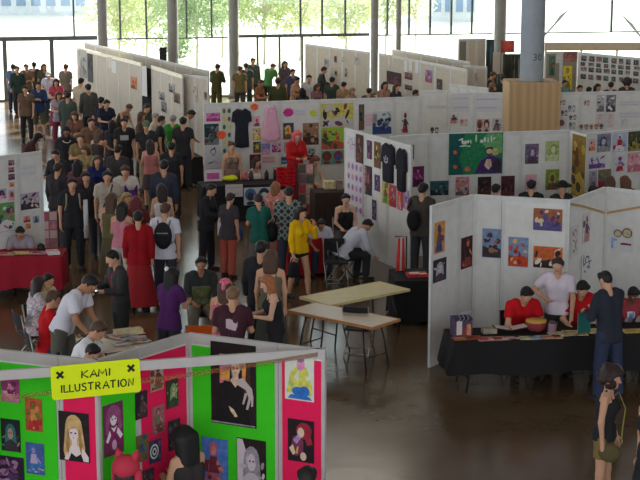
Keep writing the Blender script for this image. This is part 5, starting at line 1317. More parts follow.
def fingers(J):
    m = MB()
    for sd in (1, -1):
        w, d = J['wri', sd], J['hd', sd]
        side = np.cross(d, _v(0, 0, 1)); nrm = np.linalg.norm(side)
        side = J['f2'] if nrm < .5 else side / nrm                  # across the palm, thumb side forward
        if side @ J['f2'] < 0 and nrm < .5: side = -side
        inn = np.cross(side, d); inn /= np.linalg.norm(inn)
        if inn @ _v(-sd, 0, 0) < 0: inn = -inn
        for k, (off, ln) in enumerate(((.026, .072), (.009, .082), (-.009, .076), (-.025, .058))):
            a = w + d * .085 + side * off; b = a + d * ln * .5 + inn * .008; c = b + d * ln * .38 + inn * .026; e = c + d * ln * .12 + inn * .024
            m.tube([a - d * .02, a, b, c, e], [.009, .009, .0085, .0075, .005], 6)
        a = w + d * .03 + side * .026; m.tube([a, a + side * .028 + d * .03, a + side * .038 + d * .058 + inn * .012, a + side * .036 + d * .078 + inn * .02], [.011, .011, .0095, .006], 6)
    return m
def clipp(o, n): return [(o, n / np.linalg.norm(n))]
def top_prims(J, fem, kind):
    g = .93 if fem else 1.0; t = .016; p = []; hem = .13 if kind in ('long', 'coat', 'tee') else .05
    low = clipp(J['pel'] - J['u1'] * hem, -J['u1'])
    for sd in (1, -1):
        o = _v(sd, 0, 0)
        if kind == 'coat':
            p += [cone(J['pel'] + o * .06 - J['u1'] * .14, J['bel'] + o * .05, .135, .12, low), cone(J['bel'] + o * .05, J['che'] + o * .07 * g, .12, .13)]
        else:
            p += [cone(J['pel'] + o * .06 - J['u1'] * .14, J['pel'] + o * .055 + J['u1'] * .06, .136 + t, .112 + t, low), cone(J['bel'] + o * .05, J['che'] + o * .07 * g, .102 * g + t, .114 * g + t)]
        if kind == 'tank':
            up = clipp(J['sho'] - J['u2'] * .075, J['u2'])
            p[-1]['clip'] = up; p.append(cone(J['che'] + o * .08 * g, J['sho'] + o * .07, .1 * g + t, .05, up))
            p.append(cone(J['sho'] - J['u2'] * .09 + o * .085 + J['f2'] * .105, J['sho'] + o * .1 + J['u2'] * .06, .012, .012))
            p.append(cone(J['sho'] - J['u2'] * .09 + o * .085 - J['f2'] * .10, J['sho'] + o * .1 + J['u2'] * .06, .012, .012))
        else:
            p.append(cone(J['che'] + o * .08 * g, J['shl', sd] * .6 + J['sho'] * .4 + J['u2'] * .01, .102 * g + t, .066 * g + t))
            s, e, w = J['shl', sd], J['elb', sd], J['wri', sd]
            if kind in ('tee', 'polo'):
                q = s + (e - s) * .68; p.append(cone(s, s + (e - s) * .8, .054 * g + t, .056 * g + t, clipp(q, e - s)))
            else:
                p += [cone(s, e, .054 * g + t, .044 * g + t), cone(e, w + (w - e) * .1, .044 * g + t, .034 * g + t, clipp(w - (w - e) * .06, w - e))]
        if fem: p.append(cone(J['che'] + o * .075 + J['f2'] * .075 - J['u2'] * .01, J['che'] + o * .07 + J['f2'] * .09 - J['u2'] * .03, .055 + t, .055 + t))
    return p
def bottom_prims(J, fem, kind):
    p = []; t = .018; up = clipp(J['pel'] + J['u1'] * .07, J['u1'])
    if kind in ('skirt', 'longskirt', 'gown'):
        kz = [.42, .24, .12][('skirt', 'longskirt', 'gown').index(kind)]
        mid = (J['knee', 1] + J['knee', -1]) * .5; an = (J['ank', 1] + J['ank', -1]) * .5
        e = mid + (an - mid) * {'skirt': -.1, 'longskirt': .7, 'gown': .95}[kind]
        r2 = {'skirt': .22, 'longskirt': .25, 'gown': .32}[kind]
        for sd in (1, -1): p.append(cone(J['pel'] + _v(sd * .05, 0, 0), e + _v(sd * .05, 0, 0) + (e - J['pel']) * .2, .125, r2, up + clipp(e, e - J['pel'])))
        return p
    frac = {'trousers': 2, 'shorts': .55, 'hotpants': .22, 'knee': 1.15}[kind]
    for sd in (1, -1):
        h, k, a = J['hip', sd], J['knee', sd], J['ank', sd]
        o = _v(sd, 0, 0)
        p.append(cone(J['pel'] + o * .06 - _v(0, 0, .03), J['pel'] + o * .055 + J['u1'] * .08, .108 + t, .10 + t, up))
        if frac < 1: p.append(cone(h, h + (k - h) * (frac + .2), .088 + t, .08 + t, clipp(h + (k - h) * frac, k - h)))
        elif frac < 2: p += [cone(h, k, .088 + t, .07 + t), cone(k, k + (a - k) * .4, .07 + t, .065 + t, clipp(k + (a - k) * (frac - 1), a - k))]
        else: p += [cone(h, k, .088 + t, .062 + t), cone(k, a - (a - k) * -.02, .062 + t, .052 + t, clipp(a - (a - k) * .04, a - k))]
    return p
def shoe_prims(J, fem, sides=(1, -1)):
    p = []
    for sd in sides:
        a = J['ank', sd]; fl = clipp(a - _v(0, 0, .074), _v(0, 0, -1))
        p += [cone(a + _v(0, .035, -.04), a + _v(sd * .014, -.15, -.048), .044, .036, fl), cone(a + _v(0, .01, .01), a + _v(0, .02, -.04), .046, .046)]
    return p
def hair_prims(J, style):
    H = headframe(J); c = J['head']; hu, hf = J['hu'], J['hf']
    cap = clipp(c - hu * .018 - hf * .02, hf * .62 - hu * .78)
    R_ = {'short': (.086, .106, .116), 'crop': (.081, .100, .110), 'long': (.092, .112, .12), 'bob': (.098, .114, .12), 'curly': (.14, .15, .15), 'pony': (.086, .106, .114), 'bun': (.086, .106, .114), 'hood': (.11, .13, .135), 'big': (.135, .14, .14)}[style]
    p = [ell(c + hu * (.016 if style != 'curly' else .03) - hf * .006, H, R_, cap)]
    if style not in ('curly', 'hood'):
        r = random.Random(len(style))
        for k in range(11):                       # locks along the hairline and crown
            a = R(-75 + 15 * k); q = c + hu * (.085 + r.uniform(-.02, .014)) * math.cos(a * .6) + hf * (.062 * math.cos(a)) + _v(.078 * math.sin(a), 0, 0)
            p.append(ell(q, H, (.022, .024, .02 + r.uniform(0, .01))))
        for sd in (1, -1): p.append(cone(c + _v(sd * .078, 0, 0) + hu * .05 + hf * .02, c + _v(sd * .079, 0, 0) - hu * .012 + hf * .018, .016, .008))
    if style in ('long', 'bob', 'big'):
        dn = -J['u2'] * .5 + _v(0, 0, -.5); L = {'long': .42, 'bob': .13, 'big': .5}[style]
        for x in (-.055, 0, .055): p.append(cone(c - hf * .06 + _v(x, 0, 0), c - hf * (.07 if style == 'bob' else .10) - hu * .06 + dn * L + _v(x * 1.1, 0, 0), .09 if style == 'big' else .06, .035 if style == 'long' else .05))
        for sd in (1, -1): p.append(cone(c + _v(sd * .075, 0, 0) - hf * .0, c + _v(sd * .082, 0, 0) - hu * .09 + dn * L * .3 - hf * .02, .034, .026))
    if style == 'pony':
        p += [cone(c - hf * .1 + hu * .03, c - hf * .16 - hu * .02, .034, .04), cone(c - hf * .16 - hu * .02, c - hf * .15 - hu * .24, .042, .02)]
    if style == 'bun': p.append(ell(c + hu * .1 - hf * .08, H, (.05, .05, .045)))
    if style == 'curly':
        r = random.Random(3)
        for k in range(46):
            d = np.array([r.gauss(0, 1) for _ in range(3)]); d /= np.linalg.norm(d)
            q = c + hu * .03 - hf * .02 + H @ (d * np.array([.125, .135, .13]))
            if (q - c) @ hf > .05 and (q - c) @ hu < .07: continue
            p.append(ell(q, H, (.035, .035, .035)))
    if style == 'hood': p.append(cone(c - hf * .05 - hu * .05, J['sho'] - J['f2'] * .03, .1, .12))
    return p
_pm = {}
def part_mesh(kind, pose, fem, sub, res):
    key = (kind, pose, fem, sub, res)
    if key in _pm: return _pm[key]
    J = skeleton(pose, fem)
    if kind == 'body':
        v, f = field_mesh(body_prims(J, fem), res, .022); me = to_mesh('body', v, f, fingers(J))
    else:
        pr = {'top': top_prims, 'bottom': bottom_prims}[kind](J, fem, sub) if kind in ('top', 'bottom') else (shoe_prims(J, fem, (sub,)) if kind == 'shoe' else hair_prims(J, sub))
        v, f = field_mesh(pr, res, .02); me = to_mesh(kind, v, f)
    me.materials.append(mat((128, 128, 128)))
    _pm[key] = me; return me
def slot(o, m):
    o.material_slots[0].link = 'OBJECT'; o.material_slots[0].material = m
SKINS = {'l': (226, 178, 152), 'm': (206, 156, 126), 't': (176, 126, 96), 'd': (120, 84, 64)}
TOPN = {'jacket': 'jacket', 'tee': 'shirt', 'polo': 'shirt', 'long': 'shirt', 'coat': 'jacket', 'tank': 'vest_top'}
BOTN = {'trousers': 'trousers', 'shorts': 'shorts', 'hotpants': 'shorts', 'knee': 'shorts', 'skirt': 'skirt', 'longskirt': 'skirt', 'gown': 'gown'}
PEOPLE = 0
def person(hx, hy, height, face, pose, hair, top, bottom, label, fem=0, skin='m', shoes=(40, 36, 38), group=None, hat=None, lvl=None, chairlab=None, foot=None):
    """placed so that the top of the head stands at the pixel (hx, hy)"""
    global PEOPLE
    J = skeleton(pose, fem); sc = height / 1.72
    c = (J['head'] + J['hu'] * .117) * sc
    q = P(hx, hy, c[2]); rz = R(face)
    ox = c[0] * math.cos(rz) - c[1] * math.sin(rz); oy = c[0] * math.sin(rz) + c[1] * math.cos(rz)
    root = thing('person', label, 'person', (q.x - ox, q.y - oy, 0), rz, group); root.scale = (sc, sc, sc)
    near = q.y
    res = lvl or (.016 if near < 27 else .022 if near < 37 else .03)
    sm = mat(SKINS[skin] if isinstance(skin, str) else skin, .6, 0, .03)
    o = link('body', part_mesh('body', pose, fem, None, res), root); slot(o, sm)
    lift = lambda c_: tuple(v + 16 for v in c_) if max(c_) < 64 else c_
    M = lambda c_: c_ if not isinstance(c_, tuple) else mat(lift(c_), .9)
    if bottom:
        o = link(BOTN[bottom[0]], part_mesh('bottom', pose, fem, bottom[0], res), root); slot(o, M(bottom[1]))
    if top:
        o = link(TOPN[top[0]], part_mesh('top', pose, fem, top[0], res), root); slot(o, M(top[1]))
    for sd in (1, -1):
        o = link('shoe', part_mesh('shoe', pose, fem, sd, res), root); slot(o, M(shoes))
    if hair:
        o = link('hair', part_mesh('hair', pose, fem, hair[0], min(res, .02)), root); slot(o, mat(tuple(v + 12 for v in hair[1]), .55, 0, .2, 30))
    hu, hf, hc = J['hu'], J['hf'], J['head']
    if near < 40:
        H = Matrix([list(r) for r in headframe(J)]).to_4x4(); T = Matrix.Translation(Vector(hc)) @ H
        for sd in (1, -1):
            m = MB(); m.ball((sd * .032, -.087, .018), (.015, .008, .009), 8, 0, T); m.ball((sd * .032, -.094, .018), (.006, .004, .006), 6, 1, T)
            link('eye', m.mesh('eye', [mat((226, 222, 216), .4, 0, 0), mat((40, 30, 26), .3, 0, 0)]), root)
        m = MB(); m.ball((0, -.092, -.055), (.026, .008, .007), 8, 0, T); link('mouth', m.mesh('mouth', mat((160, 84, 80), .6, 0, 0)), root)
    if hat:
        H = Matrix([list(r) for r in headframe(J)]).to_4x4(); T = Matrix.Translation(Vector(hc)) @ H
        m = MB(); kind, col = hat
        if kind == 'cap':
            m.ball((0, .0, .045), (.098, .115, .095), 14, 0, T); m.box((0, -.14, .055), (.13, .12, .012), 0, T)
        elif kind == 'brim':
            m.ball((0, .0, .07), (.098, .112, .085), 14, 0, T); m.tube([T @ Vector((0, 0, .052)), T @ Vector((0, 0, .066))], [.19, .18], 20)
        elif kind == 'scarf':
            m.ball((0, .012, .036), (.1, .118, .1), 16, 0, T); m.ball((0, .13, -.02), (.035, .025, .05), 8, 0, T)
        elif kind == 'ears':
            m.ball((0, .02, .03), (.15, .16, .13), 16, 0, T)
            for sd in (1, -1): m.tube([T @ Vector((sd * .09, .0, .12)), T @ Vector((sd * .12, .0, .22))], [.06, .008], 8)
            for sd in (1, -1): m.tube([T @ Vector((sd * .13, .0, .0)), T @ Vector((sd * .13, -.02, -.2))], [.045, .06], 8)
        elif kind == 'flower':
            for k in range(5): m.ball((.075 + .022 * math.cos(k * 1.26), .085, .085 + .022 * math.sin(k * 1.26)), .02, 6, 0, T)
        link({'cap': 'cap', 'brim': 'hat', 'scarf': 'headscarf', 'ears': 'eared_hat', 'flower': 'hair_flower'}[kind], m.mesh(kind, col if not isinstance(col, tuple) else mat(col, .8)), root)
    if POSES[pose].get('seat') and chairlab:
        ch = chair(root.location.x, root.location.y, rz, chairlab, group='chairs under seated people')
        zs = (J['pel'][2] - .118) * sc / .45; ch.scale = (1, 1, zs); ch.location = root.matrix_basis @ Vector((0, .02, 0))
    PEOPLE += 1
    root['J'] = 0; del root['J']
    return root, J, sc
def at_hand(pr, sd, dz=0, along=.1):
    root, J, sc = pr
    return root.matrix_basis @ Vector((J['wri', sd] + J['hd', sd] * along + _v(0, 0, dz)))
def at_back(pr, z, y, x=0):
    root, J, sc = pr
    q = J['che'] + J['u2'] * z - J['f2'] * y + _v(x, 0, 0)
    return root.matrix_basis @ Vector(q)
def bag(pr, sd, size, col, label, strap=.25, name='bag', cat='bag'):
    q = at_hand(pr, sd, 0, .08); w, d, h = size
    root = thing(name, label, cat, (q.x, q.y, q.z), pr[0].rotation_euler.z)
    m = MB(); N = 12; vs = []; 
    for lv, k, zz in ((0, .8, -h - strap), (1, 1.05, -h * .8 - strap), (2, 1.0, -h * .3 - strap), (3, .8, -strap)):
        for i in range(N): 
            a = 2 * PI * i / N; vs.append((k * w / 2 * math.copysign(abs(math.cos(a)) ** .6, math.cos(a)), k * d / 2 * math.copysign(abs(math.sin(a)) ** .6, math.sin(a)), zz))
    fs = [(r_ * N + i, r_ * N + (i + 1) % N, (r_ + 1) * N + (i + 1) % N, (r_ + 1) * N + i) for r_ in range(3) for i in range(N)] + [tuple(range(N))[::-1], tuple(range(3 * N, 4 * N))]
    m.add(vs, fs, 0, True); m.build('bag_body', mat(col, .8), root)
    m = MB(); m.tube([(-w * .3, 0, -strap), (-w * .15, 0, -.02), (0, 0, 0), (w * .15, 0, -.02), (w * .3, 0, -strap)], .01, 6); m.build('handle', mat(col, .8), root)
    return root
def backpack(pr, col, label, band=(150, 140, 120)):
    root0, J, sc = pr
    q = at_back(pr, .03, .19)
    root = thing('backpack', label, 'backpack', q, root0.rotation_euler.z)
    tilt = Matrix.Rotation(R(POSES_b(pr)), 4, 'X')
    m = MB(); 
    m.ball((0, 0, -.12), (.16, .09, .24), 14, 0, tilt); m.build('pack_body', mat(col, .85), root)
    m = MB(); m.ball((0, .07, -.2), (.12, .05, .1), 12, 0, tilt); m.build('pocket', mat(tuple(int(v * .85) for v in col), .85), root)
    for z in (-.06, -.18):
        m = MB(); m.box((0, .085, z), (.2, .02, .018), 0, tilt); m.build('band', mat(band, .8), root)
    for sd in (1, -1):
        m = MB(); m.tube([(sd * .09, -.06, .04), (sd * .11, -.13, .125), (sd * .115, -.21, .14), (sd * .12, -.31, .08), (sd * .13, -.335, -.08), (sd * .15, -.25, -.2), (sd * .13, -.06, -.27)], .017, 8, 0, True, tilt); m.build('strap', mat(tuple(int(v * .8 + 20) for v in band), .85), root)
    return root
def POSES_b(pr): return 0

# people stand clear of one another, of the screens and of the tables: small changes of stature move them along their line of sight
SEGS = []; RECTS = []
def _foot(spec, dh):
    hx, hy, h, face, pose = spec[0][:5]; fem = spec[1].get('fem', 0)
    J = skeleton(pose, fem); sc = (h + dh) / 1.72; c = (J['head'] + J['hu'] * .117) * sc
    q = P(hx, hy, c[2]); rz = R(face)
    return np.array([q.x - (c[0] * math.cos(rz) - c[1] * math.sin(rz)), q.y - (c[0] * math.sin(rz) + c[1] * math.cos(rz))]), np.array([q.x, q.y])
def settle(specs, fixed):
    keys = list(specs); offs = [0, .02, -.02, .04, -.04, .06, -.06, .08, -.08, .1, -.1, .12, -.12, .15, -.15]
    pos = {k: {d: _foot(specs[k], d) for d in offs} for k in keys}; cur = {k: 0 for k in keys}
    def cost(k, d):
        f, hd = pos[k][d]; c = abs(d) * 1.5
        seat = POSES[specs[k][0][4]].get('seat')
        for (a, b) in SEGS:
            ab = b - a; t = min(1, max(0, (f - a) @ ab / (ab @ ab))); dd = np.linalg.norm(f - a - t * ab)
            if dd < .34: c += (.34 - dd) * 8
        for (cc, u, n, L, D) in RECTS:
            x = abs((f - cc) @ u) - L / 2; y = abs((f - cc) @ n) - D / 2; dd = max(x, y); m = .3 if seat else .24
            if dd < m: c += (m - dd) * 5
        for o in keys:
            if o == k: continue
            dd = np.linalg.norm(f - pos[o][cur[o]][0])
            if dd < .52: c += (.52 - dd) * 5
        return c
    for it in range(6):
        for k in keys:
            if k not in fixed: cur[k] = min(offs, key=lambda d: cost(k, d))
    return cur, {k: cost(k, cur[k]) for k in keys}
# ------------------------------------------------------------------ the crowd (head-top pixel, height, facing, pose, hair, top, bottom, label)
BK, DK, BR, LB, BL, RB, GH = (26, 22, 22), (44, 34, 32), (74, 50, 38), (112, 80, 56), (196, 160, 110), (150, 90, 54), (130, 126, 122)
cB, cK, cN, cG, cD = (28, 27, 32), (44, 42, 48), (38, 44, 66), (104, 104, 108), (54, 60, 78)   # black, charcoal, navy, grey, denim
cW, cR, cT, cE, cGn, cP, cY = (224, 222, 226), (176, 26, 34), (176, 156, 130), (96, 90, 70), (54, 130, 66), (206, 130, 150), (232, 186, 20)
AISLE, BOOTHS, BACKROW = 'crowd in the left aisle', 'people around the dress booth', 'people beyond the dress booth wall'
pe = {}
SPECS = {}
def cr(key, *a, **k): SPECS[key] = (a, k)
plaid = mat_pattern('plaid', [(30, 34, 46), (84, 100, 96), (140, 150, 140), (60, 66, 80)], 2.6)
floral = mat_pattern('floral', [(206, 196, 196), (190, 150, 160), (150, 150, 170), (216, 206, 206)], 18)
floral2 = mat_pattern('floral', [(190, 110, 110), (214, 160, 140), (200, 90, 90), (220, 190, 170)], 16)
brnp = mat_pattern('floral', [(140, 110, 96), (110, 80, 76), (160, 130, 110), (120, 96, 90)], 12)
pinkf = mat_pattern('floral', [(206, 60, 96), (226, 150, 170), (196, 50, 84), (220, 110, 140)], 20)
logo_tee = mat_print(cB, (170, 168, 172), 1.22, 1.34, .10)
# --- group by the drawing table behind the yellow sign
cr('whiteman', 95, 277, 1.9, 74, 'stoop', ('short', BK), ('polo', (218, 214, 224)), ('trousers', (92, 90, 82)), 'person in a white shirt and grey trousers stooping over the drawing table', skin='t')
cr('redman', 54, 291, 1.74, 110, 'sit', ('short', BR), ('tee', (190, 22, 30)), ('trousers', cD), 'person in a red shirt seated left of the stooping one in white', skin='m', chairlab='folding chair under the person in the red shirt at left')
cr('flower', 40, 277, 1.6, 120, 'sit', ('bob', DK), ('tee', floral), ('knee', (160, 40, 50)), 'seated woman in a pale flowered top at far left, dark bobbed hair', fem=1, skin='t', chairlab='folding chair under the woman in the flowered top')
cr('behindflower', 49, 274, 1.62, 60, 'sit', ('short', BK), ('tee', (200, 190, 150)), ('trousers', cK), 'seated person in a cream top half behind the flowered-top woman', fem=1, skin='m', chairlab='folding chair of the person in the cream top')
cr('strapman', 103, 323, 1.8, 80, 'sitwork', ('short', BR), ('tee', (230, 228, 232)), ('trousers', cK), 'person in a white tee with a dark strap bent low over the drawings', skin='m', chairlab='folding chair of the person bent over the drawings')
cr('lowhead', 96, 346, 1.66, 60, 'sitwork', ('short', BK), ('tee', cK), ('trousers', cK), 'dark-haired person bent down, only the head above the grey rail', skin='m', chairlab='folding chair hidden just behind the grey top rail')
cr('suit', 110, 251, 1.72, -60, 'hold', ('short', BK), ('coat', mat_print((46, 44, 46), (120, 24, 34), 1.0, 1.42, .035, True)), ('trousers', (30, 29, 30)), 'person in a black jacket over red, looking down at a small device', skin='m')



cr('redseller', 20, 228, 1.55, 10, 'sitwork', ('short', BK), ('tee', (150, 140, 150)), ('trousers', cK), 'dark-haired person in grey seated behind the red cloth at left', skin='t', chairlab='folding chair behind the red cloth at left')
# --- by the back of the pink and green panels
cr('purple', 174, 268, 1.62, 150, 'hold', ('long', BK), ('tee', (84, 40, 98)), ('trousers', cK), 'woman in a purple top with a white flower in her long black hair', fem=1, skin='m', hat=('flower', (230, 226, 230)))
cr('grey_tee', 201, 257, 1.74, 10, 'sit', ('crop', BK), ('long', mat_print((46, 50, 50), (120, 122, 100), .62, .92, .15, True, (100, 110, 60))), ('trousers', (120, 112, 100)), 'seated person facing us in a dark shirt with a grey-green print', skin='t', chairlab='folding chair under the person with the grey-green print')
cr('bandana', 226, 279, 1.62, 170, 'hold', ('long', BR), ('tank', pinkf), ('trousers', cD), 'woman in a bright pink headscarf and patterned pink top', fem=1, skin='m', hat=('scarf', pinkf))
cr('maroon', 233, 287, 1.74, 178, 'hold', ('short', LB), ('tee', mat_print((64, 22, 38), (64, 22, 38), 1.2, 1.36, .075, False, (206, 180, 190))), ('trousers', (54, 70, 120)), 'brown-haired person in a maroon shirt seen from behind, beside the pink headscarf', skin='m')
cr('strawb', 265, 276, 1.66, -80, 'hold', ('long', RB), ('tank', (26, 25, 28)), ('trousers', cB), 'woman with long ginger hair and a black sleeveless top facing left', fem=1, skin='l')
cr('tanback', 271, 250, 1.66, 175, 'stand', ('bob', BR), ('tank', (110, 104, 88)), ('longskirt', (70, 70, 64)), 'brown-haired woman with bare shoulders seen from behind, behind the ginger woman', fem=1, skin='m')
cr('tallblk', 261, 241, 1.76, 170, 'stand', ('short', BK), ('coat', (28, 26, 32)), ('trousers', (26, 25, 30)), 'person all in black standing behind the bare-shouldered woman', skin='m')
# --- KAMI booth
cr('blackhair', 181, 428, 1.62, -140, 'hold', ('big', (22, 20, 22)), ('tank', (40, 34, 36)), ('skirt', cB), 'black-haired woman in a dark strap top inside the yellow-sign booth', fem=1, skin='m')
cr('cathat', 127, 458, 1.52, 160, 'stand', ('bob', DK), ('tee', (70, 50, 56)), ('trousers', cD), 'person in a red cat-eared hat at the bottom of the picture', fem=1, skin='m', hat=('ears', (196, 56, 76)))
cr('lowright', 307, 467, 1.62, 180, 'stand', ('short', BK), ('tee', cK), ('trousers', cD), 'person at the bottom edge, only dark hair showing before the end pink panel', skin='m')
# --- aisle, near
cr('cape', 138, 211, 1.68, 184, 'stand', ('short', BK), ('long', (150, 18, 28)), ('gown', mat_print((150, 18, 28), (80, 14, 20), .98, 1.1, .035, False)), 'person in a long bright red gown seen from behind in the aisle', skin='m', shoes=(44, 24, 26))
cr('packman', 165, 203, 1.75, 175, 'stand', ('short', BR), ('tee', (214, 212, 226)), ('trousers', (38, 38, 50)), 'person in a white tee with a dark backpack, right of the red gown', skin='m')
cr('pinktop', 123, 202, 1.6, 170, 'hold', ('long', BK), ('tank', (206, 130, 146)), ('knee', (200, 190, 186)), 'long-haired woman in a pink top left of the red gown', fem=1, skin='m')
cr('greentop', 112, 193, 1.6, 165, 'stand', ('long', BR), ('tank', (104, 96, 66)), ('longskirt', (96, 86, 64)), 'brown-haired woman in an olive dress left of the pink top', fem=1, skin='m')
cr('blondg', 127, 193, 1.6, 30, 'stand', ('bob', (140, 112, 66)), ('tee', (150, 110, 80)), ('trousers', cK), 'short fair-haired woman between the olive and pink tops', fem=1, skin='m', group=AISLE)
cr('maroonh', 136, 196, 1.64, 190, 'stand', ('long', (96, 34, 38)), ('tee', (100, 40, 44)), ('trousers', cK), 'woman with deep red hair just left above the red gown', fem=1, skin='m', group=AISLE)
cr('whitewoman', 161, 184, 1.62, 200, 'stand', ('long', DK), ('tank', (214, 206, 206)), ('skirt', (50, 46, 50)), 'long dark-haired woman in a white top behind the backpack wearer', fem=1, skin='m', group=AISLE)
cr('strapsman', 72, 178, 1.76, 15, 'stand', ('short', BK), ('tee', (30, 29, 34)), ('trousers', (30, 30, 36)), 'person in a black tee with pack straps walking towards us, nearest on the left', skin='m')
cr('belt', 86, 172, 1.7, 10, 'stroll', ('short', BK), ('tee', cB), ('trousers', (34, 34, 42)), 'person in black with a pale belt just right of the strapped walker', skin='m', group=AISLE)
cr('beigetee', 107, 171, 1.74, 8, 'stand', ('short', BK), ('tee', mat_print((178, 166, 150), (178, 166, 150), 1.2, 1.34, .1, True, (110, 106, 120))), ('trousers', (44, 44, 52)), 'person in a beige printed tee with a shoulder strap in the aisle', skin='m')
cr('whitebagman', 125, 166, 1.74, 5, 'hold', ('short', BR), ('tee', (206, 196, 190)), ('trousers', cT), 'person in a pale tee holding a purple plush bag', skin='m')
cr('bigdark', 164, 160, 1.82, 178, 'stand', ('short', BK), ('coat', (40, 44, 58)), ('trousers', (30, 30, 38)), 'large person in navy seen from behind at the right edge of the aisle crowd', skin='m')
cr('hood', 66, 127, 1.84, 20, 'stand', ('hood', (24, 22, 26)), ('coat', (30, 28, 34)), ('gown', (32, 30, 36)), 'tall hooded person in a dark robe with a pale necklace', skin='d')
cr('darkface', 55, 150, 1.72, -20, 'hold', ('short', BK), ('coat', cB), ('trousers', cB), 'person in black with a pale collar before the hooded one', skin='m', group=AISLE)
cr('handdark', 58, 163, 1.7, 160, 'stand', ('short', DK), ('long', (40, 34, 38)), ('trousers', cK), 'dark-clothed person close behind the strapped walker at left', skin='m', group=AISLE)
cr('hatleft', 41, 134, 1.66, 100, 'stoop', ('long', BK), ('long', (66, 38, 40)), ('longskirt', (60, 40, 42)), 'woman in dark red with black hair leaning at the end of the left white panel', fem=1, skin='m', group=AISLE)
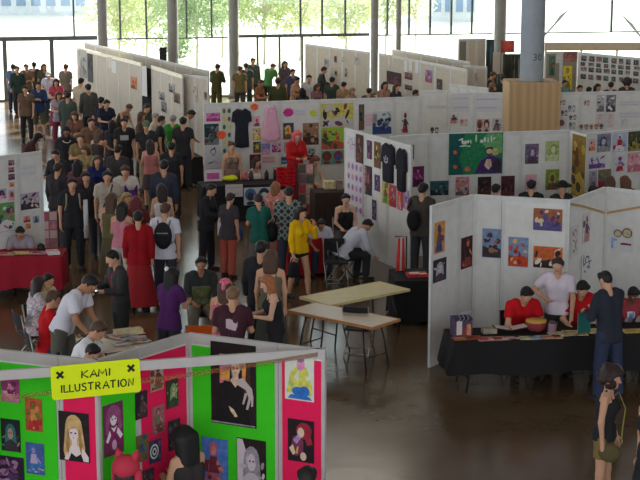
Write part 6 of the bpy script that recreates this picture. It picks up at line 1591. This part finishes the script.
for (key, hx, hy, h, f, ps, hr, tp_, bt, lb, fem, sk, ht) in (
    ('a1', 80, 134, 1.68, 10, 'cross', ('short', BR), ('tee', (128, 110, 74)), ('trousers', cE), 'person in a mustard tee right of the hooded one', 0, 'm', None),
    ('a2', 100, 130, 1.62, 150, 'reach', ('long', BR), ('tank', (60, 52, 52)), ('trousers', cD), 'woman with long brown hair and bare arms in mid-aisle', 1, 'm', None),
    ('a3', 97, 156, 1.62, 20, 'stand', ('bob', BR), ('tee', (34, 42, 96)), ('trousers', cK), 'person in a bright blue tee behind the beige tee', 1, 'm', None),
    ('a4', 124, 118, 1.76, 5, 'stand', ('short', DK), ('tee', logo_tee), ('trousers', (40, 40, 46)), 'person in a black tee with a pale chest print facing us', 0, 'm', None),
    ('a5', 131, 105, 1.68, 60, 'stoop', ('short', BR), ('tank', (80, 70, 64)), ('trousers', cK), 'brown-haired bare-armed person leaning right near the long wall', 1, 'm', None),
    ('a6', 107, 100, 1.7, 30, 'hold', ('short', BK), ('tee', cN), ('trousers', cK), 'person in navy by the white paper heaps', 0, 'm', None),
    ('a7', 101, 97, 1.72, 170, 'stand', ('short', BK), ('tee', cB), ('trousers', cB), 'person in black standing left of the one in navy', 0, 'm', None),
    ('a8', 142, 112, 1.66, 90, 'stand', ('bob', BR), ('tee', (90, 70, 60)), ('trousers', cK), 'brown-haired person in brown before the dark gap', 1, 'm', None),
    ('a9', 148, 104, 1.76, 60, 'hold', ('short', DK), ('long', (40, 56, 44)), ('trousers', cK), 'person in dark green standing in the dark gap', 0, 'm', None),
    ('a10', 146, 121, 1.76, 0, 'stand', ('short', BR), ('tee', (36, 34, 36)), ('trousers', (166, 146, 122)), 'person in a green cap, black tee and beige trousers', 0, 'm', ('cap', (96, 120, 90))),
    ('a11', 156, 113, 1.7, 80, 'stand', ('crop', GH), ('tee', (206, 190, 170)), ('trousers', cT), 'grey-haired person in a cream shirt behind the green cap', 0, 'l', None),
    ('a12', 162, 116, 1.7, 100, 'stand', ('short', BK), ('tee', cB), ('trousers', (120, 110, 100)), 'person in a black tee right of the cream shirt', 0, 'm', None),
    ('a13', 173, 115, 1.7, 170, 'stand', ('crop', GH), ('polo', (60, 140, 56)), ('trousers', cK), 'grey-haired person in a green shirt facing the long wall', 0, 'l', None),
    ('a14', 183, 117, 1.8, 176, 'stand', ('short', BK), ('tee', (32, 31, 33)), ('trousers', cB), 'broad person in black seen from behind, right of the green shirt', 0, 'm', None),
    ('a15', 194, 111, 1.78, 100, 'stoop', ('short', BK), ('polo', (206, 200, 188)), ('trousers', (40, 40, 60)), 'person in a pale shirt leaning on the far table by the wall end', 0, 't', None),
    ('a16', 112, 120, 1.66, 200, 'stand', ('long', BK), ('tee', cK), ('skirt', cB), 'long black-haired woman in charcoal left of the chest print', 1, 'm', None),
    ('a17', 91, 118, 1.7, 30, 'stand', ('short', DK), ('tee', (120, 90, 72)), ('trousers', cK), 'person in a brown tee beside the white paper heaps', 0, 'm', None),
    ('a18', 84, 146, 1.6, -30, 'hold', ('bob', BR), ('tee', (138, 122, 82)), ('trousers', cK), 'short woman in a yellowish top below the mustard tee', 1, 'm', None),
    ('a19', 118, 145, 1.7, 170, 'stand', ('short', BK), ('tee', (46, 40, 44)), ('trousers', cB), 'dark-clad person seen from behind below the chest print', 0, 'm', None),
    ('a20', 150, 140, 1.6, 190, 'bag', ('long', DK), ('tank', (190, 120, 120)), ('skirt', (60, 50, 56)), 'woman in a rose strap top right of the beige trousers', 1, 'm', None),
    ('a21', 171, 142, 1.72, 185, 'stand', ('short', BK), ('tee', cB), ('trousers', (34, 34, 40)), 'person in black behind the large one in navy', 0, 'm', None),
    ('a22', 78, 160, 1.66, 170, 'stand', ('long', BK), ('tee', (110, 60, 70)), ('trousers', cK), 'black-haired woman in dusky rose behind the strapped walker', 1, 'm', None),
    # entrance
    ('e1', 13, 64, 1.7, 170, 'stand', ('short', BK), ('tee', (84, 110, 150)), ('trousers', cD), 'backlit person in blue at the left of the entrance', 0, 'm', None),
    ('e2', 17, 66, 1.7, 10, 'stroll', ('short', DK), ('coat', (50, 66, 60)), ('trousers', cK), 'backlit person in dark green at the entrance', 0, 'm', None),
    ('e3', 26, 64, 1.74, 0, 'hold', ('short', BR), ('tee', (120, 96, 76)), ('trousers', cB), 'backlit person in brown with black trousers at the entrance', 0, 'm', None),
    ('e4', 34, 62, 1.72, 180, 'stand', ('short', BK), ('coat', (56, 64, 62)), ('trousers', cK), 'backlit person in grey-green left of the entrance post', 0, 'm', None),
    ('e5', 44, 64, 1.7, 30, 'stand', ('bob', BR), ('tee', (96, 90, 84)), ('trousers', cK), 'backlit person in grey just left of the entrance post', 1, 'm', None),
    ('e6', 48, 72, 1.68, 0, 'hold', ('short', DK), ('tee', (190, 190, 206)), ('trousers', cD), 'person in a white cap and pale top at the entrance', 0, 'm', ('cap', (226, 226, 230))),
    ('e7', 56, 79, 1.7, 10, 'hold', ('bob', DK), ('tee', (176, 70, 90)), ('longskirt', (120, 50, 70)), 'person in pinkish red near the entrance', 1, 'm', None),
    ('e8', 66, 64, 1.72, 160, 'stand', ('short', BR), ('tee', (120, 110, 96)), ('trousers', cK), 'backlit person in tan right of the entrance post', 0, 'm', None),
    ('e9', 38, 82, 1.72, 5, 'cross', ('short', BK), ('long', (44, 62, 96)), ('knee', (84, 84, 70)), 'person in a blue shirt and long shorts, arms folded, near the entrance', 0, 'm', None),
    ('e10', 25, 86, 1.7, 0, 'stand', ('short', BK), ('tee', (100, 80, 64)), ('trousers', cB), 'person with bare arms and black trousers left of the folded arms', 0, 'm', None),
    ('e11', 68, 92, 1.78, 170, 'stand', ('short', BK), ('coat', (52, 62, 54)), ('trousers', (56, 58, 50)), 'broad person in dark green seen from behind near the entrance', 0, 'm', None),
    ('e12', 81, 78, 1.8, 160, 'stand', ('short', BK), ('polo', (196, 182, 160)), ('trousers', (190, 172, 146)), 'tall person all in beige by the start of the long wall', 0, 'm', None),
    ('e13', 88, 84, 1.74, -160, 'stand', ('short', BK), ('coat', (60, 60, 58)), ('trousers', cB), 'person in dark clothes right of the one in beige', 0, 'm', None),
    ('e14', 59, 92, 1.66, 20, 'hold', ('bob', BR), ('tee', (150, 140, 150)), ('trousers', (120, 50, 60)), 'short person in a grey top and red trousers near the entrance', 1, 'm', None),
    ('e15', 74, 112, 1.66, 0, 'hold', ('long', BR), ('tee', (120, 84, 70)), ('trousers', cK), 'brown-haired woman in rust before the white paper heaps', 1, 'm', None)):
    cr(key, hx, hy, h, f, ps, hr, tp_, bt, lb, fem=fem, skin=sk, hat=ht, group=AISLE)
# --- dress booth shoppers
cr('blackbag', 213, 184, 1.68, 70, 'hold', ('pony', BK), ('long', (26, 25, 29)), ('trousers', (26, 25, 30)), 'woman in black carrying a white bag before the dress counter', fem=1, skin='m')
cr('bluebag', 231, 193, 1.58, 150, 'bag', ('short', DK), ('tee', (52, 46, 52)), ('trousers', (176, 86, 70)), 'person in red-orange trousers hidden behind the blue bag', fem=1, skin='m')
cr('greenwoman', 258, 194, 1.62, 190, 'hold', ('short', DK), ('tee', (34, 96, 86)), ('knee', (104, 100, 96)), 'person in a green top with a black shoulder bag before the counter', fem=1, skin='m')
cr('plaid', 289, 187, 1.76, 178, 'hold', ('short', BK), ('long', plaid), ('trousers', (44, 46, 58)), 'person in a plaid shirt seen from behind left of the woman in yellow', skin='m')
cr('yellow', 302, 207, 1.64, 40, 'phone', ('bob', BK), ('jacket', (236, 184, 16)), ('hotpants', (26, 25, 27)), 'bare-legged woman in a bright yellow jacket and black shorts', fem=1, skin='m')
cr('seller1', 232, 142, 1.62, 10, 'stand', ('short', BR), ('tank', brnp), ('trousers', cK), 'seller in a patterned brown top standing behind the dress counter', fem=1, skin='m', group=BOOTHS)
cr('seller2', 257, 158, 1.62, 60, 'sit', ('long', DK), ('tank', (214, 206, 206)), ('trousers', cK), 'long-haired seller in white seated behind the dress counter', fem=1, skin='m', group=BOOTHS, chairlab='folding chair behind the dress counter')
cr('redfig', 298, 131, 1.82, 25, 'hold', ('long', (210, 90, 96)), ('long', (186, 34, 40)), ('longskirt', (176, 26, 34)), 'red-haired seller dressed all in red at the dress booth', fem=1, skin='m', group=BOOTHS)
cr('reacher', 317, 157, 1.66, 40, 'sitwork', ('long', (110, 60, 46)), ('tee', (206, 186, 160)), ('longskirt', (120, 30, 44)), 'brown-haired woman in cream seated behind the small dark table', fem=1, skin='l', group=BOOTHS, chairlab='folding chair behind the small dark table')
cr('brown2', 276, 182, 1.5, 170, 'hold', ('bob', (130, 80, 50)), ('tee', floral2), ('skirt', (150, 90, 80)), 'small auburn-haired person in a flowered top left of the plaid shirt', fem=1, skin='m', group=BOOTHS)
# --- shirt wall
cr('tankseat', 346, 194, 1.66, 8, 'sit', ('short', DK), ('tank', (28, 27, 29)), ('trousers', (60, 54, 54)), 'person in a black tank top seated facing us beside the shirt wall', fem=1, skin='l', chairlab='folding chair under the person in the black tank top')
cr('bentwhite', 371, 221, 1.68, 120, 'sitlow', ('short', BK), ('long', (206, 206, 222)), ('trousers', (34, 34, 40)), 'person in a pale blue-white shirt bent over at the foot of the shirt wall', skin='m', chairlab='folding chair of the bent person in the pale shirt')
cr('whiteseat', 322, 220, 1.46, 10, 'sitwork', ('crop', DK), ('tee', (212, 210, 222)), ('trousers', cD), 'person in a white tee seated behind the woman in yellow', skin='t', chairlab='folding chair under the person in the white tee')
cr('bagman', 423, 183, 1.78, 160, 'stand', ('short', BK), ('tee', (70, 63, 60)), ('trousers', (40, 40, 46)), 'person in a charcoal tee with a black shoulder bag before the magenta print', skin='m')
# --- people beyond the dress booth wall
for (key, hx, hy, h, f, ps, hr, tp_, bt, lb, fem, sk) in (
    ('b1', 218, 64, 1.78, 160, 'hold', ('short', DK), ('coat', (70, 72, 44)), ('trousers', (80, 76, 40)), 'person in olive against the sunlit gap by the third pillar', 0, 'm'),
    ('b2', 240, 66, 1.7, 170, 'stand', ('short', BR), ('tee', (110, 104, 70)), ('trousers', (44, 50, 50)), 'person in khaki just right of the third pillar', 0, 'm'),
    ('b3', 253, 58, 1.8, 20, 'stand', ('short', BR), ('coat', (84, 96, 88)), ('trousers', cK), 'tall person in grey-green before the glass doors', 0, 'm'),
    ('b4', 246, 63, 1.72, 190, 'stand', ('short', DK), ('tee', (64, 84, 84)), ('trousers', cK), 'person in slate between the khaki and the tall grey-green one', 0, 'm'),
    ('b5', 274, 64, 1.74, 150, 'stoop', ('short', BR), ('tee', (84, 140, 84)), ('trousers', cK), 'person in pale green stooping before the glass doors', 0, 'm'),
    ('b6', 285, 61, 1.7, 20, 'stand', ('bob', DK), ('tee', (96, 84, 100)), ('trousers', cK), 'person in mauve right of the pale green one', 1, 'm'),
    ('b7', 278, 78, 1.8, 178, 'stand', ('short', DK), ('coat', (74, 76, 50)), ('trousers', cE), 'broad person in a dark olive jacket seen from behind', 0, 'm'),
    ('b8', 293, 69, 1.7, 30, 'stand', ('short', BK), ('tee', (80, 80, 110)), ('trousers', cK), 'person in blue-grey behind the olive jacket', 0, 'm'),
    ('b9', 298, 77, 1.66, 60, 'hold', ('short', BK), ('tee', (190, 150, 120)), ('trousers', cK), 'person in tan with bare arms right of the olive jacket', 1, 'm'),
    ('b10', 309, 75, 1.7, 10, 'stand', ('short', BK), ('tee', (206, 206, 210)), ('trousers', cK), 'person in a white tee at the left of the far middle wall', 0, 'm'),
    ('b11', 302, 88, 1.6, 200, 'stand', ('bob', BK), ('tee', (60, 66, 60)), ('trousers', cK), 'low dark-haired person below the white tee', 1, 'm'),
    ('b12', 325, 67, 1.74, 100, 'hold', ('short', DK), ('coat', (60, 64, 62)), ('trousers', cK), 'person in dark grey facing right along the far middle wall', 0, 'm'),
    ('b13', 332, 77, 1.7, 170, 'stand', ('short', BK), ('tee', (46, 56, 52)), ('trousers', cK), 'person in black-green behind the dark grey one', 0, 'm'),
    ('b14', 318, 84, 1.6, 40, 'hold', ('bob', BR), ('tee', (130, 100, 110)), ('trousers', cK), 'short person in dusty pink before the far middle wall', 1, 'm'),
    ('b15', 344, 82, 1.64, 160, 'hold', ('short', BK), ('tee', (150, 120, 96)), ('trousers', cK), 'dark-haired person in tan left of the stooping one', 1, 'm'),
    ('b16', 356, 70, 1.76, 80, 'lean', ('short', DK), ('tee', (66, 70, 60)), ('trousers', cE), 'person in olive stooping along the far middle wall', 0, 'm'),
    ('b17', 353, 88, 1.6, 40, 'hold', ('bob', (140, 110, 70)), ('tee', (170, 140, 110)), ('trousers', cK), 'fair-haired person in beige below the stooping one', 1, 'l'),
    ('b18', 385, 82, 1.66, 20, 'stand', ('bob', DK), ('tee', (170, 130, 110)), ('trousers', cK), 'dark-haired person under the dark maroon poster', 1, 'm'),
    ('b19', 397, 84, 1.66, 40, 'stand', ('bob', BR), ('tee', (60, 60, 70)), ('trousers', cK), 'brown-haired person right under the dark maroon poster', 1, 'l'),
    ('b20', 416, 90, 1.6, 90, 'stand', ('short', BK), ('tee', (70, 60, 64)), ('trousers', cK), 'dark head just above the wall left of the plain white board', 0, 'm'),
    ('b21', 369, 88, 1.6, 170, 'stand', ('short', BK), ('tee', (50, 50, 54)), ('trousers', cK), 'dark-haired person seen from behind right of the stooping one', 0, 'm'),
    ('b22', 262, 80, 1.66, 60, 'hold', ('short', BR), ('tee', (150, 96, 66)), ('trousers', cK), 'person in rust left of the olive jacket', 1, 'm')):
    cr(key, hx, hy, h, f, ps, hr, tp_, bt, lb, fem=fem, skin=sk, group=BACKROW)
# --- green banner booth and far right
FR = 'people behind the right-hand walls'
for (key, hx, hy, h, f, ps, hr, tp_, bt, lb, fem, sk, ht) in (
    ('g1', 531.5, 180, 1.66, 170, 'stand', ('short', BK), ('tee', cB), ('trousers', cK), 'round dark head before the pink portrait', 0, 'm', None),
    ('g2', 563, 182, 1.68, 20, 'stand', ('short', BK), ('coat', (34, 32, 34)), ('trousers', cB), 'person in a black brimmed hat before the yellow-green portrait', 0, 'm', ('brim', (36, 33, 34))),
    ('g3', 496, 184, 1.6, 160, 'stand', ('short', BK), ('tee', cB), ('trousers', cK), 'dark head before the dark print under the banner', 0, 'm', None),
    ('g4', 610, 176, 1.66, 170, 'stand', ('bob', BR), ('tee', (120, 80, 70)), ('trousers', cK), 'left of the two brown heads above the white rear panels', 1, 'm', None),
    ('g5', 625, 176, 1.66, 190, 'stand', ('bob', (96, 60, 44)), ('tee', (110, 70, 64)), ('trousers', cK), 'right of the two brown heads above the white rear panels', 1, 'm', None),
    ('g6', 594, 186, 1.6, 60, 'stand', ('short', BK), ('tee', (44, 42, 48)), ('trousers', cK), 'low dark head left of the two brown heads', 0, 'm', None),
    ('h1', 580, 85, 1.64, 20, 'stand', ('short', BK), ('tee', (70, 76, 80)), ('trousers', cK), 'dark head left of three under the far dark prints', 0, 'm', None),
    ('h2', 589, 87, 1.62, 150, 'stand', ('short', BK), ('tee', (56, 56, 60)), ('trousers', cK), 'middle dark head of three under the far dark prints', 0, 'm', None),
    ('h3', 598, 84, 1.66, 30, 'stand', ('bob', BK), ('tee', (80, 70, 80)), ('trousers', cK), 'right dark head of three under the far dark prints', 1, 'm', None),
    ('h4', 611, 82, 1.68, 170, 'stand', ('short', BK), ('tee', (60, 66, 76)), ('trousers', cK), 'dark figure left of the broad brown one at upper right', 0, 'm', None),
    ('h5', 627, 79, 1.74, 175, 'stand', ('curly', DK), ('coat', (70, 58, 56)), ('trousers', cK), 'broad curly-haired person in brown at upper right', 0, 'm', None),
    ('h6', 565, 80, 1.66, 20, 'stand', ('short', BK), ('tee', (86, 140, 140)), ('trousers', cK), 'person in pale teal before the yellow poster', 1, 'm', None),
    ('h7', 558, 84, 1.62, 60, 'stand', ('short', DK), ('tee', (96, 80, 70)), ('trousers', cK), 'dark head between the plywood casing and the pale teal person', 0, 'm', None),
    ('h8', 494, 72, 1.7, 100, 'hold', ('short', BR), ('tee', (150, 120, 96)), ('trousers', cE), 'person in tan before the dark teal drape', 0, 'm', None),
    ('h9', 503, 76, 1.68, 200, 'stand', ('short', BK), ('coat', (60, 70, 60)), ('trousers', cK), 'dark green figure left of the pale pillar', 0, 'm', None),
    ('h10', 490, 80, 1.6, 40, 'stand', ('bob', DK), ('tee', (84, 84, 76)), ('trousers', cK), 'low grey figure by the end of the beige panels', 1, 'm', None),
    ('h11', 512, 80, 1.62, 150, 'stand', ('short', BK), ('tee', (100, 96, 110)), ('trousers', cK), 'grey-violet figure against the left side of the pale pillar', 0, 'm', None)):
    cr(key, hx, hy, h, f, ps, hr, tp_, bt, lb, fem=fem, skin=sk, hat=ht, group=FR)
# --- black table booth
cr('red1', 528, 289, 1.78, 12, 'sitwork', ('short', BK), ('tee', (196, 20, 30)), ('trousers', cK), 'person in a red tee seated at the black table under the red-beast print', skin='m', chairlab='folding chair under the red tee left of the standing person')
cr('pale', 558, 258, 1.70, -20, 'hips', ('short', DK), ('polo', (214, 200, 212)), ('trousers', (66, 62, 62)), 'person in a pale pinkish shirt standing behind the black table', skin='m')
cr('red2', 584, 283, 1.84, 5, 'sitwork', ('short', BK), ('tee', (190, 24, 34)), ('trousers', cK), 'person in a red tee seated half behind the dark-jacketed visitor', skin='m', chairlab='folding chair under the red tee behind the visitor')
cr('visitor', 604, 271, 1.8, 212, 'hold', ('crop', BK), ('coat', (30, 32, 44)), ('trousers', (50, 58, 82)), 'visitor in a dark jacket and jeans seen from behind at the black table', skin='m')
cr('seller3', 635, 289, 1.66, 10, 'sitwork', ('short', BK), ('tee', mat_print((150, 50, 60), (220, 210, 210), .7, .9, .06, True, (120, 150, 190))), ('trousers', cK), 'person in a red and white top seated at the right end of the black table', fem=1, skin='d', chairlab='folding chair at the right end of the black table')
# --- bottom right
cr('curly', 613, 369, 1.62, 70, 'stand', ('curly', (44, 28, 26)), ('tank', (26, 25, 28)), ('shorts', (126, 104, 64)), 'curly-haired woman in a black top and tan shorts at bottom right', fem=1, skin='m')
cr('edge', 651, 384, 1.7, -60, 'stand', ('long', BR), ('tank', (24, 23, 26)), ('gown', (24, 23, 26)), 'woman in a long black dress cut off by the right edge', fem=1, skin='m')
def addwall(*ws):
    for w in ws: SEGS.append((np.array(w.a[:2]), np.array(w.b[:2])))
addwall(K1, K2, K3, F1, F2, F3, F4, G1, C1, C2, C3, C4, D1, E1, E2, E3, E4, H1, H2, A1, A1b, A2, A0, Q1, Q2, Q0, V1, V2, Z1, W1, W2, W3)
for tp in (T_yel, T_wht, T_blk, T_red, T_ctr, T_rd2, T_drk, T_bk2, T_drw, T_far, T_fw): RECTS.append((np.array(tp.c[:2]), np.array(tp.u[:2]), np.array(tp.n[:2]), tp.L, tp.D))
FIXED = {'redfig', 'seller1', 'seller2', 'redseller', 'pale', 'red1', 'red2', 'seller3', 'visitor', 'whiteman', 'redman', 'whiteseat', 'reacher', 'curly', 'edge', 'blackhair', 'cathat', 'lowright', 'yellow', 'plaid', 'bagman', 'tankseat', 'bentwhite', 'strapman', 'lowhead', 'flower'}
DH, COST = settle(SPECS, FIXED)
print('SETTLE', [(k, DH[k], round(float(c), 2)) for k, c in COST.items() if c > .5])
for key, (a, k) in SPECS.items():
    a = list(a); a[2] += DH[key]; pe[key] = person(*a, **k)
q = at_hand(pe['suit'], 1, 0, .12)
root = thing('handheld_device', 'small device with a glowing screen in the hand of the black-jacketed person', 'device', q, R(-60))
m = MB(); m.box((0, 0, 0), (.15, .07, .025)); m.build('case', mat((40, 44, 54), .5), root)


em = bpy.data.materials.new('lit_screen'); em.use_nodes = True; b = em.node_tree.nodes['Principled BSDF']; b.inputs['Emission Color'].default_value = (.75, .9, 1, 1); b.inputs['Emission Strength'].default_value = 2.2

m = MB(); m.box((0, .0, .014), (.08, .05, .004)); m.build('screen', em, root)


backpack(pe['packman'], (40, 38, 44), 'dark backpack with grey bands on the person in white')
backpack(pe['strapsman'], (110, 104, 96), 'tan-strapped backpack on the black-tee walker', (170, 150, 110))
q = at_hand(pe['strapsman'], -1, .0, .05)
m = MB(); m.tube([(0, 0, -.32), (0, 0, .42)], .045, 12); tag(m.build('paper_roll', flat((206, 204, 206)), None, at_hand(pe['strapsman'], 1, .1, .08)), 'white paper roll carried by the black-tee walker', 'roll')


q = at_hand(pe['whitebagman'], 1, 0, .12)
root = thing('plush_bag', 'purple eared plush bag held before the pale tee', 'bag', q + Vector((.05, -.08, 0)), .2)
m = MB(); m.ball((0, 0, 0), (.15, .1, .15), 14); m.build('bag_body', mat((78, 40, 110), .9), root)


for sx in (-1, 1):
    m = MB(); m.tube([(sx * .08, 0, .1), (sx * .12, 0, .24)], [.05, .012], 8); m.build('ear', mat((78, 40, 110), .9), root)
root0, J, sc = pe['hood']
m = MB(); pts = []

for k in range(13):
    a = PI * (k / 12) - PI / 2
    pts.append(J['nb'] + J['f2'] * (.05 + .09 * math.cos(a)) + _v(.09 * math.sin(a), 0, -.02 - .05 * math.cos(a)))
m.tube([Vector(x) for x in pts], .011, 6); tag(m.build('necklace', mat((200, 196, 180), .4), None), 'pale bead necklace on the hooded person', 'necklace'); bpy.data.objects['necklace'].matrix_world = root0.matrix_basis


bag(pe['blackbag'], -1, (.34, .22, .4), (214, 212, 220), 'white plastic bag held by the woman in black', .02)
bag(pe['bluebag'], 1, (.36, .22, .3), (56, 84, 140), 'blue bag held up before the dress counter', .0)
q = at_back(pe['greenwoman'], -.32, -.05, -.26)
root = thing('shoulder_bag', 'black shoulder bag on the person in the green top', 'bag', q, R(10))
m = MB(); m.ball((0, 0, 0), (.12, .2, .19), 14); m.build('bag_body', mat((28, 27, 30), .8), root)


m = MB(); m.tube([(0, -.12, .14), (.12, -.15, .42), (.28, -.02, .53), (.14, .12, .4), (0, .12, .14)], .015, 6); m.build('strap', mat((28, 27, 30), .8), root)


bag(pe['yellow'], -1, (.22, .12, .26), (40, 36, 40), 'small dark bag in the hand of the woman in yellow', .08)
q = at_back(pe['bagman'], -.12, .16, .1)
root = thing('shoulder_bag', 'large black bag on the back of the charcoal-tee person', 'bag', q, R(160))
m = MB(); m.ball((0, .02, -.1), (.13, .08, .2), 14); m.build('bag_body', mat((28, 27, 31), .8), root)


m = MB(); m.tube([(.12, -.02, .12), (.05, -.16, .32), (-.08, -.33, .28), (-.2, -.36, .0), (-.18, -.2, -.2)], .018, 6); m.build('strap', mat((28, 27, 31), .8), root)


# red and white garment hanging at the black-clothed table
root = thing('garment', 'red and white striped garment hanging above the black-clothed table', 'garment', PD(401, 258, 25.6), .1)
m = MB()
for k in range(3): m.tube([(-.06 + .05 * k, .02 * math.sin(k * 2), -.38), (-.05 + .045 * k, .03 * math.sin(k), .0), (-.03 + .03 * k, 0, .34)], [.034, .03, .02], 8, k % 2)
m.build('fabric', [mat((206, 60, 56), .9), mat((216, 206, 206), .9)], root)
m = MB(); m.tube([(-.1, .05, .36), (.1, .05, .36), (.1, .06, -root.location.z)], .012, 6)
m.build('rail', LEGM, root)
J = pe['curly'][1]
q = at_hand(pe['curly'], 1, -.1, .05)
root = thing('handbag', 'olive bag hanging at the hip of the curly-haired woman', 'bag', pe['curly'][0].matrix_basis @ Vector(J['pel'] + _v(-.19, -.1, -.16)), R(70))
m = MB(); m.ball((0, 0, 0), (.05, .13, .11), 14); m.build('bag_body', mat((96, 84, 56), .85), root)


m = MB(); m.tube([(.0, -.12, .11), (.08, -.12, .3), (.16, -.13, .48), (.3, -.03, .62), (.2, .1, .5), (.04, .14, .3), (0, .1, .08)], .008, 6); m.build('strap', mat((150, 140, 70), .8), root)



def strap(pr, front, col):
    root, J, sc = pr
    f = J['f2'] * (1 if front else -1); m = MB()
    pts = [J['sho'] + X3 * .1 - f * .04 + J['u2'] * .075, J['sho'] + X3 * .095 + f * .075 + J['u2'] * .03, J['che'] + X3 * .05 + f * .148, J['bel'] - X3 * .05 + f * .138, J['pel'] - X3 * .13 + f * .10]
    m.tube([Vector(q) for q in pts], .014, 8); m.build('strap', mat(col, .8), root)
strap(pe['strapman'], False, (40, 42, 60)); strap(pe['beigetee'], True, (50, 46, 46))
